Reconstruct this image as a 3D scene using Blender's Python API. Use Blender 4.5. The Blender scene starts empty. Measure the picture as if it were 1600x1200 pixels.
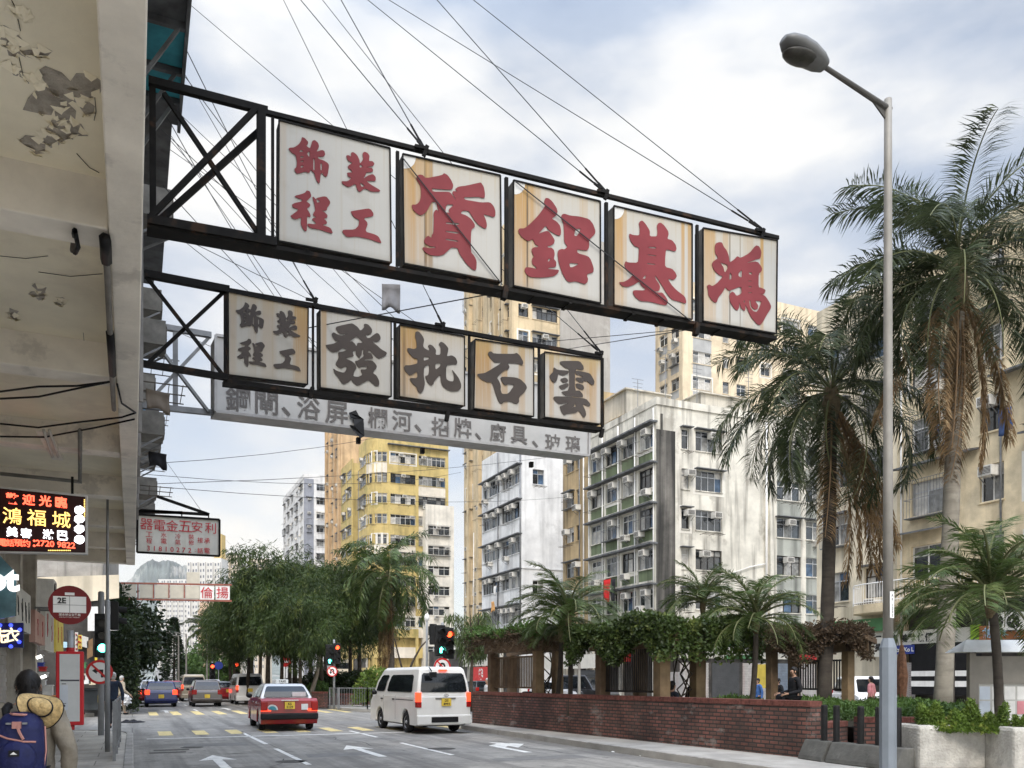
import bpy, bmesh, math, random
from mathutils import Vector, Matrix
from mathutils.geometry import tessellate_polygon

# ------------------------------------------------------------------ camera, sky, sun, exposure
S = bpy.context.scene
C = S.collection
R = math.radians
F, CX, HY, CH = 1326.0, 800.0, 1062.0, 1.6        # focal length, centre column and horizon row of the photo (px), eye height (m)
TH = R(24.1)                                       # camera heading, clockwise from the street axis (+Y)
SN, CS = math.sin(TH), math.cos(TH)
VPX = CX - F * math.tan(TH)

cam = bpy.data.cameras.new('camera')
cam.sensor_width = 36.0
cam.lens = 36.0 * F / 1600
cam.shift_y = (HY - 600) / 1600
cam.clip_start, cam.clip_end = 0.05, 20000
co = bpy.data.objects.new('camera', cam)
co.location = (0, 0, CH)
co.rotation_euler = (R(90), 0, -TH)
C.objects.link(co)
S.camera = co
S.render.engine = 'CYCLES'
S.cycles.use_denoising = True
S.cycles.max_bounces = 8
S.cycles.diffuse_bounces = 6
S.cycles.transparent_max_bounces = 6
S.view_settings.view_transform = 'Standard'
S.view_settings.look = 'None'
S.view_settings.gamma = 1
S.view_settings.exposure = 0.72

SUN_EL, SUN_AZ = R(50), R(205)                     # azimuth clockwise from +Y: behind and to the left
w = bpy.data.worlds.new('World')
S.world = w
w.use_nodes = True
nt = w.node_tree
N, L = nt.nodes, nt.links
N.clear()
out = N.new('ShaderNodeOutputWorld')
bg = N.new('ShaderNodeBackground')
bg.inputs['Strength'].default_value = 0.1
sky = N.new('ShaderNodeTexSky')
sky.sky_type = 'NISHITA'
sky.sun_disc = False
sky.sun_elevation, sky.sun_rotation = SUN_EL, SUN_AZ
sky.air_density, sky.dust_density, sky.ozone_density = 1.0, 1.6, 1.0
tc = N.new('ShaderNodeTexCoord')
mp = N.new('ShaderNodeMapping')
mp.inputs['Scale'].default_value = (1.0, 1.0, 2.6)
mp.inputs['Location'].default_value = (0.35, 1.7, 0.4)
n1 = N.new('ShaderNodeTexNoise')
n1.inputs['Scale'].default_value = 2.5
n1.inputs['Detail'].default_value = 6
n1.inputs['Roughness'].default_value = 0.52
n2 = N.new('ShaderNodeTexNoise')
n2.inputs['Scale'].default_value = 4.2
n2.inputs['Detail'].default_value = 4
cr = N.new('ShaderNodeValToRGB')                    # how much cloud
cr.color_ramp.elements[0].position, cr.color_ramp.elements[0].color = 0.42, (.55, .55, .55, 1)
cr.color_ramp.elements[1].position, cr.color_ramp.elements[1].color = 0.62, (1, 1, 1, 1)
cl = N.new('ShaderNodeValToRGB')                    # cloud brightness: grey bases to white tops
cl.color_ramp.elements[0].position, cl.color_ramp.elements[0].color = 0.47, (.49, .61, .81, 1)
cl.color_ramp.elements[1].position, cl.color_ramp.elements[1].color = 0.63, (.95, .97, 1.0, 1)
sep = N.new('ShaderNodeSeparateXYZ')
hz = N.new('ShaderNodeMapRange')                    # warm bright haze low in the sky
hz.inputs['From Min'].default_value, hz.inputs['From Max'].default_value = 0.10, 0.80
hz.inputs['To Min'].default_value, hz.inputs['To Max'].default_value = 1.0, 0.0
mul = N.new('ShaderNodeVectorMath'); mul.operation = 'SCALE'; mul.inputs['Scale'].default_value = 6.2
mixh = N.new('ShaderNodeMix'); mixh.data_type = 'RGBA'
mixh.inputs['B'].default_value = (6.5, 6.25, 5.75, 1)
mixc = N.new('ShaderNodeMix'); mixc.data_type = 'RGBA'
L.new(tc.outputs['Generated'], mp.inputs['Vector'])
L.new(mp.outputs['Vector'], n1.inputs['Vector']); L.new(mp.outputs['Vector'], n2.inputs['Vector'])
addn = N.new('ShaderNodeMath'); addn.operation = 'MULTIPLY_ADD'; addn.inputs[1].default_value = 0.35
L.new(n2.outputs['Fac'], addn.inputs[0]); L.new(n1.outputs['Fac'], addn.inputs[2])
sub = N.new('ShaderNodeMath'); sub.operation = 'SUBTRACT'; sub.inputs[1].default_value = 0.175
L.new(addn.outputs[0], sub.inputs[0])
L.new(n1.outputs['Fac'], cr.inputs['Fac']); L.new(sub.outputs[0], cl.inputs['Fac'])
L.new(cl.outputs['Color'], mul.inputs[0])
L.new(tc.outputs['Generated'], sep.inputs[0]); L.new(sep.outputs['Z'], hz.inputs['Value'])
hm = N.new('ShaderNodeMath'); hm.operation = 'MULTIPLY'; hm.inputs[1].default_value = 0.9
L.new(hz.outputs['Result'], hm.inputs[0])
L.new(hm.outputs[0], mixh.inputs['Factor']); L.new(mul.outputs[0], mixh.inputs['A'])
L.new(cr.outputs['Color'], mixc.inputs['Factor']); L.new(sky.outputs[0], mixc.inputs['A']); L.new(mixh.outputs['Result'], mixc.inputs['B'])
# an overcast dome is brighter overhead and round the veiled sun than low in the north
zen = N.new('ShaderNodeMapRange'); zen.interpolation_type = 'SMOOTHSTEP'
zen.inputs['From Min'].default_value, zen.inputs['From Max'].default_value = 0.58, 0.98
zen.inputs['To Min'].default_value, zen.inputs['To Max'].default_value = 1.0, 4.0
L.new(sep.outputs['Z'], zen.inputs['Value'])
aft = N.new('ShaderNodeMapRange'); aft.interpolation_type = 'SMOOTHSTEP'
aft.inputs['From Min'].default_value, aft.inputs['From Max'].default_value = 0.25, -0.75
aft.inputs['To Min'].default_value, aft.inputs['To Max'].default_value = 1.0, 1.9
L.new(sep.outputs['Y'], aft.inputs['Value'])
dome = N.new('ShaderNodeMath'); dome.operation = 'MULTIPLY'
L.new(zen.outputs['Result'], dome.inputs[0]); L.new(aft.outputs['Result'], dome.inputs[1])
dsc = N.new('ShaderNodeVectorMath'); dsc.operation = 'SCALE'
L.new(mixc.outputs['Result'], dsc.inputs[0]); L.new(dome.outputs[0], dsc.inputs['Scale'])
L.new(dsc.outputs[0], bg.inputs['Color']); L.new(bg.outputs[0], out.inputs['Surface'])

sl = bpy.data.lights.new('sun', 'SUN')
sl.energy, sl.angle, sl.color = 1.15, R(14), (1, .91, .78)
so = bpy.data.objects.new('sun', sl)
so.rotation_euler = (R(90) - SUN_EL, 0, -SUN_AZ + math.pi)
_d = Vector((math.sin(SUN_AZ) * math.cos(SUN_EL), math.cos(SUN_AZ) * math.cos(SUN_EL), math.sin(SUN_EL)))
so.rotation_euler = _d.to_track_quat('Z', 'Y').to_euler()
so.location = _d * 60
C.objects.link(so)

# ------------------------------------------------------------------ measuring: photo pixel -> place in the street
Z3 = Vector((0, 0, 1)); X3 = Vector((1, 0, 0)); Y3 = Vector((0, 1, 0))
def W(px, py, d):
    r = (px - CX) / F * d
    return Vector((d * SN + r * CS, d * CS - r * SN, (HY - py) / F * d + CH))
def G(px, py, z=0.0): return W(px, py, F * (CH - z) / (py - HY))
def dX(px, X): return F * X / (CS * (px - VPX))             # depth at which column px meets the plane x = X
def WX(px, py, X): return W(px, py, dX(px, X))
def WY(px, py, Y):
    t = (px - CX) / F
    return W(px, py, Y / (CS - t * SN))
EYE = Vector((0, 0, CH))
def RP(px, py, o, n):                                       # ray through the pixel meets the plane (o, n)
    d = W(px, py, 1.0) - EYE
    return EYE + d * ((o - EYE).dot(n) / d.dot(n))

# ------------------------------------------------------------------ mesh and object helpers
BASE = {}
class MB:
    def __init__(s): s.v = []; s.f = []; s.m = []
    def add(s, vs, fs, mi=0):
        k = len(s.v); s.v += [Vector(v) for v in vs]
        s.f += [[i + k for i in f] for f in fs]; s.m += [mi] * len(fs)
    def ob(s, o, u, v, w, mi=0):                            # box from a corner and three edges
        o, u, v, w = Vector(o), Vector(u), Vector(v), Vector(w)
        if u.cross(v).dot(w) < 0: u, v = v, u
        s.add([o, o+u, o+u+v, o+v, o+w, o+u+w, o+u+v+w, o+v+w],
              [(3,2,1,0), (4,5,6,7), (0,1,5,4), (1,2,6,5), (2,3,7,6), (3,0,4,7)], mi)
    def bb(s, x0, y0, z0, x1, y1, z1, mi=0):
        s.ob((min(x0,x1), min(y0,y1), min(z0,z1)), (abs(x1-x0),0,0), (0,abs(y1-y0),0), (0,0,abs(z1-z0)), mi)
    def bar(s, a, b, w, h=None, mi=0, up=None):             # rectangular bar between two points
        a, b = Vector(a), Vector(b); h = h or w; t = (b-a)
        up = up or (Z3 if abs(t.normalized().z) < .95 else Y3)
        x = t.cross(up).normalized(); y = x.cross(t).normalized()
        s.ob(a - x*w/2 - y*h/2, t, x*w, y*h, mi)
    def tube(s, pts, r, n=6, mi=0, cap=True):
        pts = [Vector(p) for p in pts]; rs = r if isinstance(r, (list, tuple)) else [r]*len(pts)
        k = len(s.v); ref = None
        for i, p in enumerate(pts):
            t = (pts[min(i+1, len(pts)-1)] - pts[max(i-1, 0)]).normalized()
            if ref is None: ref = t.orthogonal().normalized()
            x = (ref - t * ref.dot(t)).normalized(); y = t.cross(x); ref = x
            for j in range(n):
                a = 2*math.pi*j/n; s.v.append(p + (x*math.cos(a) + y*math.sin(a))*rs[i])
        for i in range(len(pts)-1):
            for j in range(n):
                a = k+i*n+j; b = k+i*n+(j+1) % n
                s.f.append([a, b, b+n, a+n]); s.m.append(mi)
        if cap:
            s.f.append([k+j for j in range(n)][::-1]); s.m.append(mi)
            e = k+(len(pts)-1)*n; s.f.append([e+j for j in range(n)]); s.m.append(mi)
    def lathe(s, prof, c=(0,0,0), n=12, mi=0, axis=None):
        c = Vector(c); M = Matrix.Identity(3) if axis is None else Vector(axis).to_track_quat('Z', 'Y').to_matrix()
        k = len(s.v)
        for r, z in prof:
            for j in range(n):
                a = 2*math.pi*j/n; s.v.append(c + M @ Vector((r*math.cos(a), r*math.sin(a), z)))
        for i in range(len(prof)-1):
            for j in range(n):
                a = k+i*n+j; b = k+i*n+(j+1) % n
                s.f.append([a, b, b+n, a+n]); s.m.append(mi)
        s.f.append([k+j for j in range(n)][::-1]); s.m.append(mi)
        e = k+(len(prof)-1)*n; s.f.append([e+j for j in range(n)]); s.m.append(mi)
    def poly(s, loops, ext=None, mi=0):                     # flat polygon with holes, optionally given thickness
        loops = [[Vector(p) for p in l] for l in loops]; fl = [p for l in loops for p in l]
        tr = tessellate_polygon(loops); k = len(s.v); s.v += fl
        s.f += [[k+i for i in t] for t in tr]; s.m += [mi]*len(tr)
        if ext is not None:
            ext = Vector(ext); k2 = len(s.v); s.v += [p+ext for p in fl]
            s.f += [[k2+i for i in t][::-1] for t in tr]; s.m += [mi]*len(tr)
            q = 0
            for l in loops:
                for i in range(len(l)):
                    a, b = q+i, q+(i+1) % len(l)
                    s.f.append([k+a, k+b, k2+b, k2+a]); s.m.append(mi)
                q += len(l)
    def blob(s, c, rx, ry, rz, nu=10, nv=6, mi=0, wob=0, rng=random):
        k = len(s.v); c = Vector(c)
        for i in range(nv+1):
            t = math.pi*i/nv
            for j in range(nu):
                a = 2*math.pi*j/nu; q = 1 + (rng.random()-.5)*wob
                s.v.append(c + Vector((rx*math.sin(t)*math.cos(a)*q, ry*math.sin(t)*math.sin(a)*q, rz*math.cos(t)*q)))
        for i in range(nv):
            for j in range(nu):
                a = k+i*nu+j; b = k+i*nu+(j+1) % nu
                s.f.append([a, a+nu, b+nu, b]); s.m.append(mi)
    def mesh(s, name, mats, off=None, smooth=False, fix=True):
        me = bpy.data.meshes.new(name); o = off or Vector((0,0,0))
        me.from_pydata([v - o for v in s.v], [], s.f)
        for m in (mats if isinstance(mats, (list, tuple)) else [mats]): me.materials.append(m)
        if len(me.polygons) == len(s.m): me.polygons.foreach_set('material_index', s.m)
        if fix:
            b = bmesh.new(); b.from_mesh(me); bmesh.ops.recalc_face_normals(b, faces=b.faces); b.to_mesh(me); b.free()
        if smooth: me.polygons.foreach_set('use_smooth', [True]*len(me.polygons))
        return me
    def build(s, name, mats, parent=None, smooth=False, bevel=0, fix=True, off=None):
        if off is None: off = BASE.get(parent.name) if parent else None
        me = s.mesh(name, mats, off, smooth, fix)
        return put(name, me, parent, bevel, off if parent is None else None)
def put(name, me, parent=None, bevel=0, loc=None):
    o = bpy.data.objects.new(name, me); C.objects.link(o)
    if parent: o.parent = parent; BASE[o.name] = BASE.get(parent.name, Vector((0,0,0)))
    elif loc is not None: o.location = loc; BASE[o.name] = Vector(loc)
    if bevel:
        b = o.modifiers.new('bevel', 'BEVEL'); b.width = bevel; b.segments = 2; b.limit_method = 'ANGLE'; b.angle_limit = R(40)
    return o
def tag(o, label=None, cat=None, group=None, kind=None):
    if label: o['label'] = label
    if cat: o['category'] = cat
    if group: o['group'] = group
    if kind: o['kind'] = kind
    return o
def thing(name, label, cat, loc=(0,0,0), rz=0, group=None, local=False):
    o = bpy.data.objects.new(name, None); o.empty_display_size = .2; C.objects.link(o)
    o.location = loc; o.rotation_euler = (0, 0, rz)
    BASE[o.name] = Vector((0,0,0)) if local else Vector(loc)
    return tag(o, label, cat, group)
def struct(o): o['kind'] = 'structure'; return o
KIDS = {}
def dup(root, loc, rz, label=None, scale=1.0):
    r = root.copy(); C.objects.link(r); r.location = loc; r.rotation_euler = (0, 0, rz); r.scale = (scale,)*3
    if label: r['label'] = label
    for ch in root.children:
        c = ch.copy(); C.objects.link(c); c.parent = r
        for g in ch.children:
            d = g.copy(); C.objects.link(d); d.parent = c
    return r

# ------------------------------------------------------------------ materials
def hexc(h):
    h = h.lstrip('#'); v = [int(h[i:i+2], 16)/255 for i in (0, 2, 4)]
    return tuple(x/12.92 if x <= .04045 else ((x+.055)/1.055)**2.4 for x in v)
MATS = {}
def mat(name, col, rough=.7, metal=0, var=.12, scale=2.5, bump=0, bscale=None, streak=0, scol=(.05,.045,.035), sscale=(5,5,.25),
        spot=0, pcol=(.3,.28,.25), pscale=.6, emit=0, coat=0, spec=.3, alpha=None, lo=.5):
    if name in MATS: return MATS[name]
    if isinstance(col, str): col = hexc(col)
    m = bpy.data.materials.new(name); m.use_nodes = True
    nt = m.node_tree; N, L = nt.nodes, nt.links
    p = N['Principled BSDF']
    p.inputs['Roughness'].default_value = rough; p.inputs['Metallic'].default_value = metal
    p.inputs['Specular IOR Level'].default_value = spec; p.inputs['Coat Weight'].default_value = coat
    t = N.new('ShaderNodeTexCoord'); no = N.new('ShaderNodeTexNoise'); no.inputs['Scale'].default_value = scale; no.inputs['Detail'].default_value = 6
    no.inputs['Roughness'].default_value = .62
    L.new(t.outputs['Object'], no.inputs['Vector'])
    mx = N.new('ShaderNodeMix'); mx.data_type = 'RGBA'
    mx.inputs['A'].default_value = (*[c*(1-var*1.6) for c in col], 1); mx.inputs['B'].default_value = (*[min(1, c*(1+var*1.4)) for c in col], 1)
    mr = N.new('ShaderNodeMapRange'); mr.inputs['From Min'].default_value = .3; mr.inputs['From Max'].default_value = .7
    L.new(no.outputs['Fac'], mr.inputs['Value']); L.new(mr.outputs[0], mx.inputs['Factor'])
    cur = mx.outputs['Result']
    def over(cur, fac, c):
        k = N.new('ShaderNodeMix'); k.data_type = 'RGBA'; k.inputs['B'].default_value = (*c, 1)
        L.new(fac, k.inputs['Factor']); L.new(cur, k.inputs['A']); return k.outputs['Result']
    def ramp(src, a, b, top):
        k = N.new('ShaderNodeMapRange'); k.inputs['From Min'].default_value = a; k.inputs['From Max'].default_value = b; k.inputs['To Max'].default_value = top
        L.new(src, k.inputs['Value']); return k.outputs[0]
    if streak:
        mp = N.new('ShaderNodeMapping'); mp.inputs['Scale'].default_value = sscale; L.new(t.outputs['Object'], mp.inputs['Vector'])
        ns = N.new('ShaderNodeTexNoise'); ns.inputs['Scale'].default_value = 1.0; ns.inputs['Detail'].default_value = 5; L.new(mp.outputs[0], ns.inputs['Vector'])
        cur = over(cur, ramp(ns.outputs['Fac'], lo, lo+.22, streak), scol)
    if spot:
        ns = N.new('ShaderNodeTexNoise'); ns.inputs['Scale'].default_value = pscale; ns.inputs['Detail'].default_value = 8; ns.inputs['Roughness'].default_value = .65
        L.new(t.outputs['Object'], ns.inputs['Vector'])
        cur = over(cur, ramp(ns.outputs['Fac'], .56, .62, spot), pcol)
    L.new(cur, p.inputs['Base Color'])
    if bump:
        bn = N.new('ShaderNodeTexNoise'); bn.inputs['Scale'].default_value = bscale or scale*8; bn.inputs['Detail'].default_value = 5
        L.new(t.outputs['Object'], bn.inputs['Vector'])
        b = N.new('ShaderNodeBump'); b.inputs['Strength'].default_value = bump; b.inputs['Distance'].default_value = .02
        L.new(bn.outputs['Fac'], b.inputs['Height']); L.new(b.outputs[0], p.inputs['Normal'])
    if emit:
        L.new(cur, p.inputs['Emission Color']); p.inputs['Emission Strength'].default_value = emit
    MATS[name] = m
    return m
def brick_mat(name, c1, c2, cm, bw, rh, mortar=.012, flat=False, bump=.4, rough=.85, dirt=.35, wear=0, wcol=(.1,.095,.09), bloom=0):
    if name in MATS: return MATS[name]
    m = bpy.data.materials.new(name); m.use_nodes = True
    nt = m.node_tree; N, L = nt.nodes, nt.links; p = N['Principled BSDF']; p.inputs['Roughness'].default_value = rough
    t = N.new('ShaderNodeTexCoord'); br = N.new('ShaderNodeTexBrick')
    br.inputs['Color1'].default_value = (*c1, 1); br.inputs['Color2'].default_value = (*c2, 1); br.inputs['Mortar'].default_value = (*cm, 1)
    br.inputs['Scale'].default_value = 1; br.inputs['Brick Width'].default_value = bw; br.inputs['Row Height'].default_value = rh
    br.inputs['Mortar Size'].default_value = mortar; br.inputs['Mortar Smooth'].default_value = .3
    if flat: L.new(t.outputs['Object'], br.inputs['Vector'])
    else:
        s = N.new('ShaderNodeSeparateXYZ'); c = N.new('ShaderNodeCombineXYZ'); a = N.new('ShaderNodeMath')
        L.new(t.outputs['Object'], s.inputs[0]); L.new(s.outputs['X'], a.inputs[0]); L.new(s.outputs['Y'], a.inputs[1])
        L.new(a.outputs[0], c.inputs['X']); L.new(s.outputs['Z'], c.inputs['Y']); L.new(c.outputs[0], br.inputs['Vector'])
    no = N.new('ShaderNodeTexNoise'); no.inputs['Scale'].default_value = 1.1; no.inputs['Detail'].default_value = 8; no.inputs['Roughness'].default_value = .7
    L.new(t.outputs['Object'], no.inputs['Vector'])
    mr = N.new('ShaderNodeMapRange'); mr.inputs['From Min'].default_value = .35; mr.inputs['From Max'].default_value = .7
    mr.inputs['To Min'].default_value = 1-dirt; mr.inputs['To Max'].default_value = 1+dirt*.6
    L.new(no.outputs['Fac'], mr.inputs['Value'])
    mx = N.new('ShaderNodeVectorMath'); mx.operation = 'SCALE'; L.new(br.outputs['Color'], mx.inputs[0]); L.new(mr.outputs[0], mx.inputs['Scale'])
    cur = mx.outputs[0]
    def lay(cur, scl, lo, hi, top, c, det=6):              # a worn or stained layer with its own shape
        mp = N.new('ShaderNodeMapping'); mp.inputs['Scale'].default_value = scl; L.new(t.outputs['Object'], mp.inputs['Vector'])
        q = N.new('ShaderNodeTexNoise'); q.inputs['Scale'].default_value = 1; q.inputs['Detail'].default_value = det; q.inputs['Roughness'].default_value = .65; L.new(mp.outputs[0], q.inputs['Vector'])
        r = N.new('ShaderNodeMapRange'); r.inputs['From Min'].default_value = lo; r.inputs['From Max'].default_value = hi; r.inputs['To Max'].default_value = top; L.new(q.outputs['Fac'], r.inputs['Value'])
        k = N.new('ShaderNodeMix'); k.data_type = 'RGBA'; k.inputs['B'].default_value = (*c, 1); L.new(r.outputs[0], k.inputs['Factor']); L.new(cur, k.inputs['A']); return k.outputs['Result']
    if wear:
        cur = lay(cur, (1.3,.05,1), .46, .66, wear, wcol)
        cur = lay(cur, (.5,.35,1), .56, .60, wear*.55, wcol)
        cur = lay(cur, (2.2,1.6,1), .63, .68, wear*.9, tuple(v*.5 for v in wcol), 9)
        cur = lay(cur, (9,9,9), .5, .8, wear*.6, tuple(v*.7 for v in wcol), 3)
    if bloom: cur = lay(cur, (1.1,1.1,2.2), .57, .66, bloom, (.30,.28,.25), 9); cur = lay(cur, (.9,.9,1.4), .55, .7, .6, (.05,.038,.03), 6)
    L.new(cur, p.inputs['Base Color'])
    b = N.new('ShaderNodeBump'); b.inputs['Strength'].default_value = bump; b.inputs['Distance'].default_value = .01; b.invert = True
    L.new(br.outputs['Fac'], b.inputs['Height']); L.new(b.outputs[0], p.inputs['Normal'])
    MATS[name] = m
    return m
def glow(name, col, strength):
    if name in MATS: return MATS[name]
    if isinstance(col, str): col = hexc(col)
    m = bpy.data.materials.new(name); m.use_nodes = True; p = m.node_tree.nodes['Principled BSDF']
    p.inputs['Base Color'].default_value = (*[c*.4 for c in col], 1); p.inputs['Emission Color'].default_value = (*col, 1); p.inputs['Emission Strength'].default_value = strength
    MATS[name] = m
    return m
STEEL = mat('dark painted steel', (.010,.009,.008), .65, spec=.12, var=.3, scale=6, spot=.5, pcol=(.06,.03,.015), pscale=3)
GREYSTEEL = mat('galvanised steel', (.22,.225,.23), .5, .6, var=.15, scale=4)
POLEGREY = mat('pole paint grey', (.30,.31,.32), .55, .2, var=.08, scale=3, streak=.25, scol=(.16,.15,.14), sscale=(8,8,.6))
BLACK = mat('black plastic', (.010,.010,.011), .5, var=.2, spec=.2)
DARK = mat('dark interior', (.015,.014,.013), .9, var=.3)
WHITE = mat('white paint', (.78,.77,.74), .6, var=.06, streak=.18, scol=(.4,.37,.32))
RUBBER = mat('tyre rubber', (.015,.015,.016), .85, var=.2)
CHROME = mat('chrome trim', (.6,.6,.62), .15, 1, var=.03)
GLASS = mat('dark window glass', (.02,.025,.03), .06, var=.6, scale=.8, spec=.8)
CARGLASS = mat('car window glass', (.010,.012,.014), .05, var=.5, scale=1.4, spec=.5)
WIREM = mat('wire', (.03,.03,.032), .6, var=.1)

# ------------------------------------------------------------------ lettering
TXT = {}
def glyphs(body, bold=0.0):
    k = (body, bold)
    if k not in TXT:
        cu = bpy.data.curves.new('t', 'FONT'); cu.body = body; cu.size = 1; cu.offset = bold; cu.resolution_u = 3
        o = bpy.data.objects.new('t', cu); me = bpy.data.meshes.new_from_object(o)
        vs = [v.co.copy() for v in me.vertices]; fs = [list(p.vertices) for p in me.polygons]
        bpy.data.objects.remove(o); bpy.data.curves.remove(cu); bpy.data.meshes.remove(me)
        x0 = min(v.x for v in vs); x1 = max(v.x for v in vs); y0 = min(v.y for v in vs); y1 = max(v.y for v in vs)
        TXT[k] = ([((v.x-(x0+x1)/2), (v.y-(y0+y1)/2)) for v in vs], fs, x1-x0, y1-y0)
    return TXT[k]
def write(mb, body, c, ux, uy, h=None, w=None, bold=0.0, mi=0, lift=.006):   # lettering centred at c, its ink h tall and/or w wide
    vs, fs, tw, th = glyphs(body, bold); c, ux, uy = Vector(c), Vector(ux).normalized(), Vector(uy).normalized()
    sy = h/th if h else w/tw; sx = w/tw if w else sy
    n = ux.cross(uy).normalized()*lift
    mb.add([c + ux*x*sx + uy*y*sy + n for x, y in vs], fs, mi)

# ------------------------------------------------------------------ ground, roads, pavements
ASPH = brick_mat('weathered road concrete', (.255,.242,.217), (.292,.277,.248), (.115,.108,.095), 6.2, 3.08, .022, True, .15, .85, .32, 1.0, (.115,.108,.098))
PAVE = brick_mat('pavement slabs', (.41,.38,.33), (.47,.435,.375), (.19,.175,.15), 1.2, .9, .012, True, .3, .88, .3, .3, (.16,.15,.14))
KERBM = mat('kerb concrete', (.30,.285,.26), .9, var=.2, scale=3, bump=.3, spot=.4, pcol=(.13,.12,.1), pscale=2)
mb = MB(); mb.add([(-800,-100,-.03), (1400,-100,-.03), (1400,2800,-.03), (-800,2800,-.03)], [(0,1,2,3)])
struct(mb.build('ground', mat('bare ground', (.16,.15,.13), .95, var=.2, scale=.05)))
mb = MB(); mb.add([(-1.5,-20,0), (10.2,-20,0), (10.2,400,0), (-1.5,400,0)], [(0,1,2,3)])
road = struct(mb.build('road', ASPH))
mb = MB(); mb.add([(-40,28.3,-.004), (60,28.3,-.004), (60,40.6,-.004), (-40,40.6,-.004)], [(0,1,2,3)])
mb.add([(23.2,-20,-.008), (31,-20,-.008), (31,300,-.008), (23.2,300,-.008)], [(0,1,2,3)])
struct(mb.build('side_road', ASPH))

def slab(name, loop, z, m, kerb=0.0, h=None):              # pavement sheet with a kerb round it
    mb = MB(); pts = [Vector((x, y, z)) for x, y in loop]
    mb.poly([pts], (0, 0, -(h or z+.05)), 0)
    o = struct(mb.build(name, [m]))
    return o
def arc(cx, cy, r, a0, a1, n=8): return [(cx+r*math.cos(R(a0+(a1-a0)*i/n)), cy+r*math.sin(R(a0+(a1-a0)*i/n))) for i in range(n+1)]
KZ = .13
def kerb(loop, w=.16, hz=.15, parent=None):
    mb = MB(); n = len(loop)
    for i in range(n-1):
        a, b = Vector((*loop[i], 0)), Vector((*loop[i+1], 0)); t = b-a; l = t.length; k = max(1, int(l/.95)); nn = Vector((t.y, -t.x, 0)).normalized()
        for j in range(k):
            p = a + t*(j/k); q = t/k
            mb.ob(p + q*.006 - nn*.003, q*.988, -nn*w, (0,0,hz), 0)
    return struct(mb.build('kerb', KERBM, parent, bevel=.015))
lp = [(-40,-10), (.02,-10), (.02,25.4)] + arc(-2.6, 25.4, 2.62, 0, 90)[1:] + [(-40,28.02)]
slab('pavement', lp, KZ, PAVE); kerb(lp[1:])
lp2 = [(-40,40.9), (-3.2,40.9)] + arc(-3.2, 43.9, 3.1, -90, 0)[1:] + [(-.1,300), (-40,300)]
slab('pavement', lp2, KZ, PAVE); kerb(lp2[:-1])
PAVE2 = mat('pale concrete pavement', (.33,.315,.285), .9, var=.14, scale=1.2, bump=.25, spot=.35, pcol=(.2,.185,.165), pscale=.9)
lp3 = [(23,-10), (23,28.1), (12.6,28.1)] + arc(12.6, 25.2, 2.9, 90, 180)[1:] + [(9.62,-10)]
slab('pavement', lp3, KZ, PAVE2); kerb(lp3[1:])
lp4 = [(23,200), (9.9,200), (9.9,44)] + arc(12.9, 44, 3.0, 180, 270)[1:] + [(23,41)]
slab('pavement', lp4, KZ, PAVE2); kerb(lp4[1:])
slab('pavement', [(31,-20), (80,-20), (80,28.2), (31,28.2)], KZ, PAVE2)
slab('pavement', [(31,41), (80,41), (80,260), (31,260)], KZ, PAVE2)

# painted markings belong to the road
PW = mat('worn white road paint', (.64,.63,.59), .8, var=.15, scale=5, spot=.7, pcol=(.3,.29,.27), pscale=6)
PY = mat('worn yellow road paint', (.58,.47,.22), .8, var=.2, scale=5, spot=.8, pcol=(.3,.27,.2), pscale=6)
def flat(name, pts, m, z=.004, parent=None):
    mb = MB(); mb.poly([[Vector((p[0], p[1], z)) for p in pts]])
    return mb.build(name, m, parent or road)
def strip(name, x0, y0, x1, y1, m): return flat(name, [(x0,y0), (x1,y0), (x1,y1), (x0,y1)], m)
for a, b in (((379,1145),(411,1163)), ((427,1170),(483,1195)), ((547,1142),(592,1152)), ((622,1161),(704,1180))):
    pa, pb = G(*a), G(*b); xm = 3.03 if a[0] < 500 else 6.2
    strip('lane_line', xm-.055, pb.y, xm+.055, pa.y, PW)
for k in range(9):
    for xm in (3.03, 6.2): strip('lane_line', xm-.055, 46+k*9, xm+.055, 49+k*9, PW)
    if k < 5: strip('lane_line', 3.03-.055, 9.5-k*6, 3.03+.055, 11.5-k*6, PW); strip('lane_line', 6.2-.055, 8-k*6, 6.2+.055, 10.5-k*6, PW)
yl = G(300,1153).y
strip('stop_line', .35, yl-.10, 9.3, yl+.10, PW)
for row, (y0, y1) in enumerate(((G(297,1148.5).y, G(297,1142).y), (G(297,1117).y, G(297,1111.5).y))):
    for k in range(10):
        x = .7 + k*.98
        strip('crossing_mark', x, y0, x+.38, y1, PY)
def arrow(x, y, turn=0):
    if not turn:
        flat('lane_arrow', [(x-.09,y), (x+.09,y), (x+.09,y+2.2), (x+.36,y+2.05), (x,y+3.3), (x-.36,y+2.05), (x-.09,y+2.2)], PW)
    else:
        flat('lane_arrow', [(x-.09,y), (x+.09,y), (x+.09,y+1.5), (x+.34,y+1.9), (x+.34,y+1.3), (x+.95,y+2.3), (x+.34,y+3.2), (x+.34,y+2.6), (x-.09,y+2.1)], PW)
pa = G(334,1180); arrow(1.55, pa.y-3.3)
pa = G(537,1165); arrow(4.75, pa.y-3.3)
pa = G(770,1160); arrow(7.95, pa.y-3.1, 1)
for k, (x, y) in enumerate(((1.55,44.5), (4.7,47), (7.9,46))): arrow(x, y)
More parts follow.
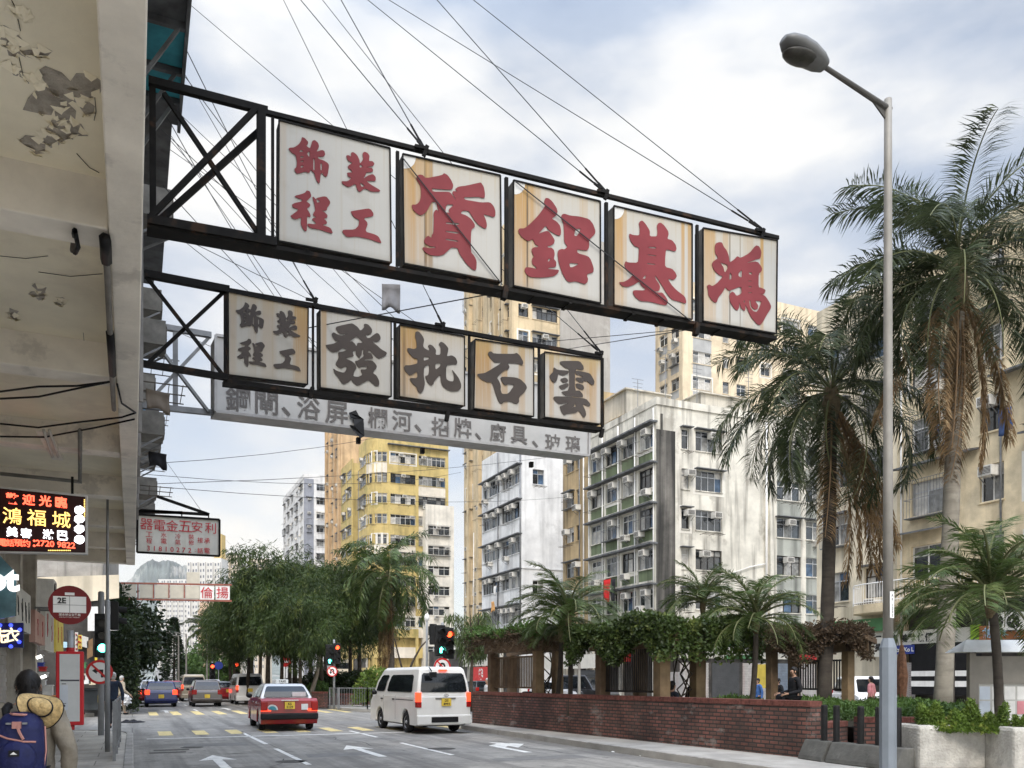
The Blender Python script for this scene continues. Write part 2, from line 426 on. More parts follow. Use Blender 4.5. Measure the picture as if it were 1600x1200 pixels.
# covers and gratings let into the road
MANH = mat('cast iron cover', (.07,.066,.06), .7, .4, var=.3, scale=12, bump=.5)
for px, py, wx, wy in ((262,1176,.75,.3), (268,1172,.75,.3)):
    p = G(px, py)
    strip('drain_cover', p.x-wx/2, p.y-wy/2, p.x+wx/2, p.y+wy/2, MANH)
rg = random.Random(5)
PATCHM = mat('darker road repair', (.17,.165,.155), .9, var=.15, scale=2, spot=.4, pcol=(.25,.24,.23), pscale=1.5)
for x0, y0, x1, y1 in ((1.1,21.5,2.6,22.6), (3.3,17.6,5.2,18.5), (6.5,15.2,8.6,15.9), (4.1,12.3,5.9,12.9), (.4,13.4,1.5,14.6), (6.6,30.4,8.9,32.6)):
    flat('road_patch', [(x0,y0), (x1,y0+.1), (x1-.05,y1), (x0+.08,y1-.05)], PATCHM, .0025)
SEAL = mat('crack sealant', (.05,.048,.045), .7, var=.2)
for x, y, ln, ang in ((2.0,14.5,3.2,.15), (5.4,19.5,4.4,-.1), (7.4,20.5,3.0,1.45), (1.2,19.0,2.2,1.5), (4.6,15.0,2.6,1.4), (8.6,16.5,4.0,.05), (3.9,10.6,3.0,1.3)):
    a = []; p = Vector((x, y, 0))
    for k in range(9): a.append(p.copy()); p += Vector((math.sin(ang+rg.uniform(-.4,.4)), math.cos(ang+rg.uniform(-.4,.4)), 0))*ln/8
    flat('road_crack', [(q.x-.014, q.y) for q in a] + [(q.x+.016, q.y+.012) for q in reversed(a)], SEAL, .0032)
for px, py, r in ((690,1170,.33), (455,1190,.3), (300,1168,.26)):
    c = G(px, py); flat('manhole_cover', [(c.x+r*math.cos(R(a)), c.y+r*math.sin(R(a))) for a in range(0,360,15)], MANH, .004)

# ------------------------------------------------------------------ the tenement over the left pavement
PLAST = mat('peeling cream paint', (.86,.795,.63), .85, var=.09, scale=.7, bump=.25, bscale=9, spot=.22, pcol=(.55,.48,.38), pscale=.8, streak=.12, scol=(.33,.29,.24), sscale=(1.5,.5,1))
PLAST2 = mat('bare plaster beam', (.80,.745,.65), .85, var=.12, scale=1.1, bump=.3, bscale=10, spot=.4, pcol=(.38,.35,.31), pscale=1.6)
GREYW = mat('dirty facade render', (.34,.32,.29), .9, var=.2, scale=1.2, streak=.6, scol=(.08,.075,.065), bump=.2)
B0 = thing('tenement_building', 'tall old tenement with peeling cream overhang above the left pavement', 'building', (0, 12, 0))
SZ = 5.0                                                   # underside of the beams
ys = [2.6, 3.6, 7.14, 10.62, 14.1, 17.5, 20.9, 24.3, 27.4]
mb = MB(); mb.bb(-4.2,2.6,SZ+.4, -.05,27.6,SZ+.7)  # near end cut short, out of frame, shaped to let skylight in beneath
rg = random.Random(22)
for px, py, r in ((14,62,.14), (22,72,.12), (58,82,.13), (80,155,.30), (96,188,.26), (108,205,.20), (70,222,.22), (45,120,.10), (112,135,.30), (126,160,.16), (20,105,.08), (30,18,.10), (60,455,.2), (20,490,.16), (95,470,.12)):
    c = W(px, py, F*(SZ+.4-CH)/(HY-py)) - Z3*(.0004*(px % 7)); loop = []; n = 15; ph = rg.random()*6
    for k in range(n): a = 2*math.pi*k/n; q = r*(.55+.35*math.sin(2*a+ph)+rg.uniform(-.25,.3)); loop.append(c + Vector((q*math.cos(a)*.7, max(.02, abs(q))*math.sin(a), -.0025)))
    mb.poly([loop], None, 1)
    for k in range(n):                                       # curled flakes of paint round the bare patch
        if rg.random() < .55:
            v = loop[k]; d = (v-c).normalized()*rg.uniform(.02,.05); s = Vector((-d.y, d.x, 0)).normalized()*rg.uniform(.02,.06); mb.add([v-s, v+s, v+s*.4-d-Z3*rg.uniform(.01,.04), v-s*.5-d-Z3*rg.uniform(.01,.03)], [(0,1,2,3)], 0)
for pts in (((18,0),(24,12),(22,20)), ((28,30),(32,48)), ((30,90),(36,118),(45,130)), ((148,150),(150,175),(147,188)), ((120,240),(140,262),(155,270)), ((60,425),(110,432),(160,428)), ((0,400),(40,404),(75,400)), ((130,520),(133,548))):
    mb.tube([W(px, py, F*(SZ+.392-CH)/(HY-py)) for px, py in pts], .0028, 4, 2)
mb.build('soffit', [PLAST, mat('bare grey plaster', (.40,.365,.315), .95, var=.25, scale=5, bump=.6), BLACK], B0)
mb = MB(); mb.bb(-.165,2.6,SZ, .07,27.6,SZ+.75); mb.build('edge_beam', PLAST2, B0, bevel=.012)
for y in ys:
    mb = MB(); mb.bb(-4.2,y,SZ+.02, -.168,y+.34,SZ+.45); mb.build('cross_beam', PLAST2, B0, bevel=.012)
mb = MB(); mb.bb(-4.2,2.6,SZ+.71, .05,27.5,15); mb.build('wall', GREYW, B0)
mb = MB(); mb.bb(-4.4,2.6,0, -2.75,27.5,SZ+.4)
for y in (4, 9, 14, 19, 23.6, 27.1): mb.bb(-2.75,y-.22,0, -2.45,y+.22,SZ+.4)
mb.build('shop_wall', mat('shop wall tile', (.42,.39,.34), .7, var=.2, scale=2, streak=.4), B0)
SHUT = mat('roller shutter steel', (.42,.40,.38), .5, .3, var=.12, scale=3, streak=.3, scol=(.35,.12,.1))
for y in (4.4, 9.4, 14.4, 19.4):
    mb = MB()
    for k in range(26): mb.bb(-2.74, y, .15+k*.1, -2.69-.02*(k % 2), y+4.0 if y < 19 else y+3.6, .15+k*.1+.094)
    mb.build('roller_shutter', SHUT, B0)
# fittings under the overhang
def conduit(pts, r, name='conduit', m=None):
    mb = MB(); mb.tube(pts, r, 6); return mb.build(name, m or mat('grey pipe', (.20,.19,.17), .6, var=.2), B0, smooth=True)
ez = SZ-.06
def onsof(px, py, z=SZ-.05): return W(px, py, F*(z-CH)/(HY-py))
conduit([onsof(165,385), onsof(168,430), onsof(171,500), onsof(174,575), onsof(178,640)], .028)
conduit([onsof(164,372), onsof(165,385), onsof(166,408)], .045, m=BLACK)
conduit([onsof(172,520), onsof(174,548), onsof(176,585)], .04, m=BLACK)
conduit([onsof(125,672), onsof(125,751)], .03); conduit([onsof(0,740), onsof(60,746), onsof(128,753)], .03)
conduit([onsof(113,392,SZ+.3), onsof(117,360), onsof(122,385), onsof(117,395)], .02, m=BLACK)
for a in (((0,612),(60,604),(120,603),(175,596)), ((0,662),(60,668),(120,660),(190,652),(212,645)), ((0,623),(60,620),(130,605),(170,597)), ((183,600),(190,630),(212,645)), ((0,682),(70,683),(150,668),(210,655))):
    conduit([onsof(*p) for p in a], .012, 'cable', BLACK)
lampm = mat('fluorescent fitting', (.5,.47,.42), .5, var=.1)
for dx in (0, 9):
    mb = MB(); mb.tube([onsof(68+dx,672), onsof(82+dx,714)], .02, 8); mb.build('lamp_tube', lampm, B0, smooth=True)
mb = MB(); mb.bar(onsof(66,671,SZ), onsof(90,716,SZ), .16, .06); mb.build('lamp_tray', PLAST2, B0)
# projecting clutter on the street facade above
CANM = mat('weathered canopy sheet', (.13,.135,.14), .6, .2, var=.3, scale=2, streak=.5, scol=(.05,.045,.04))
TEAL = mat('teal canopy paint', (.05,.30,.37), .6, var=.25, scale=2)
mb = MB(); mb.bb(.05,2.8,9.2, .60,12.5,9.28)
for y in (4.0, 6.2, 8.4, 10.5, 11.3, 11.9): mb.bb(.05,y,9.12, .57,y+.06,9.2); mb.bar((.07,y+.03,8.4), (.5,y+.03,9.15), .04)
for y0, y1 in ((4.4,5.9), (6.5,8.1), (10.6,11.27), (11.38,11.87)): mb.bb(.08,y0,9.175, .59,y1,9.199, 1)
mb.bb(.56,2.8,9.1, .60,12.5,9.2)
mb.build('canopy', [CANM, TEAL], B0)
rg = random.Random(4)
mb = MB()
mb.bb(.05,14.6,10.5, .58,19.5,12.6); mb.bb(.05,13.2,11.6,.5,14.4,12.6)
mb.build('metal_enclosure', mat('grey metal cladding', (.12,.12,.12), .6, .2, var=.3, scale=2, streak=.4), B0)
AC_MESHES = {}
ACW = mat('aged white casing', (.62,.60,.55), .6, var=.15, scale=3, streak=.3, scol=(.3,.26,.2))
def ac_mesh(kind=0):
    if kind not in AC_MESHES:
        mb = MB()
        if kind == 0:                                      # window unit, pointing to -y
            mb.bb(-.32,-.45,0, .32,.05,.42, 0); mb.bb(-.27,-.455,.05, .27,-.452,.37, 1)
            for k in range(6): mb.bb(-.27,-.47,.06+k*.055, .27,-.455,.075+k*.055, 0)
            mb.bar((-.28,-.42,-.01), (-.28,.02,-.3), .03, mi=2); mb.bar((.28,-.42,-.01), (.28,.02,-.3), .03, mi=2)
        else:                                              # split condenser with round fan
            mb.bb(-.42,-.36,0, .42,-.04,.6, 0)
            mb.lathe([(.24,0), (.24,.012)], (-.1,-.361,.3), 16, 1, (0,-1,0)); mb.lathe([(.06,0), (.06,.03)], (-.1,-.365,.3), 8, 0, (0,-1,0))
            for a in range(3): mb.bar((-.1-.23*math.cos(a*1.05),-.38,.3-.23*math.sin(a*1.05)), (-.1+.23*math.cos(a*1.05),-.38,.3+.23*math.sin(a*1.05)), .01, mi=0)
            mb.bar((-.35,-.36,-.02), (-.35,0,-.02), .04, mi=2); mb.bar((.35,-.36,-.02), (.35,0,-.02), .04, mi=2)
        AC_MESHES[kind] = mb.mesh('air_conditioner', [ACW, DARK, GREYSTEEL])
    return AC_MESHES[kind]
def ac_at(p, rz, parent, kind=0):
    o = bpy.data.objects.new('air_conditioner', ac_mesh(kind)); C.objects.link(o); o.parent = parent
    o.location = Vector(p) - BASE[parent.name]; o.rotation_euler = (0, 0, rz); return o
for y, z in ((13.6,8.3), (16.2,7.4), (18.5,8.9), (19.5,6.4), (21.0,7.6), (22.3,6.0), (23.4,7.0), (24.6,5.9), (25.6,6.6), (26.6,5.8), (20.4,9.6), (23.9,9.0), (17.2,6.1)):
    o = ac_at((.08, y, z), R(90), B0); o.material_slots[0].link = 'OBJECT'; o.material_slots[0].material = mat('soot grey casing', (.20,.19,.17), .7, var=.25, scale=3, streak=.5)
RACK = mat('rusty rack rod', (.10,.085,.07), .7, .3, var=.3)
for y, z in ((15.5,6.6), (18.0,7.9), (20.5,5.9), (22.8,8.2), (25.0,7.5), (26.2,6.2)):
    mb = MB()
    for k in range(3): mb.tube([(.06,y+k*.5,z), (.85,y+k*.5,z)], .012, 4)
    for k in range(3): mb.tube([(.35+k*.22,y,z+.015), (.35+k*.22,y+1.05,z+.015)], .009, 4)
    mb.build('drying_rack', RACK, B0)
for y, z in ((20,9.2), (23.2,7.9), (14.9,8.9), (25.7,9.4), (17.7,10.0), (21.4,11.6)):
    mb = MB(); mb.bb(.04,y,z, rg.uniform(.4,.62),y+1.9,z+.05); mb.build('window_hood', CANM, B0)
mb = MB()
for k in range(9):
    y = 13+k*1.6; mb = MB(); mb.tube([(.1,y,5.5), (.1,y+.02,14.9)], .045, 5); mb.build('drain_pipe', mat('old drain pipe', (.2,.19,.18), .7, var=.2), B0)
def cloth(name, label, p, wdt, h, m, rz=0, group=None, rng=None, ax=None):
    rng = rng or random.Random(int(p[0]*31+p[2]*7)); mb = MB(); nx, nz = 8, 6; k = len(mb.v)
    ph = rng.random()*6
    for j in range(nz+1):
        for i in range(nx+1):
            u, v = i/nx, j/nz
            mb.v.append(Vector(((u-.5)*wdt*(1-.12*v*math.sin(ph)), .05*math.sin(u*9+ph)*v+.03*math.sin(v*5+ph), -v*h*(1-.1*math.sin(u*4+ph)))))
    for j in range(nz):
        for i in range(nx):
            a = j*(nx+1)+i; mb.f.append([a, a+1, a+nx+2, a+nx+1]); mb.m.append(0)
    o = put(name, mb.mesh(name, m, None, True)); o.location = p; o.rotation_euler = (0,0,rz)
    s = o.modifiers.new('thickness', 'SOLIDIFY'); s.thickness = .012
    return tag(o, label, 'laundry', group)
blu = mat('blue cloth', (.05,.22,.38), .9, var=.2)
cloth('hanging_cloth', 'bright blue sheet hung outside the old tenement facade', (.24,20.0,7.5), .55, .5, blu, R(80))
cloth('hanging_cloth', 'dark garment hung from a rack on the old tenement facade', (.45,17.8,6.0), .35, .3, mat('black cloth', (.015,.015,.018), .9), R(20))
cloth('hanging_cloth', 'grey-brown rags hung from a rack on the tenement facade', (.4,15.6,6.5), .4, .35, mat('brown cloth', (.16,.13,.1), .9), R(20))

# ------------------------------------------------------------------ the big signs over the road
def rust_mat(name, bands, base=(.405,.39,.352), top=.3):
    m = bpy.data.materials.new(name); m.use_nodes = True; nt = m.node_tree; N, L = nt.nodes, nt.links; p = N['Principled BSDF']
    p.inputs['Roughness'].default_value = .45
    uv = N.new('ShaderNodeUVMap'); sp = N.new('ShaderNodeSeparateXYZ'); L.new(uv.outputs[0], sp.inputs[0])
    mp = N.new('ShaderNodeMapping'); mp.inputs['Scale'].default_value = (34,.5,1); L.new(uv.outputs[0], mp.inputs[0])
    no = N.new('ShaderNodeTexNoise'); no.inputs['Scale'].default_value = 1; no.inputs['Detail'].default_value = 4; L.new(mp.outputs[0], no.inputs[0])
    mp2 = N.new('ShaderNodeMapping'); mp2.inputs['Scale'].default_value = (75,.9,1); L.new(uv.outputs[0], mp2.inputs[0])
    nf = N.new('ShaderNodeTexNoise'); nf.inputs['Scale'].default_value = 1; nf.inputs['Detail'].default_value = 5; L.new(mp2.outputs[0], nf.inputs[0])
    n3 = N.new('ShaderNodeTexNoise'); n3.inputs['Scale'].default_value = 3; n3.inputs['Detail'].default_value = 5; L.new(uv.outputs[0], n3.inputs[0])
    def mth(op, a, b=None, clamp=False):
        k = N.new('ShaderNodeMath'); k.operation = op; k.use_clamp = clamp
        for i, q in enumerate((a, b)):
            if q is None: continue
            if isinstance(q, (int, float)): k.inputs[i].default_value = q
            else: L.new(q, k.inputs[i])
        return k.outputs[0]
    def mixc(a, f, c):
        k = N.new('ShaderNodeMix'); k.data_type = 'RGBA'; L.new(f, k.inputs['Factor'])
        if isinstance(a, tuple): k.inputs['A'].default_value = (*a, 1)
        else: L.new(a, k.inputs['A'])
        k.inputs['B'].default_value = (*c, 1); return k.outputs['Result']
    u, v = sp.outputs['X'], sp.outputs['Y']
    cur = mixc(base, mth('MULTIPLY', n3.outputs['Fac'], .35), (.50,.49,.45))
    cur = mixc(cur, mth('MULTIPLY', mth('SUBTRACT', no.outputs['Fac'], .54, True), 1.7, True), (.36,.28,.17))
    cur = mixc(cur, mth('MULTIPLY', mth('SUBTRACT', n3.outputs['Fac'], .55, True), 3.0, True), (.30,.27,.22))
    for (c, wd, s, kind) in bands:                          # rust run: centre, half width, strength, 0 ochre / 1 dark drip
        d = mth('ABSOLUTE', mth('SUBTRACT', u, c)); f = mth('MULTIPLY', mth('SUBTRACT', 1.0, mth('DIVIDE', d, wd), True), 1.7, True)
        if kind == 0:
            f = mth('MULTIPLY', f, mth('MULTIPLY', no.outputs['Fac'], 2.9), True)
            f = mth('MULTIPLY', f, mth('ADD', mth('MULTIPLY', v, .55), .45))
            f = mth('MULTIPLY', f, mth('MULTIPLY', mth('SUBTRACT', nf.outputs['Fac'], .22, True), 4.2, True))
        f = mth('MULTIPLY', f, s, True)
        cur = mixc(cur, f, (.38,.205,.042) if kind == 0 else (.07,.045,.02))
    f = mth('MULTIPLY', mth('MULTIPLY', mth('SUBTRACT', v, .72, True), 3.0), mth('MULTIPLY', no.outputs['Fac'], top*2), True)
    cur = mixc(cur, f, (.40,.30,.14))
    f = mth('MULTIPLY', mth('SUBTRACT', .07, v, True), 7.0, True)
    cur = mixc(cur, f, (.25,.22,.17))
    L.new(cur, p.inputs['Base Color'])
    return m
class Plane:
    def __init__(s, px0, d0, px1, d1):
        s.o = W(px0, HY, d0); s.s = (W(px1, HY, d1) - s.o); s.s.z = 0; s.s.normalize()
        s.n = Vector((s.s.y, -s.s.x, 0))
    def p(s, px, py, off=0.0): return RP(px, py, s.o + s.n*off, s.n)
def sign_panel(root, pl, quad, m, depth=.3, name='panel'):
    q = [pl.p(*c) for c in quad]                           # TL TR BR BL
    mb = MB(); b = [c - pl.n*depth for c in q]
    mb.add(q, [(0,3,2,1)], 0); mb.add(q + b, [(0,1,5,4), (1,2,6,5), (2,3,7,6), (3,0,4,7), (4,5,6,7)], 1)
    o = mb.build(name, [m, mat('panel casing', (.10,.095,.085), .6, var=.3, spot=.4, pcol=(.1,.05,.02), pscale=3)], root, fix=False)
    me = o.data; uvl = me.uv_layers.new(name='UVMap'); s0 = q[3].dot(pl.s); s1 = q[2].dot(pl.s)
    for lo in me.loops:
        c = me.vertices[lo.vertex_index].co + BASE[root.name]
        t = (c.dot(pl.s)-s0)/(s1-s0); zb = q[3].z*(1-t)+q[2].z*t; zt = q[0].z*(1-t)+q[1].z*t
        uvl.data[lo.index].uv = (t, (c.z-zb)/(zt-zb))
    mb = MB()                                              # thin rim round the face
    for a, b2 in ((0,1), (1,2), (2,3), (3,0)): mb.bar(q[a]+pl.n*.008, q[b2]+pl.n*.008, .018, .02)
    mb.build('rim', STEEL, o)
    return o, q
def trace(txt, x0, y0, sc):
    res = []
    for l in txt.strip().split('|'):
        nums = [float(v) for v in l.replace(';', ' ').replace(',', ' ').split()]
        res.append([(x0+nums[i]*sc, y0+nums[i+1]*sc) for i in range(0, len(nums), 2)])
    return res
GL = {}
GL['zhi'] = [trace('205,100;235,85;270,90;300,125;470,92;492,70;530,92;570,150;588,195;580,235;555,245;400,235;367,228;368,265;540,265;565,280;608,348;614,345;575,275;590,256;632,266;605,238;640,212;730,200;860,170;875,168;905,210;918,280;915,330;890,330;850,318;770,322;697,322;710,348;790,362;880,377;970,373;1010,415;1028,470;1025,520;1005,530;960,515;900,500;925,550;940,610;930,650;905,645;850,610;800,550;770,500;745,465;690,460;660,490;720,510;770,545;812,600;812,635;780,655;772,700;770,890;810,940;832,990;828,1070;815,1085;780,1070;720,1010;650,910;632,850;570,845;530,880;490,920;430,935;340,925;290,890;265,855;275,842;330,850;345,855;405,846;400,838;340,832;290,800;282,770;300,740;330,720;345,740;365,742;362,715;380,700;385,560;382,490;395,460;415,450;440,478;425,440;412,372;365,368;340,415;310,470;270,505;240,510;200,485;160,440;155,398;200,400;235,370;250,320;252,240;240,190;205,140|515,398;595,398;535,455;552,483;505,480|512,583;648,592;645,612;512,600|508,672;642,685;640,705;510,684|508,752;640,775;638,787;508,768', 620, 260, .15)]
GL['lu'] = [trace('415,140;430,108;465,110;510,150;560,225;572,270;555,315;500,350;555,380;600,430;613,500;605,550;570,548;510,515;460,480;432,432;390,480;345,530;430,495;465,497;500,540;538,600;530,640;500,665;455,670;455,690;500,690;530,720;538,770;525,820;555,855;555,905;540,920;470,925;460,940;520,945;590,950;575,990;530,1025;440,1040;330,1042;245,1035;195,990;183,945;200,920;240,920;330,940;310,908;280,890;268,850;275,815;295,795;265,735;270,700;300,685;345,685;345,668;310,655;285,600;270,595;240,612;200,605;140,555;108,500;120,465;180,465;240,420;340,320;430,195;415,165|462,820;497,820;457,860', 795, 295, .13333),
  trace('610,330;625,300;650,292;720,315;830,325;940,355;985,410;1015,490;1010,530;940,600;942,680;920,725;860,720;800,712;805,755;930,790;960,830;995,930;990,980;920,1000;915,1020;928,1060;920,1095;890,1120;850,1105;780,1085;710,1098;670,1070;620,980;580,850;570,760;580,720;620,705;650,712;688,678;648,625;645,500;640,410|778,475;848,463;800,555;765,552|705,868;830,880;720,930', 795, 295, .13333)]
GL['ji'] = [trace('360,140;380,115;405,112;440,150;490,230;488,295;573,297;580,240;572,170;590,140;620,135;660,170;705,235;710,275;692,325;750,340;790,390;803,440;790,470;765,470;720,455;678,452;668,560;668,655;750,675;790,720;808,765;770,810;700,790;740,860;800,925;900,1000;918,1060;910,1085;850,1065;750,1040;690,970;640,885;575,785;545,748;560,800;600,855;610,890;598,935;550,940;575,955;635,953;680,1010;705,1065;680,1105;620,1095;480,1060;375,1055;315,1005;288,955;300,925;430,930;435,910;385,870;370,820;300,865;230,890;165,880;125,830;180,830;240,800;308,730;280,745;210,680;190,630;205,585;235,602;350,605;358,520;362,425;310,412;270,360;248,310;250,260;290,280;368,285;372,200|475,420;562,420;560,438;475,432|465,505;562,520;560,530;466,515|460,610;552,618;550,630;460,622|440,745;440,790;400,792', 950, 330, .13333)]
GL['hong'] = [trace('200,190;215,150;255,137;285,142;305,190;340,235;365,300;372,378;430,340;465,300;500,325;610,265;680,175;720,185;748,250;735,330;690,340;560,385;700,360;755,440;750,480;715,510;712,665;750,675;800,700;775,750;715,740;790,765;840,840;862,890;855,920;815,980;760,1080;725,1115;690,1095;620,1010;575,905;556,868;560,930;545,945;510,915;488,838;488,900;465,942;430,920;380,840;368,760;400,715;430,730;455,770;515,740;510,655;370,710;345,690;325,665;290,730;240,790;225,840;205,850;165,820;125,760;120,690;108,650;135,632;170,655;220,625;300,540;250,525;190,465;165,400;180,365;240,325;205,270|262,375;350,405;350,450;318,498;300,430|375,490;398,520;395,570;367,580|518,460;516,555;480,540;478,505|600,493;635,493;635,517;602,515|592,590;632,592;630,600;592,598|595,655;632,658;630,670;595,666|590,730;632,722;630,735;592,735|535,825;552,822;548,860|600,820;618,820;625,890;665,930;700,925;710,880;670,825;750,830;720,910;690,960;650,945;615,905', 1090, 360, .13333)]
GL['fa'] = [trace('240,230;265,200;490,150;525,165;590,210;630,270;690,215;685,170;710,155;760,175;810,240;815,290;780,325;705,340;755,395;880,300;920,315;948,370;940,410;905,440;805,435;870,480;960,560;1050,610;1025,660;930,705;880,680;770,570;745,605;800,620;830,690;825,700;700,715;695,735;810,728;860,775;888,820;880,860;845,890;825,930;880,965;920,1040;928,1090;920,1130;890,1140;850,1120;760,1040;700,1070;600,1125;570,1120;520,1080;485,1030;450,1075;370,1110;335,1080;300,1020;220,920;205,855;270,900;370,925;400,895;420,835;395,828;330,865;260,820;240,780;295,690;280,605;380,590;418,565;360,535;270,600;195,608;120,550;80,490;200,475;300,425;240,425;195,370;180,320;210,290;270,325;350,350;435,292;350,330;290,300|455,440;570,355;620,395;670,445;640,460;585,455;568,515;545,470;500,430|520,590;556,575;562,640;615,700;650,640;655,570;685,560;670,620;690,660;600,730;540,745;600,850;640,840;740,822;720,872;640,870;635,890;665,955;600,990;520,980;530,920;570,850;560,800;500,745;405,705;430,690;530,670;512,612', 500, 490, .1)]
GL['pi'] = [trace('285,260;290,185;340,175;400,245;428,310;408,400;430,440;500,480;510,440;482,410;510,380;560,400;615,470;605,545;680,545;685,420;652,375;690,335;750,370;805,440;800,490;780,570;860,550;920,590;948,660;930,700;870,690;770,710;770,920;820,955;880,960;892,920;885,840;855,770;910,830;970,910;1008,1010;1000,1070;960,1110;860,1118;780,1090;710,1030;685,960;680,850;575,970;575,1000;535,1030;480,980;435,880;490,860;505,800;500,690;425,740;420,870;440,990;415,1100;370,1155;325,1110;310,1050;240,990;190,905;320,910;320,800;210,875;130,800;110,740;135,705;200,710;320,680;325,640;320,605;250,590;160,480;165,440;200,440;260,455;310,440;305,330|420,580;500,575;500,610;420,640|600,685;682,668;680,720;605,780', 620, 500, .1)]
GL['shi'] = [trace('205,175;220,148;250,145;275,172;520,175;548,160;590,195;632,275;615,315;570,290;440,285;468,330;450,360;420,365;380,390;315,460;345,505;362,560;358,600;375,652;450,650;525,545;445,535;425,552;400,545;352,465;380,445;540,455;600,480;660,540;675,580;640,635;578,690;580,750;545,775;470,740;400,745;370,775;330,740;300,650;255,510;205,515;130,480;70,415;165,405;230,370;380,275;290,280;240,230', 735, 530, .13125)]
GL['yun'] = [trace(t, 735, 530, .13125) for t in ('1060,285;1075,260;1275,258;1310,270;1345,320;1350,360;1330,370;1245,350;1243,612;1300,610;1340,660;1340,690;1300,690;1140,675;1100,650;1080,625;1175,610;1175,355;1125,340', '990,330;1035,365;1168,375;1168,410;1100,435;1045,410;1030,490;1000,525;960,490;938,435;985,390', '1252,370;1400,400;1430,415;1478,500;1470,540;1440,545;1390,500;1340,500;1345,520;1300,515;1250,480;1254,455;1335,455;1320,435;1250,420', '1065,475;1135,455;1165,490;1150,515;1100,520', '1050,555;1165,520;1168,560;1110,600;1075,595', '1250,530;1280,525;1340,545;1355,580;1340,605;1300,595;1258,570', '985,700;1000,680;1140,682;1250,697;1375,707;1430,770;1420,805;1330,770;1370,850;1378,900;1360,935;1340,930;1290,850;1250,880;1150,890;1115,910;1080,860;1060,800;1090,790;1180,750;1060,778;1010,740|1240,765;1260,800;1205,815;1235,800')]
GL['small'] = [trace(t, 440, 200, .15) for t in ('205,130;210,95;240,105;278,145;275,170;255,185;295,215;310,170;320,135;345,125;380,155;392,195;360,250;420,230;445,240;455,280;435,300;375,300;380,320;440,340;480,365;495,390;480,490;465,510;440,500;420,465;405,490;400,560;390,583;360,545;340,470;320,455;300,430;295,465;275,468;250,455;200,470;155,478;130,430;155,410;160,350;145,280;110,265;70,220;85,205;130,205;180,170|180,250;205,225;230,250|195,298;225,293;228,308;195,312|197,345;225,338;228,352;200,357|200,395;225,390;225,410;197,415|330,320;342,318;345,440;330,440|405,365;420,370;418,440;405,440|295,242;262,262;280,298;288,300',
  '670,290;690,282;725,300;720,260;745,250;785,280;810,330;815,370;835,350;850,320;840,270;860,247;895,260;917,290;908,345;945,345;968,370;955,395;930,400;880,410;940,415;955,440;945,460;880,465;880,480;850,530;900,495;950,480;980,510;980,550;960,555;880,550;920,585;1030,650;1020,665;935,665;890,640;860,630;815,670;790,650;770,580;700,620;640,590;620,555;690,555;725,520;690,505;680,465;740,465;720,435;690,420;690,395;740,365;690,340|815,375;848,405;812,415|815,565;870,605;830,615',
  '130,710;240,680;260,650;295,660;312,710;280,745;255,765;295,790;300,815;260,840;290,880;305,920;290,930;265,915;265,1060;250,1082;220,1050;198,1000;205,930;150,955;110,940;90,915;110,905;180,850;120,830;105,800;130,785;215,765;210,745;150,725',
  '318,720;335,718;355,745;365,730;440,712;470,718;505,765;505,790;475,830;470,860;410,865;440,872;480,910;475,935;440,945;475,980;470,1000;420,1010;510,1040;535,1095;515,1100;400,1060;300,1045;265,1010;275,995;350,1005;360,990;315,955;325,940;360,935;325,905;335,880;352,860;340,790|362,737;405,768;368,782',
  '718,870;740,865;900,838;930,850;957,890;955,920;850,940;900,990;870,1080;960,1105;1010,1130;1040,1195;1030,1200;920,1160;780,1130;680,1140;630,1085;640,1060;760,1060;800,1020;810,960;760,935;735,905')]
def smooth_loop(l):                                        # one corner-cutting pass rounds the brush outline
    r = []
    for i in range(len(l)):
        a, b = l[i], l[(i+1) % len(l)]
        r += [a*.82+b*.18, a*.18+b*.82]
    return r
def lettering(panel, root, pl, comps, m, name='character'):
    mb = MB()
    for loops in comps:
        mb.poly([smooth_loop([pl.p(x, y, .008) for x, y in l]) for l in loops], pl.n*.004)
    return mb.build(name, m, panel)
REDC = mat('faded red lettering', (.20,.040,.045), .6, spec=.15, var=.12, scale=1.2, streak=.3, scol=(.22,.06,.06), sscale=(3,3,.4))
BROWNC = mat('faded brown lettering', (.065,.052,.044), .5, var=.12, scale=1.2, streak=.2, scol=(.07,.055,.045))
def bl(pl, mb, a, b, w, h=None, off=0.0): mb.bar(pl.p(*a, off), pl.p(*b, off), w, h)

# --- sign one
P1 = Plane(432, 10.3, 1214, 13.53)
s1 = thing('hanging_sign', 'large steel framed sign of five white panels with faded red characters, topmost over the road', 'sign', P1.p(234, 345))
q1 = [[(435.8,188),(609,232),(611,411),(435,377)], [(629,241),(781.5,274.5),(783,441),(631,412)], [(802,282),(937.5,315),(938,474),(802,447)], [(958.7,322),(1081,350.5),(1081,499.5),(958.7,477)], [(1098,356.5),(1214,375.8),(1212.5,521.5),(1098,502)]]
ru1 = [rust_mat('panel one face', [(.03,.05,.25,0)], top=.05),
       rust_mat('panel two face', [(.05,.08,.9,0), (.15,.11,.75,0), (.215,.02,.9,1), (.265,.03,.6,1), (.25,.05,.7,0)]),
       rust_mat('panel three face', [(.07,.11,1.0,0), (.17,.07,.9,0), (.26,.06,.5,0), (.155,.013,.9,1), (.80,.06,.3,0)]),
       rust_mat('panel four face', [(.05,.08,1.0,0), (.13,.04,.6,0), (.88,.03,.9,0), (.97,.03,.9,0), (.60,.05,.25,0)]),
       rust_mat('panel five face', [(.08,.11,.8,0), (.30,.05,.5,0), (.80,.03,1.0,0), (.36,.012,.8,1), (.50,.009,.6,1), (.62,.08,.35,0)])]
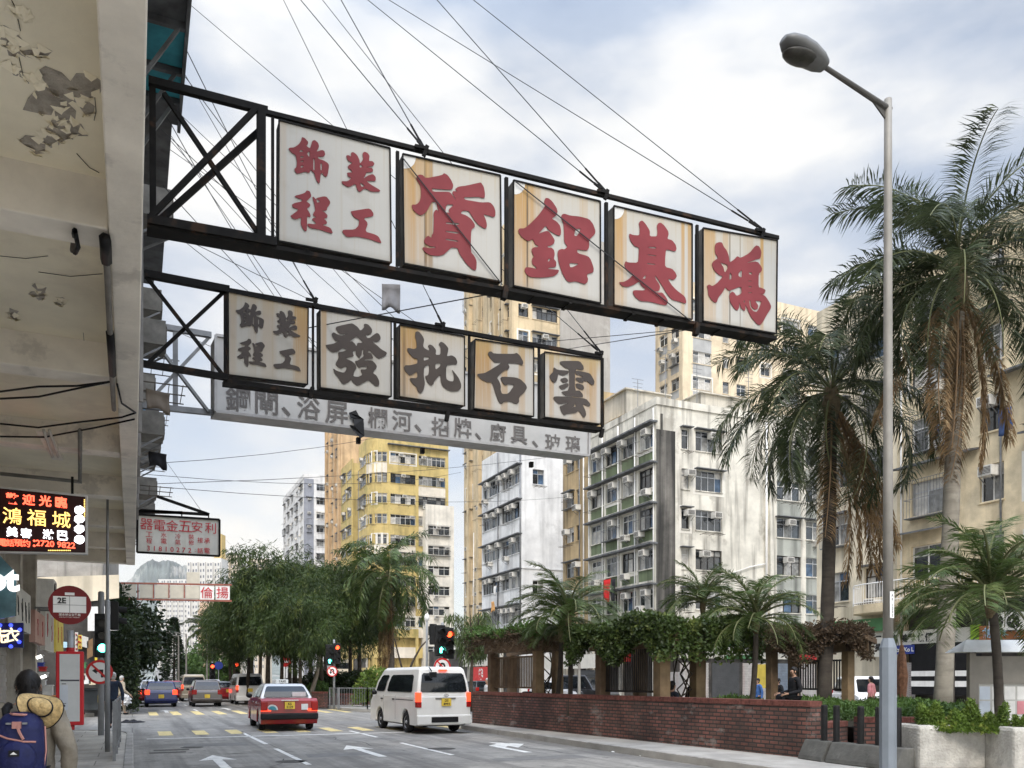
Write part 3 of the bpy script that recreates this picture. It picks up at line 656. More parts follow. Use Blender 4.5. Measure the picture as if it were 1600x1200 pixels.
for i, (q, key) in enumerate(zip(q1, ('small', 'zhi', 'lu', 'ji', 'hong'))):
    pn, qq = sign_panel(s1, P1, q, ru1[i], .2)
    if key == 'small':
        for comps in ([GL['small'][0]], [GL['small'][1]], [GL['small'][2], GL['small'][3]], [GL['small'][4]]): lettering(pn, s1, P1, comps, REDC)
        q1w = qq
    else: lettering(pn, s1, P1, GL[key], REDC)
    if key in ('lu', 'zhi', 'ji'):                          # painted-over corner patch
        mb = MB(); e = (qq[1]-qq[0]); f = (qq[3]-qq[0]); c = [qq[0]+P1.n*.003] + [qq[0]+P1.n*.003 + e*(.13*math.cos(R(a))) + f*(.13*math.sin(R(a))) for a in range(0, 91, 15)]
        mb.add(c, [list(range(len(c)))]); mb.build('corner_patch', mat('clean panel plastic', (.62,.61,.58), .4, var=.05), pn)
mb = MB(); D = .25
bl(P1, mb, (232,126), (418,174), .075, .085, -.05); bl(P1, mb, (415,176), (1216,372), .04, .04, -.03)
bl(P1, mb, (415,176), (1216,372), .05, .06, -D)
a, b = P1.p(230,349), P1.p(1214,527); mb.ob(a - Z3*.03, b-a, -P1.n*D, Z3*.05)
bl(P1, mb, (230,343), (432,379), .08, .10, 0); bl(P1, mb, (230,343), (432,379), .08, .10, -D)
for px, y0, y1, wd in ((408,172,382,.10), (426,184,384,.035), (621,237,416,.04), (791,278,448,.045), (947,317,480,.045), (1089,352,505,.04)):
    bl(P1, mb, (px,y0), (px,y1), wd, wd, -.04); bl(P1, mb, (px,y0), (px,y1), wd*.7, wd*.7, -D)
bl(P1, mb, (238,132), (239,340), .07, .07, -.1)
bl(P1, mb, (256,146), (412,378), .05, .05, -.05); bl(P1, mb, (236,338), (400,170), .06, .06, 0); bl(P1, mb, (252,342), (404,206), .065, .065, -.22)
for q in q1:
    for k in range(2):
        a = P1.p(*q[3]) + (P1.p(*q[2])-P1.p(*q[3]))*(.25+.4*k) - Z3*.06; mb.bar(a, a - P1.n*D, .05, .05)
for px, py in ((662,238), (945,306), (1190,366)):
    p = P1.p(px, py); mb.bar(p - Z3*.05, p + Z3*.10 + P1.s*.05, .03, .05); mb.bar(p+Z3*.05-P1.s*.12, p+Z3*.06+P1.s*.06, .04)
for px, py in ((790,450), (1089,508)):
    p = P1.p(px, py); mb.bar(p + Z3*.02, p - Z3*.16 - P1.s*.03, .07, .09)
mb.build('frame', STEEL, s1)

# --- sign two
P2 = Plane(357, 12.6, 938, 16.1)
s2 = thing('hanging_sign', 'middle steel framed sign of five rust stained panels with brown characters', 'sign', P2.p(234, 575))
q2 = [[(356.5,455.7),(481.5,480.6),(480.4,601),(357,586)], [(499.6,483.8),(611,501.8),(611,620),(500,606)], [(624,507.6),(725.6,525.7),(725.6,634.7),(624,620)], [(742,530),(833.6,543.8),(833.6,651),(740,638.3)], [(850.6,550),(938.8,561.8),(938.8,663),(850.6,652)]]
ru2 = [rust_mat('brown sign face one', [(.92,.13,.95,0), (.50,.12,.35,0), (.05,.06,.4,0), (.3,.05,.25,0)], (.44,.415,.36), .5),
       rust_mat('brown sign face two', [(.05,.05,.7,0)], (.48,.46,.415), .15),
       rust_mat('brown sign face three', [(.14,.2,1.0,0), (.07,.03,.5,1)], (.47,.445,.40), .5),
       rust_mat('brown sign face four', [(.16,.18,1.0,0), (.50,.07,.8,0), (.80,.07,.7,0)], (.47,.445,.40), .7),
       rust_mat('brown sign face five', [(.12,.05,.8,0), (.65,.25,.7,0), (.86,.08,.8,0)], (.47,.445,.40), 1.0)]
def remap(comps, qa, pa, qb, pb):                           # same lettering, laid out again on another panel
    res = []
    wa, ha = (qa[1]-qa[0]).length, qa[0].z-qa[3].z
    for loops in comps:
        r = []
        for l in loops:
            t = []
            for x, y in l:
                p = pa.p(x, y); u = (p-qa[3]).dot(pa.s)/((qa[2]-qa[3]).dot(pa.s))
                zb = qa[3].z*(1-u)+qa[2].z*u; zt = qa[0].z*(1-u)+qa[1].z*u; v = (p.z-zb)/(zt-zb)
                q = (qb[3]*(1-u)+qb[2]*u)*(1-v) + (qb[0]*(1-u)+qb[1]*u)*v
                t.append(q + pb.n*.008)
            r.append(t)
        res.append(r)
    return res
for i, (q, key) in enumerate(zip(q2, ('small', 'fa', 'pi', 'shi', 'yun'))):
    pn, qq = sign_panel(s2, P2, q, ru2[i], .17)
    if key == 'small':
        for idx in ((0,), (1,), (2,3), (4,)):
            mb = MB()
            for loops in remap([GL['small'][k] for k in idx], q1w, P1, qq, P2): mb.poly([smooth_loop(l) for l in loops], P2.n*.004)
            mb.build('character', BROWNC, pn)
    else: lettering(pn, s2, P2, GL[key], BROWNC)
mb = MB(); D = .21
bl(P2, mb, (226,428), (358,453), .09, .10, -.03); bl(P2, mb, (350,453), (940,558), .065, .065, -.03); bl(P2, mb, (350,453), (940,558), .06, .06, -D)
a, b = P2.p(226,573), P2.p(941,668); a2 = P2.p(352,592)
bl(P2, mb, (222,568), (356,590), .07, .09, 0); mb.ob(a2 - Z3*.06, b-a2, -P2.n*D, Z3*.07)
for px, y0, y1, wd in ((352,453,590,.045), (489,478,606,.035), (617,503,624,.04), (733,524,642,.04), (842,544,655,.04), (941,560,668,.045)):
    bl(P2, mb, (px,y0), (px,y1), wd, wd, -.03); bl(P2, mb, (px,y0), (px,y1), wd*.7, wd*.7, -D)
bl(P2, mb, (228,432), (350,588), .045, .045, -.03); bl(P2, mb, (226,572), (350,456), .05, .05, -.1)
for px, py in ((490,474), (690,512), (938,556)):
    p = P2.p(px, py); mb.bar(p - Z3*.05, p + Z3*.10 + P2.s*.05, .03, .05); mb.bar(p+Z3*.04-P2.s*.12, p+Z3*.05+P2.s*.06, .04)
for px, py in ((488,608), (700,645), (941,672)):
    p = P2.p(px, py); mb.bar(p + Z3*.02, p - Z3*.14 - P2.s*.03, .06, .08)
mb.build('frame', STEEL, s2)

# --- sign three: long silver light box behind
P3 = Plane(337, 16.0, 920, 20.1)
s3 = thing('hanging_sign', 'long silver box sign with grey lettering, lowest and behind the brown lettered sign', 'sign', P3.p(234, 640))
q3 = [P3.p(337,524), P3.p(921,612), P3.p(920,712), P3.p(337,643)]
SILV = mat('silver sign face', (.43,.425,.41), .38, .2, var=.12, scale=.9, streak=.3, scol=(.40,.37,.33), sscale=(1.6,1.6,.3))
SILV2 = mat('silver sign casing', (.36,.35,.34), .4, .5, var=.15, scale=2, streak=.4, scol=(.2,.16,.12))
mb = MB(); bk = [c - P3.n*.55 for c in q3]
mb.add(q3, [(0,3,2,1)], 0); mb.add(q3+bk, [(0,1,5,4), (1,2,6,5), (2,3,7,6), (3,0,4,7), (4,5,6,7)], 1)
bx = mb.build('box', [SILV, SILV2], s3, fix=False)
mb = MB()
for a, b in ((0,1), (1,2), (2,3), (3,0)): mb.bar(q3[a]+P3.n*.01, q3[b]+P3.n*.01, .05, .05)
for t in (.57,): mb.bar(q3[0]+(q3[1]-q3[0])*t+P3.n*.01, q3[3]+(q3[2]-q3[3])*t+P3.n*.01, .035, .03)
mb.build('rim', SILV2, bx)
GREYC = mat('grey lettering', (.125,.115,.108), .5, var=.08)
for ch, px, py, h in (('鋼',372,624,38), ('閘',416.7,629,37), ('、',447,643,14), ('浴',482.6,637,36), ('屏',526,645,35), ('、',556,657,13), ('欄',590,654,33), ('河',628,658,32), ('、',653,669,12), ('招',688,668,31), ('牌',723,669,31), ('、',747,682,11), ('廚',778,676,29), ('具',811,680,28), ('、',836,694,11), ('玻',864,692,28), ('璃',895,694,27)):
    c = P3.p(px, py, .01); d = (c-EYE).dot(Vector((SN,CS,0)))
    mb = MB(); write(mb, ch, c, P3.s + Z3*((q3[2].z-q3[3].z)/(q3[2]-q3[3]).length), Z3, h/F*d, bold=.014)
    mb.build('character', GREYC, bx)
mb = MB()
bl(P3, mb, (222,505), (330,524), .10, .10, -.3); bl(P3, mb, (213,633), (332,645), .10, .10, -.3); bl(P3, mb, (274,515), (274,640), .09, .06, -.3)
bl(P3, mb, (220,640), (326,528), .10, .05, -.34); bl(P3, mb, (225,512), (326,644), .10, .05, -.26)
mb.build('bracket', GREYSTEEL, s3)
for px, py in ((560,684), (660,700), (830,722)):
    mb = MB(); p = P3.p(px, py, -.3); mb.bar(p, p - Z3*.12, .08, .1); mb.build('lug', STEEL, s3)

# --- sign four: small white sign further up the street
d4 = 22.0
y4 = W(279, 835, d4).y
s4 = thing('hanging_sign', 'small white sign with red lettering and a telephone number under a bracket', 'sign', WY(215, 805, y4))
mb = MB(); q4 = [WY(215,804,y4), WY(343,812,y4), WY(343,869,y4), WY(214,863,y4)]
mb.poly([q4], (0,.14,0), 0)
face4 = mat('small sign face', (.62,.61,.55), .5, var=.08, scale=1.5, streak=.35, scol=(.45,.42,.33))
pn4 = mb.build('panel', face4, s4)
mb = MB()
for a, b in ((0,1), (1,2), (2,3), (3,0)): mb.bar(q4[a]-Y3*.01, q4[b]-Y3*.01, .05, .05)
mb.build('rim', STEEL, pn4)
REDS = mat('red sign paint', (.50,.04,.05), .5, var=.1)
mb = MB(); sx = Vector((1,0,-.03))
for ch, px, py in zip('器電金五安利', (229,249.5,269,289.5,308,329), (819,821,821.5,822.5,823.5,825)): write(mb, ch, WY(px,py,y4-.02), sx, Z3, 17/F*d4, bold=.0)
for ch, px, py in zip('工水冷裝程電氣修', (233,256,278,299,233,256,278,299), (835,836,838,839,845,845.5,847,848)): write(mb, ch, WY(px,py,y4-.02), sx, Z3, 8/F*d4, bold=.004)
for ch, px, py in (('接',313,844), ('承',323.5,845)): write(mb, ch, WY(px,py,y4-.02), sx, Z3, 8.5/F*d4, bold=.004)
for k, ch in enumerate('31810272'): write(mb, ch, WY(232+k*9.2,856.5+k*.5,y4-.02), sx, Z3, 7.5/F*d4, bold=.008)
for ch, px in ((':',305), ('話',313), ('電',323.5)): write(mb, ch, WY(px,860.5,y4-.02), sx, Z3, (4 if ch == ':' else 8.5)/F*d4, bold=.008)
mb.build('lettering', REDS, pn4)
mb = MB(); Y4 = y4+.07
for a, b in (((212,764),(327,804)), ((212,797),(326,804)), ((212,800),(285,801))): mb.bar(WY(*a,Y4), WY(*b,Y4), .07, .07)
for px, y0, y1 in ((222,800,806), (284,801,809), (326,804,812)): mb.bar(WY(px,y0,Y4), WY(px,y1,Y4), .03, .03)
mb.build('bracket', STEEL, s4)

# --- sign five: long far sign
d5 = 44.0; y5 = W(260, 930, d5).y
s5 = thing('hanging_sign', 'distant long sign of blank beige panels ending in two white panels with red characters', 'sign', WY(200, 940, y5))
BEI = mat('blank beige panel', (.55,.51,.42), .6, var=.06); 
xs = [191,218,242,266,290]
for i, px in enumerate(xs):
    mb = MB(); c = [WY(px,913+i*.6,y5), WY(px+22,913+i*.6,y5), WY(px+22,934+i*.3,y5), WY(px,934+i*.3,y5)]; mb.poly([c], (0,.3,0)); mb.build('panel', BEI, s5)
mb = MB(); c = [WY(292,894,y5), WY(312,894,y5), WY(312,912,y5), WY(292,912,y5)]; mb.poly([c], (0,.3,0)); mb.build('panel', BEI, s5)
for px, ch in ((312.5,'倫'), (337,'揚')):
    mb = MB(); c = [WY(px,915,y5), WY(px+22,915,y5), WY(px+22,937,y5), WY(px,937,y5)]; mb.poly([c], (0,.3,0)); pn = mb.build('panel', WHITE, s5)
    mb = MB(); write(mb, ch, WY(px+10.5,926,y5-.02), X3, Z3, 18/F*d5, bold=.004); mb.build('character', REDS, pn)
mb = MB()
for px in (215.5,240,264,288): mb.bar(WY(px,913,y5), WY(px,935,y5), .06, .1)
mb.bar(WY(188,911,y5), WY(362,914,y5), .05, .09); mb.bar(WY(188,936,y5), WY(362,939,y5), .05, .09)
mb.build('frame', mat('red sign frame', (.28,.10,.07), .6, var=.3), s5)

# ------------------------------------------------------------------ stay wires and cables
def cable(pts, r, label, group='stay wires and cables over the road', name='stay_wire', sag=0.0):
    a, b = Vector(pts[0]), Vector(pts[-1]); mb = MB(); n = 8 if sag else 1
    p = [a + (b-a)*(i/n) - Z3*(sag*4*(i/n)*(1-i/n)) for i in range(n+1)]
    mb.tube(p, r, 4)
    return tag(mb.build(name, WIREM, off=a), label, 'wire', group)
def facade_pt(px, py, X=.35):                                # a point on the left facade seen at that pixel
    return W(px, py, F*X/(CS*(px-VPX)))
def stay(p, via, px=232.0, lab='', r=.007, fit=True):
    q = ((p-EYE)); d = q.dot(Vector((SN,CS,0))); sx = CX + q.dot(Vector((CS,-SN,0)))/d*F; sy = HY - q.z/d*F
    t = (px-sx)/(via[0]-sx); py = sy + (via[1]-sy)*t
    if fit:
        e = (facade_pt(px, py)-p).normalized(); mb = MB(); mb.tube([p, p+e*.18], .02, 5); mb.tube([p+e*.2, p+e*.55], .014, 5)
        tag(mb.build('turnbuckle', STEEL, off=p), 'turnbuckle of the ' + lab, 'turnbuckle', 'turnbuckles')
    return cable([p, facade_pt(px, py)], r, lab)
for (a, via, lab) in (((662,240), (533,0), 'stay wire from the first gap of the top sign'), ((660,238), (470,0), 'steeper stay wire from the first gap of the top sign'),
                      ((945,306), (683,0), 'stay wire from the third gap of the top sign'), ((940,304), (575,0), 'shallower stay wire from the middle of the top sign'),
                      ((1190,365), (740,0), 'steeper stay wire from the far end of the top sign'), ((1184,362), (608,0), 'shallower stay wire from the far end of the top sign')):
    stay(P1.p(*a)+Z3*.08, via, lab=lab)
for (a, via, lab) in (((490,474), (320,170), 'stay wire from the first gap of the brown lettered sign'), ((690,512), (443,0), 'stay wire from the third panel of the brown lettered sign'),
                      ((938,556), (504,0), 'stay wire from the far end of the brown lettered sign'), ((934,554), (430,120), 'lower stay wire from the far end of the brown lettered sign')):
    stay(P2.p(*a)+Z3*.08, via, lab=lab)
for (a, via, lab) in (((560,640), (300,260), 'stay wire reaching the silver sign near its middle'), ((660,655), (330,290), 'stay wire reaching the silver sign right of its middle'), ((915,690), (360,300), 'stay wire reaching the far end of the silver sign'), ((830,700), (420,310), 'stay wire reaching the silver sign by its last words')):
    stay(P3.p(*a, -.1), via, lab=lab, r=.008, fit=False)
for k, (a, b) in enumerate((((785,445),(628,245)), ((1080,502),(806,284)))):
    cable([P1.p(*a,.03), P1.p(*b,.03)], .008, ('thin wire slanting across the second panel of the top sign', 'thin wire slanting across third and fourth panels of the top sign')[k])
# phone lines from the facade towards the far side
for k, (y, z, tgt) in enumerate(((11,9.6,(560,592,24)), (12.5,10.2,(640,560,25)), (14,10.0,(700,600,27)), (15,9.0,(900,650,30)), (13,8.6,(600,640,24)), (16,9.6,(650,640,28)), (17,8.2,(720,690,30)), (12,9.0,(470,520,20)))):
    cable([(.4,y,z), W(*tgt)], .006, 'thin telephone cable running from the tenement facade behind the signs', 'telephone cables behind the signs', 'cable', .15)
for k, (a, b, lab) in enumerate((((213,757,26),(1000,690,60),'cable crossing the sky just under the silver sign'), ((213,726,27),(760,640,48),'cable rising from the tenement towards the tan tower'), ((213,758,28),(900,775,62),'low cable crossing in front of the yellow flats'), ((213,740,24),(720,738,55),'slack cable below the silver sign'))):
    cable([W(*a), W(*b)], .011, lab, None, 'cable', .5)
cable([P1.p(790,455), W(430,372+150,14)], .008, 'cable from the underside of the top sign to the brown sign', None)
cable([P1.p(1089,513), W(870,548,22)], .009, 'cable from the underside of the top sign towards the tan tower', None)
cable([P1.p(1089,513), W(560,560,20)], .006, 'long low cable running left from the underside of the top sign', None)
cable([WY(320,806,y4+.05), facade_pt(222,668,.3)], .006, 'thin stay wire holding up the small white sign', None)
gc = mat('grey rag', (.24,.24,.25), .95, var=.2)
o = cloth('rag', 'grey rag caught on a wire between the two upper signs', W(611,444,13.0), .28, .42, gc, R(-20)); o['category'] = 'rag'
# torn black plastic on the silver sign
mb = MB(); pts = [(545,645),(556,641),(561,650),(568,655),(569,682),(563,685),(548,668),(546,664),(553,665),(552,654),(547,652)]
mb.poly([[P3.p(x, y, .04+.02*(i % 3)) for i, (x, y) in enumerate(pts)]], P3.n*.01)
tag(mb.build('plastic_scrap', BLACK, off=P3.p(556,660)), 'torn black plastic scrap clinging to the silver box sign', 'plastic scrap')

# ------------------------------------------------------------------ apartment blocks across the gardens
CURT = mat('grey curtain behind glass', (.22,.22,.21), .25, var=.35, scale=3)
CURT2 = mat('pale curtain behind glass', (.48,.46,.42), .3, var=.2, scale=3)
CURT3 = mat('blue tinted glass', (.06,.10,.16), .12, var=.4, scale=2)
FR = {'w': mat('white window frame', (.66,.65,.62), .5, var=.08), 'd': mat('bronze window frame', (.035,.03,.027), .5, .3, var=.2), 'a': mat('aluminium window frame', (.40,.41,.42), .4, .5, var=.1)}
WM = {}
def win_mesh(w, h, n, fr, v):
    k = (round(w, 2), round(h, 2), n, fr, v)
    if k not in WM:
        rg = random.Random(hash(k[:3]) % 9973 + v*7); f = MB(); p = MB(); t = .05; zt = h*.70
        f.bb(0,0,0, t,.09,h); f.bb(w-t,0,0, w,.09,h); f.bb(t,0,0, w-t,.09,t); f.bb(t,0,h-t, w-t,.09,h)
        for i in range(1, n): f.bb(w*i/n-t/2,.01,t, w*i/n+t/2,.08,h-t)
        f.bb(t,.015,zt-t/2, w-t,.075,zt+t/2)
        for i in range(n):
            for z0, z1 in ((t,zt), (zt,h-t)):
                q = rg.random(); mi = 0 if q < .52 else 1 if q < .76 else 2 if q < .93 else 3
                p.add([(w*i/n,.05,z0), (w*(i+1)/n,.05,z0), (w*(i+1)/n,.05,z1), (w*i/n,.05,z1)], [(0,1,2,3)], mi)
        WM[k] = (f.mesh('window', FR[fr]), p.mesh('pane', [GLASS, CURT, CURT2, CURT3], fix=False))
    return WM[k]
def add_window(parent, p, rz, w, h, n, fr, v):
    a, b = win_mesh(w, h, n, fr, v)
    o = bpy.data.objects.new('window', a); C.objects.link(o); o.parent = parent; o.location = Vector(p)-BASE[parent.name]; o.rotation_euler = (0,0,rz)
    q = bpy.data.objects.new('pane', b); C.objects.link(q); q.parent = o
    return o
PATCHW = mat('fresh pale plaster', (.66,.63,.56), .85, var=.1, scale=1)
RK = {}
def rack_at(p, rz, T, w):                                   # folding laundry rack, some with washing pegged on it
    k = round(w, 1)
    if k not in RK:
        mb = MB()
        for i in range(3): mb.bar((-w/2+i*w/2,0,-.02), (-w/2+i*w/2,-.75,0), .022)
        for i in range(4): mb.bar((-w/2-.1,-.2-i*.18,0), (w/2+.1,-.2-i*.18,0), .014)
        RK[k] = mb.mesh('drying_rack', RACK)
    o = bpy.data.objects.new('drying_rack', RK[k]); C.objects.link(o); o.parent = T; o.location = Vector(p)-BASE[T.name]; o.rotation_euler = (0,0,rz)
CG = {}
def cage_at(p, rz, T, w, h):                                # projecting window cage
    k = (round(w, 1), round(h, 1))
    if k not in CG:
        mb = MB(); d = -.42
        for z in (0, h*.5, h): mb.bar((0,d,z), (w,d,z), .025); mb.bar((0,0,z), (0,d,z), .025); mb.bar((w,0,z), (w,d,z), .025)
        for i in range(int(w/.16)+1): mb.bar((min(w, i*.16),d,0), (min(w, i*.16),d,h), .014)
        mb.bb(0,d,-.03, w,0,0)
        CG[k] = mb.mesh('window_cage', [GREYSTEEL])
    o = bpy.data.objects.new('window_cage', CG[k]); C.objects.link(o); o.parent = T; o.location = Vector(p)-BASE[T.name]; o.rotation_euler = (0,0,rz)
def face(T, mb, o, ang, z0, z1, floors, bays, rg, t=.25, spand=None, ac=.4, hood=0, hm=1, fr='w', rack=.34, cage=.26, sp_h=None, vis=lambda z: True):
    """one facade: piers and spandrels round real openings; bays = (x0, x1, lights), floors = (sill, head)"""
    u = Vector((math.cos(ang), math.sin(ang), 0)); n = Vector((u.y, -u.x, 0)); o = Vector((o[0], o[1], 0))
    width = bays[-1]; bays = bays[:-1]; xs = 0
    def blk(x0, x1, a, b, mi=0, pr=0.0): mb.ob(o + u*x0 - n*t + Z3*a, u*(x1-x0), n*(t+pr), Z3*(b-a), mi)
    for bi, (x0, x1, nl) in enumerate(bays):
        if x0 > xs: blk(xs, x0, z0, z1)
        xs = x1; zb = z0
        for fi, (sl, hd) in enumerate(floors):
            s = sl
            if spand and sp_h: blk(x0, x1, zb, sl-sp_h); blk(x0, x1, sl-sp_h, sl, spand(fi, bi), -.03)
            else: blk(x0, x1, zb, sl, spand(fi, bi) if spand else 0)
            zb = hd
            if not vis(sl): continue
            f = (fr if isinstance(fr, str) else fr(fi, bi)) if rg.random() < .7 else rg.choice('wwad')
            add_window(T, o + u*x0 - n*.13 + Z3*sl, ang, x1-x0, hd-sl, nl, f, rg.randrange(7))
            mb.ob(o + u*(x0-.05) + Z3*(sl-.07), u*(x1-x0+.1), n*.07, Z3*.07, 0)
            if rg.random() < ac:
                k = o + u*(x0 + .45 + rg.random()*max(.1, x1-x0-.9)) + Z3*(hd-.55 if rg.random() < .7 else sl-.5) + n*.06
                ac_at(k, ang, T, 0)
            if rg.random() < .14:                            # a window whose surround was re-plastered
                q = MB(); a_ = o + u*(x0-.22) + Z3*(sl-.3); w_ = x1-x0+.44; h_ = hd-sl+.5
                for dx, dz, ww, hh in ((0,0,w_,.22), (0,h_-.16,w_,.16), (0,.22,.2,h_-.38), (w_-.2,.22,.2,h_-.38)): q.ob(a_ + u*dx + Z3*dz, u*ww, n*.012, Z3*hh)
                q.build('plaster_patch', PATCHW, T)
            if rg.random() < rack: rack_at(o + u*((x0+x1)/2) + Z3*(sl-.3), ang, T, min(1.6, x1-x0-.2))
            elif x1-x0 > 1 and rg.random() < cage: cage_at(o + u*(x0-.05) + Z3*(sl-.12), ang, T, x1-x0+.1, hd-sl+.15)
            if hood and rg.random() < hood: mb.ob(o + u*(x0-.15) + Z3*(hd+.05) + n*.002, u*(x1-x0+.3), n*.42, Z3*.06, hm)
        blk(x0, x1, zb, z1)
    if width > xs: blk(xs, width, z0, z1)
def core(mb, x0, y0, x1, y1, z1, i=.27, mi=0):               # the body behind the facades, flat roof and parapet
    mb.bb(x0+i, y0+i, 0, x1-.05, y1-.02, z1-.6, mi)
def pipe(T, pts, r=.06, m=None):
    mb = MB(); mb.tube(pts, r, 6); mb.build('drain_pipe', m or WHITE, T, smooth=True)
def bld(label, x, y, cat='building', name='apartment_block'): return thing(name, label, cat, (x, y, 0))
def fl(first, step, n, sl, hd): return [(first+step*k-sl, first+step*k-hd) for k in range(n)]
XB = 33.0
WW = lambda nm, c, st=.35, **k: mat(nm, c, .85, var=.13, scale=.5, bump=.15, bscale=12, streak=min(.85, st*1.5), scol=tuple(v*.28 for v in c), sscale=(1.5,1.5,.11), lo=.47, spot=.4, pcol=tuple(v*.62 for v in c), pscale=.35, **k)

# --- the green panelled block at the corner
rg = random.Random(11)
T8 = bld('four to five storey white block with olive green panels and a black stained corner', XB, 49.4)
WHT = mat('stained white render', (.62,.59,.51), .88, var=.16, scale=.6, bump=.2, bscale=12, streak=.9, scol=(.10,.09,.075), sscale=(1.6,1.6,.12), lo=.50, spot=.6, pcol=(.30,.275,.23), pscale=.45)
GRN = WW('olive green panel', (.15,.185,.105), .4)
GRY = WW('grey green render', (.36,.37,.33), .6)
STAIN = mat('mould blackened wall', (.14,.13,.115), .9, var=.3, scale=.6, streak=.85, scol=(.02,.02,.018), sscale=(2.2,2.2,.10), bump=.3, lo=.36)
mb = MB(); L8 = [8.2+2.8*k for k in range(5)]; Y8 = 58.8
fl8 = [(l-1.62, l-.18) for l in L8]
face(T8, mb, (XB,Y8), R(-90), 5.2, 20.6, fl8, [(.25,2.25,3), (2.55,4.55,3), (4.85,6.85,3), (7.15,9.05,3), 9.148], rg, spand=lambda f, b: 2, sp_h=.85, ac=.75, fr=lambda f, b: 'wdaw'[(f*3+b) % 4])
for l in L8: mb.ob((XB-.55,49.3,l-.03), (.6,0,0), (0,Y8-49.3,0), (0,0,.12), 1)
face(T8, mb, (XB,49.4), 0, 5.2, 20.6, fl8, [(2.1,2.75,1), (3.3,5.6,4), (10.6,12.9,3), (13.4,15.0,2), 15.4], rg, ac=.6, hood=.5, fr=lambda f, b: 'awda'[(f+b) % 4], spand=lambda f, b: 3 if b > 1 else 0)
mb.bb(XB+.001,49.36,5.3, XB+1.55,49.41,18.9, 4)
mb.bb(XB+.35,49.33,18.5, XB+.5,49.42,20, 4)
mb.bb(XB+9.8,49.15,5.2, XB+10.1,49.5,20.9, 0)
core(mb, XB, 49.4, XB+15.4, Y8, 20.6)
mb.bb(XB-.05,49.3,20.6, XB+15.4,49.55,21.1, 0); mb.bb(XB-.05,49.55,20.6, XB+.2,Y8,21.1, 0)
mb.build('wall', [WHT, CANM, GRN, GRY, STAIN], T8)
for y in (49.6, 52.0, 54.3, 56.6, 58.7): pipe(T8, [(XB-.09,y,5.2), (XB-.09,y,20.4)], .055)
pipe(T8, [(XB+9.5,49.25,4), (XB+9.5,49.25,20.5)], .09); pipe(T8, [(XB+6.2,49.28,9.2), (XB+8,49.28,9.8), (XB+9.4,49.28,10.1)], .04)
mb = MB(); mb.bb(XB+1.2,55.2,20.8, XB+5,58.5,23.6); mb.bb(XB+1.0,55.0,23.6, XB+5.2,58.7,23.7); mb.bb(XB+4.5,50.4,20.8,XB+9,54,22.3); mb.bb(XB+4.3,50.2,22.3,XB+9.3,54.2,22.38); mb.build('roof_hut', WW('roof hut sheet', (.55,.51,.43), .5), T8)
mb = MB(); mb.add([(XB+.2,55.4,21.3), (XB+.2,58,21.3), (XB+2.4,58,22.5), (XB+2.4,55.4,22.5)], [(0,1,2,3)]); mb.build('tarpaulin', mat('yellow tarpaulin', (.55,.33,.03), .6), T8)
for k, (x, y, h) in enumerate(((XB+1.5,50.5,4.0), (XB+4,50.2,3.2), (XB+8.8,50.4,3.6), (XB+.8,53,2.6))):
    mb = MB(); mb.tube([(x,y,20.8), (x,y,21+h)], .025, 5)
    for j in range(4): mb.bar((x-.5+j*.06,y,21+h-j*.28), (x+.5-j*.06,y,21+h-j*.28), .025)
    mb.build('aerial', GREYSTEEL, T8)
o = ac_at((XB-.1, 51.0, 6.2), R(-90), T8, 1)
cloth('hanging_cloth', 'red shirt drying outside the green panelled block', WX(948,905,XB-.75), 1.0, 1.6, mat('red cloth', (.55,.02,.02), .9), R(-90))
cloth('hanging_cloth', 'black trousers drying beside the red shirt', WX(958,905,XB-.75), .6, 1.7, mat('black cloth', (.015,.015,.018), .9), R(-90))

# --- tan sliver between the green panelled and the white block
T7 = bld('narrow tan block squeezed between the white block and the green panelled block', XB, 61)
TAN = WW('tan render', (.43,.32,.18), .5)
mb = MB(); face(T7, mb, (XB+.02,63.3), R(-90), 5, 25, fl(8.6,2.9,6,1.5,.25), [(.5,1.9,2), (2.3,2.9,1), 4.48], rg, ac=.8, hood=.4, fr='a')
mb.bb(XB+.3,58.84,0, XB+8,63.28,24.6); mb.build('wall', [TAN, CANM], T7)
pipe(T7, [(XB-.07,59.6,5), (XB-.07,59.6,24)], .06); pipe(T7, [(XB-.07,60.3,5), (XB-.07,60.3,24)], .045, GREYSTEEL)

# --- white block with the blank gable
T6 = bld('white block with a blank white gable and rows of cluttered windows', XB, 71.6)
WH6 = WW('white painted wall', (.70,.70,.69), .25)
mb = MB(); L6 = [8.7+3.25*k for k in range(5)]
face(T6, mb, (XB,81.4), R(-90), 5, 24.2, [(l-1.7, l-.15) for l in L6], [(.3,4.6,6), (5.1,9.4,6), 9.548], rg, ac=1, fr=lambda f, b: 'adwa'[(f+2*b) % 4])
for l in L6:
    mb.ob((XB-.5,71.55,l-.05), (.55,0,0), (0,9.8,0), (0,0,.10), 1)
    for k in range(3): ac_at((XB-.12, 72.6+k*2.9+rg.random(), l-.75+rg.random()*.2), R(-90), T6)
face(T6, mb, (XB,71.6), 0, 0, 24.2, [(9.6,10.9), (19.9,21.3)], [(1.15,2.35,2), 4.3], rg, ac=0, fr='w')
mb.bb(XB-.02,71.52,11.95, XB+4.32,71.6,12.1)
core(mb, XB, 71.6, XB+4.3, 81.4, 24.2); mb.build('wall', [WH6, CANM], T6)
pipe(T6, [(XB-.1,71.7,5), (XB-.1,71.7,24)], .07, GREYSTEEL); pipe(T6, [(XB-.1,77,5), (XB-.1,77,24)], .06, GREYSTEEL)
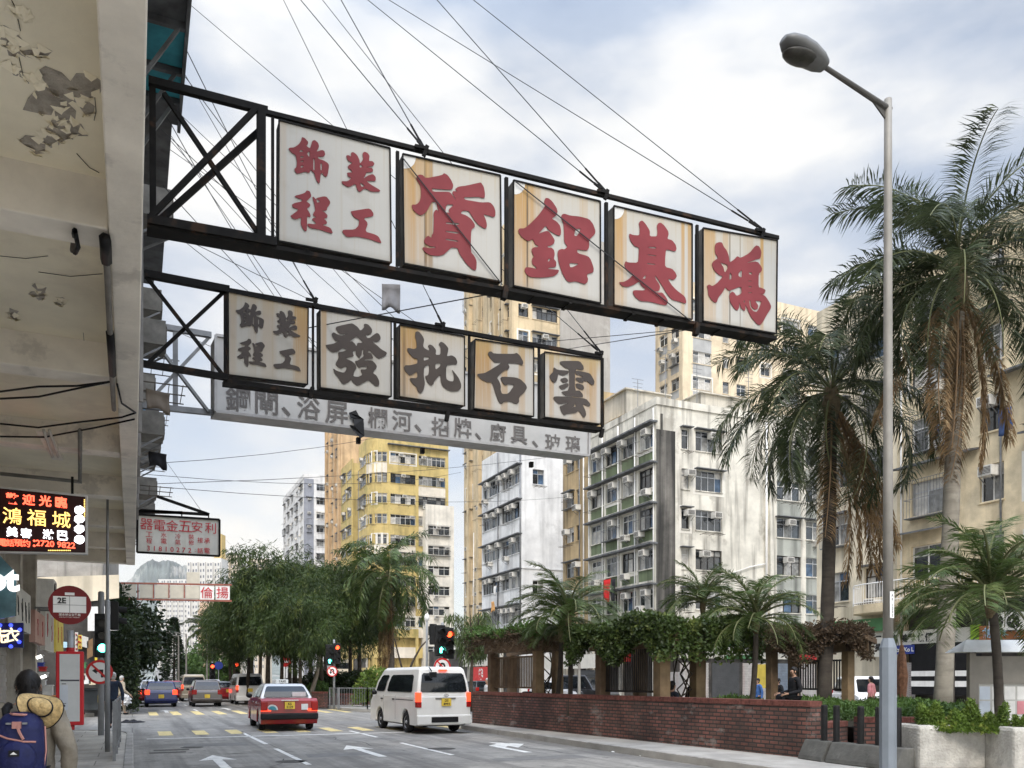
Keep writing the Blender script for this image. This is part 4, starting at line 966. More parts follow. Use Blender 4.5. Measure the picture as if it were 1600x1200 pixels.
for k, (y, z) in enumerate(((73.5,14.1), (76,10.7), (79,17.2), (75,20.5))):
    mb = MB()
    for j in range(3): mb.tube([(XB-.05,y+j*.4,z), (XB-.9,y+j*.4,z)], .015, 4); mb.tube([(XB-.25-j*.28,y-.1,z+.02), (XB-.25-j*.28,y+1.0,z+.02)], .01, 4)
    mb.build('drying_rack', RACK, T6)
cloth('hanging_cloth', 'white towel drying outside the white block', (XB-.7,76.3,10.75), .7, .9, mat('white cloth', (.7,.69,.66), .9), R(-90))
cloth('hanging_cloth', 'orange shirt drying low on the white block', WX(770,940,XB-.7), .7, 1.0, mat('orange cloth', (.6,.32,.12), .9), R(-90))

# --- tan tower behind
T5 = bld('tall tan tower with projecting bays and a blank grey concrete flank', 38, 85)
CRM = WW('cream tower render', (.56,.45,.29), .45); CON = mat('blank grey concrete', (.33,.31,.28), .9, var=.12, scale=.35, bump=.2, spot=.5, pcol=(.46,.44,.40), pscale=.22, streak=.3, scol=(.2,.18,.16))
mb = MB(); F5 = fl(8,2.95,15,1.75,.35)
face(T5, mb, (38,99.7), R(-90), 3, 52, F5, [(.6,2.9,3), (4.6,6.2,2), (8.6,10.9,3), (12.2,13.9,2), 14.448], rg, ac=.6, hood=.5, fr='a', vis=lambda z: z > 5)
for y in (86.5, 89.2, 94.0, 97.2): mb.bb(37.5,y-.35,3, 38.02,y+.35,52, 0)
face(T5, mb, (38,85), 0, 3, 52, F5, [(.8,2.0,2), (2.5,5.6,5), 12.4], rg, ac=.7, hood=.6, fr=lambda f, b: 'dwa'[f % 3], spand=lambda f, b: 0, vis=lambda z: z > 24)
mb.bb(43.9,84.9,3, 50.4,85.02,52, 2)
core(mb, 38, 85, 50.4, 99.7, 52, mi=0); mb.build('wall', [CRM, CANM, CON], T5)
# --- thin white block and dark glazed tower in the gap
T4 = bld('thin white block in the gap beside the yellow block', 40, 124)
mb = MB(); face(T4, mb, (41.0,124), 0, 3, 28.5, fl(7,3.1,7,1.7,.3), [(.4,3.9,4), 4.6], rg, ac=.7, fr='w'); core(mb, 41.0, 124, 45.6, 131, 28.5); mb.build('wall', [WW('clean cream wall', (.68,.64,.56), .2)], T4)
T4b = bld('slim dark glazed tower in the gap above the thin white block', 42, 134, name='glazed_tower')
mb = MB(); face(T4b, mb, (42.5,136), 0, 3, 50, fl(8,3.0,14,2.5,.3), [(.3,3.0,2), (3.4,4.9,1), 5.2], rg, ac=0, fr='d', vis=lambda z: z > 25); core(mb, 42.5, 136, 47.7, 142, 50); mb.build('wall', [WW('pale grey band', (.5,.49,.47), .2)], T4b)

# --- yellow rounded corner block
T3 = bld('mustard yellow block with a rounded corner and patched white panels', XB, 126.3)
YEL = mat('mustard yellow tile', (.52,.40,.16), .7, var=.14, scale=.6, streak=.55, scol=(.16,.14,.06), sscale=(1.2,1.2,.15), spot=.55, pcol=(.20,.19,.06), pscale=.3, bump=.1)
PAT = WW('cream patch', (.68,.62,.52), .12)
H3 = [5.2+3.15*k for k in range(11)]; F3 = [(h-1.75, h-.25) for h in H3]; rr = 2.6
mb = MB()
def sp3(f, b): return 1 if (f, b) in ((9,2), (8,2), (7,2), (6,1), (5,2), (3,1), (4,2), (2,2), (1,1)) else 0
face(T3, mb, (XB+rr,126.3), 0, 2, 38.8, F3, [(.5,4.5,5), (5.0,9.4,6), 9.9], rg, ac=.9, fr=lambda f, b: 'wdwd'[(f+b) % 4], spand=lambda f, b: sp3(f, b+1), vis=lambda z: z > 7)
face(T3, mb, (XB,133.7), R(-90), 2, 38.8, F3, [(.4,4.6,5), 4.8], rg, ac=.5, hood=.4, hm=2, fr='w', vis=lambda z: z > 7)
for k in range(5):                                           # the curved corner in five facets
    a0, a1 = R(180+90*k/5), R(180+90*(k+1)/5); c = Vector((XB+rr, 126.3+rr, 0))
    p0 = c + Vector((math.cos(a0), math.sin(a0), 0))*rr; p1 = c + Vector((math.cos(a1), math.sin(a1), 0))*rr; e = p1-p0
    face(T3, mb, (p0.x,p0.y), math.atan2(e.y, e.x), 2, 38.8, F3, [(.04,e.length-.04,1), e.length], rg, ac=0, fr='w', vis=lambda z: z > 7, spand=lambda f, b: 1 if f in (6,10) else 0)
for h in (H3[10]+.9, H3[5]+.12): mb.ob((XB+rr,125.7,h), (10,0,0), (0,.6,0), (0,0,.12), 2)
core(mb, XB+.3, 126.9, XB+12.5, 133.7, 38.8); mb.bb(XB+2,128,38.6, XB+11,133,41.5, 1)
mb.build('wall', [YEL, PAT, CANM], T3)
ac_at((XB+rr+7.2,126.25,H3[6]-2.7), 0, T3, 1)
T3b = bld('yellow and grey rear wing beside the rounded yellow block', XB, 142)
mb = MB(); mb.bb(XB+1,133.7,2, XB+8,138.3,36, 1)
face(T3b, mb, (XB,146.3), R(-90), 2, 38, F3, [(.5,3.6,4), (4.2,7.5,4), 8.0], rg, ac=.6, hood=.4, hm=2, fr='w', vis=lambda z: z > 9)
core(mb, XB, 138.3, XB+8, 146.3, 38); mb.build('wall', [YEL, CON, CANM], T3b)
T2 = bld('slim orange tower with vertical ribs, left of the yellow block', XB, 152)
ORG = WW('orange tan render', (.52,.37,.22), .3)
mb = MB(); face(T2, mb, (XB,158), R(-90), 2, 48, fl(7,2.95,14,1.6,.35), [(1,2.4,2), (5,6.4,2), (8.6,10,2), 11.6], rg, ac=.4, hood=.7, fr='a', vis=lambda z: z > 14)
for y in (147, 150.4, 154.4, 157.6): mb.bb(XB-.45,y-.25,2, XB,y+.25,48)
core(mb, XB, 146.4, XB+9, 158, 48); mb.build('wall', [ORG, CANM], T2)
T1 = bld('grey and white block farthest up the right side of the street', XB, 181)
mb = MB(); F1 = fl(8,2.95,13,1.7,.35)
face(T1, mb, (XB,208), R(-90), 2, 44, F1, [(1,3.5,2), (6,9,3), (11,14,3), (17,20,3), (22,25.5,3), 26.748], rg, ac=.2, hood=.5, fr='w', vis=lambda z: z > 20)
face(T1, mb, (XB,181), 0, 2, 44, F1, [(.5,1.6,1), (2.6,4.8,3), (6.2,7.4,2), 8.2], rg, ac=.5, hood=.5, fr='a', vis=lambda z: z > 20)
mb.bb(XB-.02,180.9,2, XB+2.0,180.99,44, 2); mb.bb(XB-.1,181,44, XB+8,208,45, 0)
core(mb, XB, 181, XB+8.2, 208, 44); mb.build('wall', [WW('pale white render', (.62,.61,.59), .25), CANM, WW('blue grey render', (.24,.25,.28), .2)], T1)
# --- cream tower behind the green panelled block
T9 = bld('cream tower with grey panels rising behind the green panelled block', 57, 80)
CR9 = WW('cream render', (.66,.55,.39), .3)
mb = MB(); F9 = fl(10,2.95,13,1.7,.3)
face(T9, mb, (57,85.5), R(-90), 3, 47, F9, [(.8,2.5,2), (3.2,4.8,2), 5.248], rg, ac=.5, spand=lambda f, b: 1, sp_h=1.0, fr='w', vis=lambda z: z > 18)
face(T9, mb, (57,80), 0, 3, 47, F9, [(1.4,4.0,3), (5.6,6.5,1), (7.6,9.0,2), (11.2,12.6,2), (14.5,17,3), (18.5,20.5,2), 22], rg, ac=.3, hood=.3, hm=2, spand=lambda f, b: 1 if b == 0 else 0, fr='w', vis=lambda z: z > 18)
core(mb, 57, 80, 79, 85.5, 47); mb.build('wall', [CR9, WW('grey panel', (.38,.38,.37), .2), CANM], T9)
# --- near right cream block
T10 = bld('cream pebble dashed block nearest on the right, above the shops', XB, 20)
CR10 = mat('ochre pebble dash', (.64,.535,.36), .95, var=.14, scale=1.4, bump=.7, bscale=38, streak=.5, scol=(.24,.19,.12), sscale=(1.5,1.5,.12), spot=.35, pcol=(.46,.38,.25), pscale=.5)
mb = MB(); F10 = [(6.2+2.93*k, 7.75+2.93*k) for k in range(5)]
face(T10, mb, (XB,29.2), R(-90), 5.0, 20.3, F10, [(.8,3.3,3), (4.3,5.4,2), (6.4,8.6,3), (9.6,12.2,3), (13.4,15,2), 17], rg, ac=.5, fr=lambda f, b: 'wdww'[(f*2+b) % 4])
for k, (y0, y1, z) in enumerate(((21.5,24,14.1), (24.9,29.1,11.3), (19,22.4,8.3), (26.6,29.1,8.25), (20.2,22.7,11.4), (23.4,25.6,17.0))): mb.ob((XB-.75,y0,z), (.76,0,.16), (0,y1-y0,0), (0,0,.08), 1)
core(mb, XB, 12.2, XB+10, 29.2, 20.3); mb.bb(XB-.06,12.2,20.3, XB+.2,29.2,20.9, 0)
mb.build('wall', [CR10, CANM], T10)
# rounded balcony over the shops
mb = MB(); lpb = [Vector((XB,30.6,4.75))] + [Vector((XB-1.5+.0*k, 30.6-1.1+.0, 4.75)) for k in range(1)]
lpb = [Vector((XB,31.4,4.75)), Vector((XB-.7,31.2,4.75)), Vector((XB-1.25,30.6,4.75)), Vector((XB-1.5,29.8,4.75)), Vector((XB-1.5,24,4.75)), Vector((XB,24,4.75))]
mb.poly([lpb], (0,0,.4)); mb.build('balcony_slab', CR10, T10)
mb = MB(); rail = [p + Z3*1.35 for p in lpb]; mb.tube(rail, .03, 5); mb.tube([p+Z3*.5 for p in lpb], .02, 5)
for a, b in zip(lpb[:-1], lpb[1:]):
    m = max(1, int((b-a).length/.16))
    for k in range(m): q = a + (b-a)*(k/m); mb.bar(q+Z3*.4, q+Z3*1.35, .016)
mb.build('balcony_railing', WHITE, T10)
cloth('hanging_cloth', 'blue trousers hanging from a window of the near cream block', WX(1571,638,XB-.5), .55, 1.0, mat('denim cloth', (.04,.07,.16), .9), R(-90))
cloth('hanging_cloth', 'blue shirt hanging over the balcony of the near cream block', WX(1460,655,XB-.5), .5, .8, mat('denim cloth', (.04,.07,.16), .9), R(-90))
T10b = bld('pale cream block between the side road and the near cream block', XB, 31.5)
mb = MB(); face(T10b, mb, (XB+.05,34.4), R(-90), 0, 21, [(5.6+2.9*k, 7.1+2.9*k) for k in range(5)], [(.7,2.2,2), (3.2,4.4,2), 5.19], rg, ac=.8, hood=.6, hm=1, fr='a')
core(mb, XB+.05, 29.22, XB+10, 34.4, 21); mb.build('wall', [WW('pale cream render', (.68,.60,.45), .35), CANM], T10b)
pipe(T10b, [(XB-.05,29.6,4), (XB-.05,29.6,20)], .06)

# ------------------------------------------------------------------ shops on the ground floors
SHP = mat('painted shop gloom', (.05,.045,.04), .6, var=.5, scale=1)  # near-black colour on solid blocks; the shade inside the shops is painted
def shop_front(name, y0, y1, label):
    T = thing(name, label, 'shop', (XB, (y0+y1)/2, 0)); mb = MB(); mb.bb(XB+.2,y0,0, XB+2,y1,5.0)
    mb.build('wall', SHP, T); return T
for y0, y1, lb in ((12.2,29.1,'row of shops under the near cream block with signboards above'), (49.5,58.7,'shaded shops under the green panelled block'), (58.9,63.2,'shop under the narrow tan block'), (85.2,99.5,'shops under the tall tan tower'), (128.8,157.5,'shops under the yellow and orange blocks'), (181.5,207,'shops under the farthest grey and white block'), (71.7,81.3,'shop under the white block behind the pergola')):
    T = shop_front('shop_row', y0, y1, lb)
    for y in (y0+.2, (y0+y1)/2, y1-.2): mb = MB(); mb.bb(XB-.02,y-.2,0, XB+.22,y+.2,5); mb.build('pier', CR10 if y0 < 20 else WHT, T)
def board(px0, px1, py0, py1, X, m, label, txt=None, tm=None, th=.5, bold=.03, name='shop_sign', depth=.15, off=0.0):
    d = dX((px0+px1)/2, X); a = WX(px0, (py0+py1)/2, X); b = WX(px1, (py0+py1)/2, X)
    z0 = W(0, py1, d).z; z1 = W(0, py0, d).z
    mb = MB(); mb.bb(X, a.y, z0, X+depth, b.y, z1)
    o = tag(mb.build(name, m, off=Vector((X, (a.y+b.y)/2, z0))), label, 'sign')
    if txt:
        mb = MB(); write(mb, txt, (X, (a.y+b.y)/2+off, (z0+z1)/2), (0,-1,0), Z3, th*(z1-z0), bold=bold, lift=.02); mb.build('lettering', tm, o)
    return o
BLKP = mat('black sign paint', (.02,.02,.02), .5); CRS = mat('cream sign board', (.62,.60,.53), .6, var=.06, streak=.15, scol=(.4,.36,.28))
board(1366,1524,984,1007, 32.6, CRS, 'long cream shop sign with black lettering under the balcony', '星 美容 美髮 保健', BLKP, .62, off=1.0)
board(1366,1378,996,1026, 32.3, CRS, 'small cream hanging sign with a white disc left of the lamp post', '星', BLKP, .35)
board(1398,1428,1008,1022, 32.5, mat('blue sign', (.03,.05,.25), .5), 'small blue sign with white letters above a grey shutter', 'Stan Ko L', WHITE, .5)
board(1300,1384,968,988, 32.4, mat('green sign board', (.08,.22,.09), .5), 'green shop sign with pale lettering beneath the balcony corner', '車 驗 新', mat('pale yellow paint', (.75,.72,.5), .5), .75)
board(1530,1605,976,999, 32.4, mat('orange brown sign board', (.34,.13,.05), .5), 'orange brown hairdresser sign with pale blue lettering', '創意理髮', mat('pale blue paint', (.35,.55,.72), .5), .75)
board(1516,1529,976,999, 32.4, mat('lime sign board', (.22,.36,.03), .5), 'narrow lime green sign beside the orange brown sign')
o = board(1424,1530,1004,1086, 32.55, BLACK, 'black roller shutter with two white stripes', 'WWW', WHITE, .05, off=-1.6, name='roller_shutter')
o['category'] = 'shutter'
for k, (py0, py1) in enumerate(((1048,1056.5), (1064,1073))):
    d = dX(1477, 32.55); a = WX(1424,1050,32.55); b = WX(1530,1050,32.55)
    mb = MB(); mb.bb(32.53, a.y, W(0,py1,d).z, 32.545, b.y, W(0,py0,d).z); mb.build('stripe', WHITE, o)
# lettering of the shutter sits low in its corner
for ch in o.children:
    if ch.name.startswith('lettering'): ch.location = (0,0,-.95)
for px in (1402,): 
    mb = MB()
    for k in range(22): mb.bb(32.75, WX(1428,1050,32.7).y, .2+k*.1, 32.78+.02*(k%2), WX(1396,1050,32.7).y, .29+k*.1)
    tag(mb.build('roller_shutter', SHUT, off=Vector((32.7, WX(1412,1050,32.7).y, 0))), 'grey roller shutter beside the black striped one', 'shutter')
for k, px in enumerate((1573, 1598)): 
    o = bpy.data.objects.new('air_conditioner', ac_mesh(1)); C.objects.link(o); p = WX(px, 984, 32.5); o.location = p; o.rotation_euler = (0,0,R(-90)); o.scale = (1.15,)*3
    tag(o, ('white condenser with black fan above the orange brown sign, left of two', 'white condenser with black fan above the orange brown sign, right of two')[k], 'air conditioner', 'condensers above the hairdresser')
board(722,766,1016,1041, 32.5, CRS, 'white shop sign with heavy black lettering beside the traffic light', '聯誼酒樓', BLKP, .8, .06)
board(738,766,1042,1066, 32.4, mat('red poster', (.55,.03,.03), .5), 'red shop poster with a white portrait shape behind the van', '美', WHITE, .8, .08)
board(833,845,1025,1046, 32.4, mat('red poster', (.55,.03,.03), .5), 'small red square sign between the pergola posts', '一', WHITE, .2)
board(846,930,1024,1045, 32.5, CRS, 'long white shop fascia seen between the two pergolas')
board(931,939,1022,1050, 32.4, mat('red poster', (.55,.03,.03), .5), 'narrow red vertical sign beside the white fascia')
board(905,938,1047,1068, 32.6, mat('dark shutter', (.06,.062,.065), .6), 'dark half lowered shutter under the white fascia', name='roller_shutter')
board(960,984,1018,1034, 32.4, mat('red poster', (.55,.03,.03), .5), 'red sign board behind the slatted screen', '大', WHITE, .5)
board(1030,1068,1050,1085, 32.6, SHUT, 'pale shutter with graffiti behind the second pergola', name='roller_shutter')
board(1180,1202,1038,1075, 32.4, mat('yellow poster', (.6,.45,.08), .5), 'yellow shop poster behind the leaning trees')
board(1105,1178,1010,1024, 32.5, CRS, 'pale shop fascia behind the small palms')

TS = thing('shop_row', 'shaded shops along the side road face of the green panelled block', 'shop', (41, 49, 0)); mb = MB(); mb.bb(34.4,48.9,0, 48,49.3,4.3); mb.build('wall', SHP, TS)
rg = random.Random(31)
for k, (x, m) in enumerate(((34.5,SHUT), (37.2,mat('dark shutter', (.06,.062,.065), .6)), (39.9,SHUT), (42.6,mat('blue grey shutter', (.16,.19,.23), .6)), (45.3,SHUT))):
    mb = MB()
    for j in range(22): mb.bb(x+.1,48.86-.015*(j % 2),.15+j*.12, x+2.5,48.9,.262+j*.12)
    mb.build('roller_shutter', m, TS)
for k, (x0, x1, m) in enumerate(((34.5,38.2,CRS), (38.4,41.0,mat('green sign board', (.08,.22,.09), .5)), (41.2,44.6,CRS), (44.8,47.8,mat('red poster', (.55,.03,.03), .5)))):
    mb = MB(); mb.bb(x0,48.7,3.1, x1,48.9,4.2); mb.build('fascia', m, TS)
mb = MB(); mb.bb(34.2,47.9,4.32, 48.1,49.3,4.44); mb.build('canopy', CANM, TS)

# ------------------------------------------------------------------ far towers and the mountain
def far_block(label, px0, px1, pyt, d, m, wm, nx, base=1062, top=None, side=.35):
    a = W(px0, HY, d); b = W(px1, HY, d); h = W(0, pyt, d).z; u = (b-a); u.z = 0; wdt = u.length; u.normalize(); n = Vector((u.y, -u.x, 0))
    T = thing('tower_block', label, 'building', (*(a+b).xy/2, 0)); mb = MB()
    mb.ob(Vector((a.x,a.y,0)), u*wdt, -n*wdt*.6, Z3*h)
    for k in range(nx+1):
        if k % 2 == 0: mb.ob(Vector((a.x,a.y,0)) + u*(wdt*k/(nx+1)), u*(wdt/(nx+1)*.8), n*1.2, Z3*(h-2))
    if top: mb.ob(Vector((a.x,a.y,h)) + u*wdt*top[0], u*wdt*top[1], -n*6, Z3*top[2], 1)
    mb.build('wall', [m, mat('ochre roof wall', (.55,.40,.16), .8)], T)
    mb = MB(); nz = int(h/3.0)
    for k in range(nx+1):
        pr = 1.23 if k % 2 == 0 else .03
        for j in range(2, nz): mb.ob(Vector((a.x,a.y,j*3+.9)) + u*(wdt*(k+.22)/(nx+1)) + n*(pr-.02), u*(wdt/(nx+1)*.36), n*.03, Z3*1.3)
    o = mb.build('window_grid', wm, T, fix=False); o['kind'] = 'stuff'
    return T
FW = mat('far pale tower wall', (.60,.58,.54), .9, var=.05, scale=.02); FC = mat('far cream tower wall', (.62,.54,.43), .9, var=.05, scale=.02)
FWN = mat('far window', (.16,.17,.19), .4, var=.2, scale=.2)
far_block('pale distant tower block with an ochre roof wall behind the small white sign', 294, 346, 872, 420, FW, FWN, 8, top=(.78,.22,12))
far_block('pale distant tower block beside the one with the ochre roof wall', 347, 373, 867, 450, FC, FWN, 5)
far_block('low pale distant block below the mountain', 247, 293, 905, 520, FW, FWN, 9)
far_block('pale distant tower just left of the street trees', 391, 420, 873, 380, FC, FWN, 5)
far_block('grey distant slab half hidden by the street trees', 361, 392, 900, 340, FW, FWN, 6)
far_block('peach coloured block at the far end of the street', 312, 336, 941, 210, mat('peach render', (.62,.45,.33), .9, var=.08, scale=.2), FWN, 3)
far_block('cream block at the far end of the street behind the tree trunks', 337, 372, 962, 230, FC, FWN, 4)
far_block('grey low block beside the end of the distant long sign', 352, 362, 908, 250, FW, FWN, 2)
mb = MB(); rgm = random.Random(3); prof = [(120,958),(170,930),(205,905),(214,890),(222,882),(230,878),(238,873),(246,878),(252,877),(262,875),(270,876),(278,880),(285,884),(293,884),(305,893),(330,905),(360,915),(400,930),(460,945),(560,958)]
rows = 9; dM = 2600; prof2 = []
for i in range(len(prof)-1):
    for k in range(3): t = k/3; prof2.append((prof[i][0]*(1-t)+prof[i+1][0]*t, prof[i][1]*(1-t)+prof[i+1][1]*t+rgm.uniform(-1.2,1.2)))
for r in range(rows):
    for i, (px, py) in enumerate(prof2):
        f = r/(rows-1); p = W(px, HY-(HY-py)*(1-f)**1.25, dM - f*900 + rgm.uniform(-25,25)); p.z = max(p.z + (rgm.uniform(-6,6) if 0 < r < rows-1 else 0), -1); mb.v.append(p)
nn = len(prof2)
for r in range(rows-1):
    for i in range(nn-1): a = r*nn+i; mb.f.append([a, a+1, a+nn+1, a+nn]); mb.m.append(0)
struct(mb.build('mountain', mat('haze paled wooded and bare slope', (.15,.165,.145), .95, var=.3, scale=.012, spot=.7, pcol=(.36,.34,.30), pscale=.009), smooth=True))  # woods and rock coloured paler to stand in for distance haze
# far side of the left street: a block with a cream fascia over its shops
TL = bld('shadowy block across the left side road with a long cream fascia over its shops', -4, 41.2)
mb = MB(); mb.bb(-22,41.5,0, -1.2,90,13); mb.build('wall', GREYW, TL)
mb = MB(); mb.poly([[WY(55,902,41.2), WY(186,898,41.2), WY(186,934,41.2), WY(95,945,41.2), WY(55,948,41.2)]], (0,.3,0)); mb.build('fascia', WW('cream fascia', (.66,.58,.44), .3), TL)
mb = MB(); q = [WY(137,948,41.0), WY(170,947,41.0), WY(185,955,41.0), WY(185,985,41.0), WY(137,986,41.0)]; mb.poly([q], (0,.05,0)); tag(mb.build('awning', mat('white canvas', (.72,.71,.68), .8), off=q[0]), 'white canvas sheet hung over a shop beyond the side road', 'awning')
for T_, x, ys_ in ((T10, XB-.06, (14.9, 19.6, 23.9, 28.9)), (T5, 37.93, (88, 92, 96.2))):
    for y in ys_: pipe(T_, [(x,y,4), (x,y,19.5)], .05, GREYSTEEL if y % 2 > 1 else WHITE)

# ------------------------------------------------------------------ garden walls and street furniture on the right
BRK = brick_mat('red brown garden brick', (.215,.085,.062), (.105,.055,.042), (.040,.032,.027), .235, .082, .017, bump=.8, dirt=.6, bloom=.5)
def wall_thing(name, label, a, b, th, z0, z1, cat='wall', m=None, cap=True):
    a, b = Vector(a), Vector(b); e = b-a; T = thing(name, label, cat, (a.x, a.y, 0), math.atan2(e.y, e.x), local=True); l = e.length
    mb = MB(); mb.bb(0, 0, z0, l, th, z1-.11); mb.build('wall', m or BRK, T)
    if cap:
        mb = MB(); k = int(l/.082)
        for i in range(k): mb.bb(l*i/k+.003, -.012, z1-.105, l*(i+1)/k-.003, th+.012, z1)
        mb.build('coping', mat('brick on edge', (.15,.055,.042), .85, var=.35, scale=9, bump=.3), T)
    return T
WA, WB = Vector((10.55,26.9,0)), Vector((11.52,12.15,0))
wall_thing('brick_wall', 'long weathered red brick garden wall along the right pavement', WA, WB, .3, .1, 1.2)
wall_thing('brick_wall', 'short brick end wall returning from the long garden wall', Vector((11.86,12.2,0)), Vector((13.0,12.7,0)), .28, .1, .78)
wall_thing('brick_wall', 'low brick bed wall behind the black posts and planter', Vector((13.06,12.45,0)), Vector((19.5,9.6,0)), .28, .1, .86)
wall_thing('brick_wall', 'low brick wall of the bed at the back of the garden', Vector((15,27.2,0)), Vector((22.2,18,0)), .25, .1, .9)
wall_thing('brick_wall', 'brick planting wall on the far corner behind the railing', W(487,HY,46.5).xy.to_3d(), W(506,HY,46).xy.to_3d(), .3, .1, .95)
wall_thing('brick_wall', 'far brick bed wall behind the railing and bushes', W(506,HY,49).xy.to_3d(), W(640,HY,50).xy.to_3d(), .3, .1, .8)
SOIL = mat('planting soil', (.05,.042,.03), .95, var=.3, scale=3)
mb = MB(); mb.poly([[Vector((x,y,.66)) for x, y in ((10.9,26.6),(11.8,12.6),(13.1,12.9),(19.6,9.9),(22,18),(15.2,26.8))]]); struct(mb.build('soil', SOIL))

# concrete road barrier with black posts, planters
CONC = mat('dark weathered concrete', (.10,.098,.088), .9, var=.25, scale=2, bump=.4, spot=.5, pcol=(.2,.19,.17), pscale=1.5, streak=.4)
def barrier(px0, d0, px1, d1, label):
    a, b = W(px0,HY,d0), W(px1,HY,d1); a.z = b.z = KZ; e = b-a; n = Vector((-e.y, e.x, 0)).normalized()
    prof = [(-.28,0), (.28,0), (.26,.08), (.12,.36), (-.12,.36), (-.26,.08)]
    mb = MB(); mb.poly([[a + n*x + Z3*z for x, z in prof]], e, 0)
    return tag(mb.build('concrete_barrier', CONC, off=a, bevel=.02), label, 'barrier')
barrier(1266,15.9,1304,15.2,'short dark concrete barrier block at the end of the brick wall')
barrier(1307,15.15,1420,13.7,'long dark concrete barrier block crossing behind the lamp post')
for px, d, lb in ((1288,15.5,'leftmost black post on the concrete barrier'), (1307,15.2,'second black post from the left on the barrier'), (1345,14.7,'black post standing alone in the middle of the barrier'), (1373,14.35,'black post just left of the lamp post'), (1403,14.0,'black post just right of the lamp post')):
    p = W(px,HY,d); p.z = .48
    mb = MB(); mb.lathe([(.058,0), (.058,.64), (.05,.66)], p, 10); mb.lathe([(.075,0), (.075,.02)], p, 10)
    o = tag(mb.build('bollard', mat('matt black post', (.012,.012,.012), .6, var=.3, spot=.4, pcol=(.05,.045,.04), pscale=5), off=p, smooth=False), lb, 'post', 'black posts on the barrier')
PLC = mat('pale cast concrete planter', (.42,.40,.355), .9, var=.2, scale=3.2, bump=.9, bscale=26, spot=.5, pcol=(.25,.24,.22), pscale=2.2, streak=.25, scol=(.2,.19,.17))
def planter(px0, d, wd, dp, label, rz=R(-20)):
    p = W(px0,HY,d); p.z = KZ; T = thing('planter', label, 'planter', p, rz, local=True); mb = MB()
    mb.bb(0,0,0, wd,dp,.74); mb.build('tub', PLC, T, bevel=.06)
    mb = MB(); mb.bb(.12,.12,.742, wd-.12,dp-.12,.75); mb.build('soil', SOIL, T); return T
planter(1437,13.6,1.68,.75,'large pale concrete planter box overflowing with green shrubs')
planter(1585,12.95,1.6,.75,'second pale concrete planter cut off by the right edge')

# notice board
NB = W(1500,HY,16.2); NB.z = .5
T = thing('notice_board', 'grey glazed notice board with a pitched white roof and pinned papers', 'notice board', NB, R(-24), local=True)
MET = mat('brown grey metal', (.19,.175,.15), .5, .4, var=.12)
mb = MB()
for x in (.22, 1.55): mb = MB(); mb.bb(x-.06,-.05,-.4, x+.06,.07,1.62); mb.build('post', MET, T)
mb = MB(); mb.bb(.28,0,.05, 1.49,.1,.13); mb.bb(.28,0,1.02, 1.49,.1,1.55); mb.bb(.28,0,.13, .36,.1,1.02); mb.bb(1.41,0,.13, 1.49,.1,1.02); mb.build('case', MET, T)
mb = MB(); mb.bb(.36,.05,.13, 1.41,.07,1.02); pb = mb.build('board', mat('pin board', (.5,.49,.45), .8), T)
papm = [mat('white paper', (.72,.71,.67), .8), mat('pink paper', (.60,.25,.27), .8), mat('pale blue paper', (.55,.6,.66), .8)]
rg = random.Random(8)
for k in range(12):
    x, z = .40+.24*(k % 4), .16+.28*(k//4); mb = MB(); mb.bb(x, .044, z, x+.2, .049, z+.25); mb.build('paper', papm[1 if k == 7 else 2 if k in (0,4,8) else 0], pb)
mb = MB(); mb.poly([[Vector((-.1,-.3,1.62)), Vector((-.1,.32,1.62)), Vector((.1,.02,1.86))]], (0,0,0)); 
mb = MB(); q = [(-.12,-.32,1.62), (1.95,-.32,1.62), (1.95,.34,1.62), (-.12,.34,1.62), (.12,.01,1.86), (1.7,.01,1.86)]
mb.add(q, [(0,1,5,4), (1,2,5), (2,3,4,5), (3,0,4), (3,2,1,0)]); mb.build('roof', mat('pale roof sheet', (.58,.58,.56), .5, var=.08, streak=.2, scol=(.3,.29,.27)), T)

# big street lamp
LP = W(1387.5,HY,12.4); LP.z = 0; ly = LP.y
T = thing('street_lamp', 'tall grey street lamp with a numbered plate, nearest on the right pavement', 'street lamp', LP)
PG = mat('blue grey lamp paint', (.20,.225,.25), .5, .1, var=.08, scale=2, streak=.2, scol=(.12,.12,.12)); GALV = mat('dull galvanised pole', (.27,.255,.225), .6, .3, var=.1, scale=3, streak=.25, scol=(.2,.18,.15), sscale=(9,9,.5))
zt = WY(1392,157,ly).z; zb = WY(1387,997,ly).z
mb = MB(); mb.lathe([(.118,KZ), (.118,zb-.14), (.075,zb)], LP, 8); mb.build('base', PG, T)
mb = MB(); mb.lathe([(.072,zb-.05), (.066,zb+2.5), (.056,zt-1), (.054,zt)], LP, 14); mb.build('pole', GALV, T, smooth=True)
mb = MB(); mb.bb(LP.x-.05, ly-.082, WY(1387,966,ly).z, LP.x+.03, ly-.077, WY(1387,925,ly).z); npl = mb.build('number_plate', WHITE, T)
mb = MB()
for k, c in enumerate('AF1233'): write(mb, c, (LP.x-.01, ly-.084, WY(1387,[931,937.5,946,951,956.5,962][k],ly).z), X3, Z3, 4.2/F*12.4, bold=.02)
mb.build('lettering', BLKP, npl)
mb = MB(); mb.bb(LP.x-.052, ly-.1, WY(1387,1022,ly).z, LP.x-.03, ly-.07, WY(1387,1018,ly).z); 
a = WY(1391,172,ly); b = WY(1283,101,ly); mb = MB(); mb.tube([a, b], [.045,.033], 10); mb.poly([[a-Z3*.02, a-Z3*.22, a+(b-a)*.28-Z3*.02]], (0,.02,0)); mb.build('arm', mat('dark lamp arm', (.085,.08,.072), .6, .2), T, smooth=False)
ax = (b-a).normalized(); up = Vector((-ax.z,0,ax.x)); up = up if up.z > 0 else -up; hd = MB(); sec = []
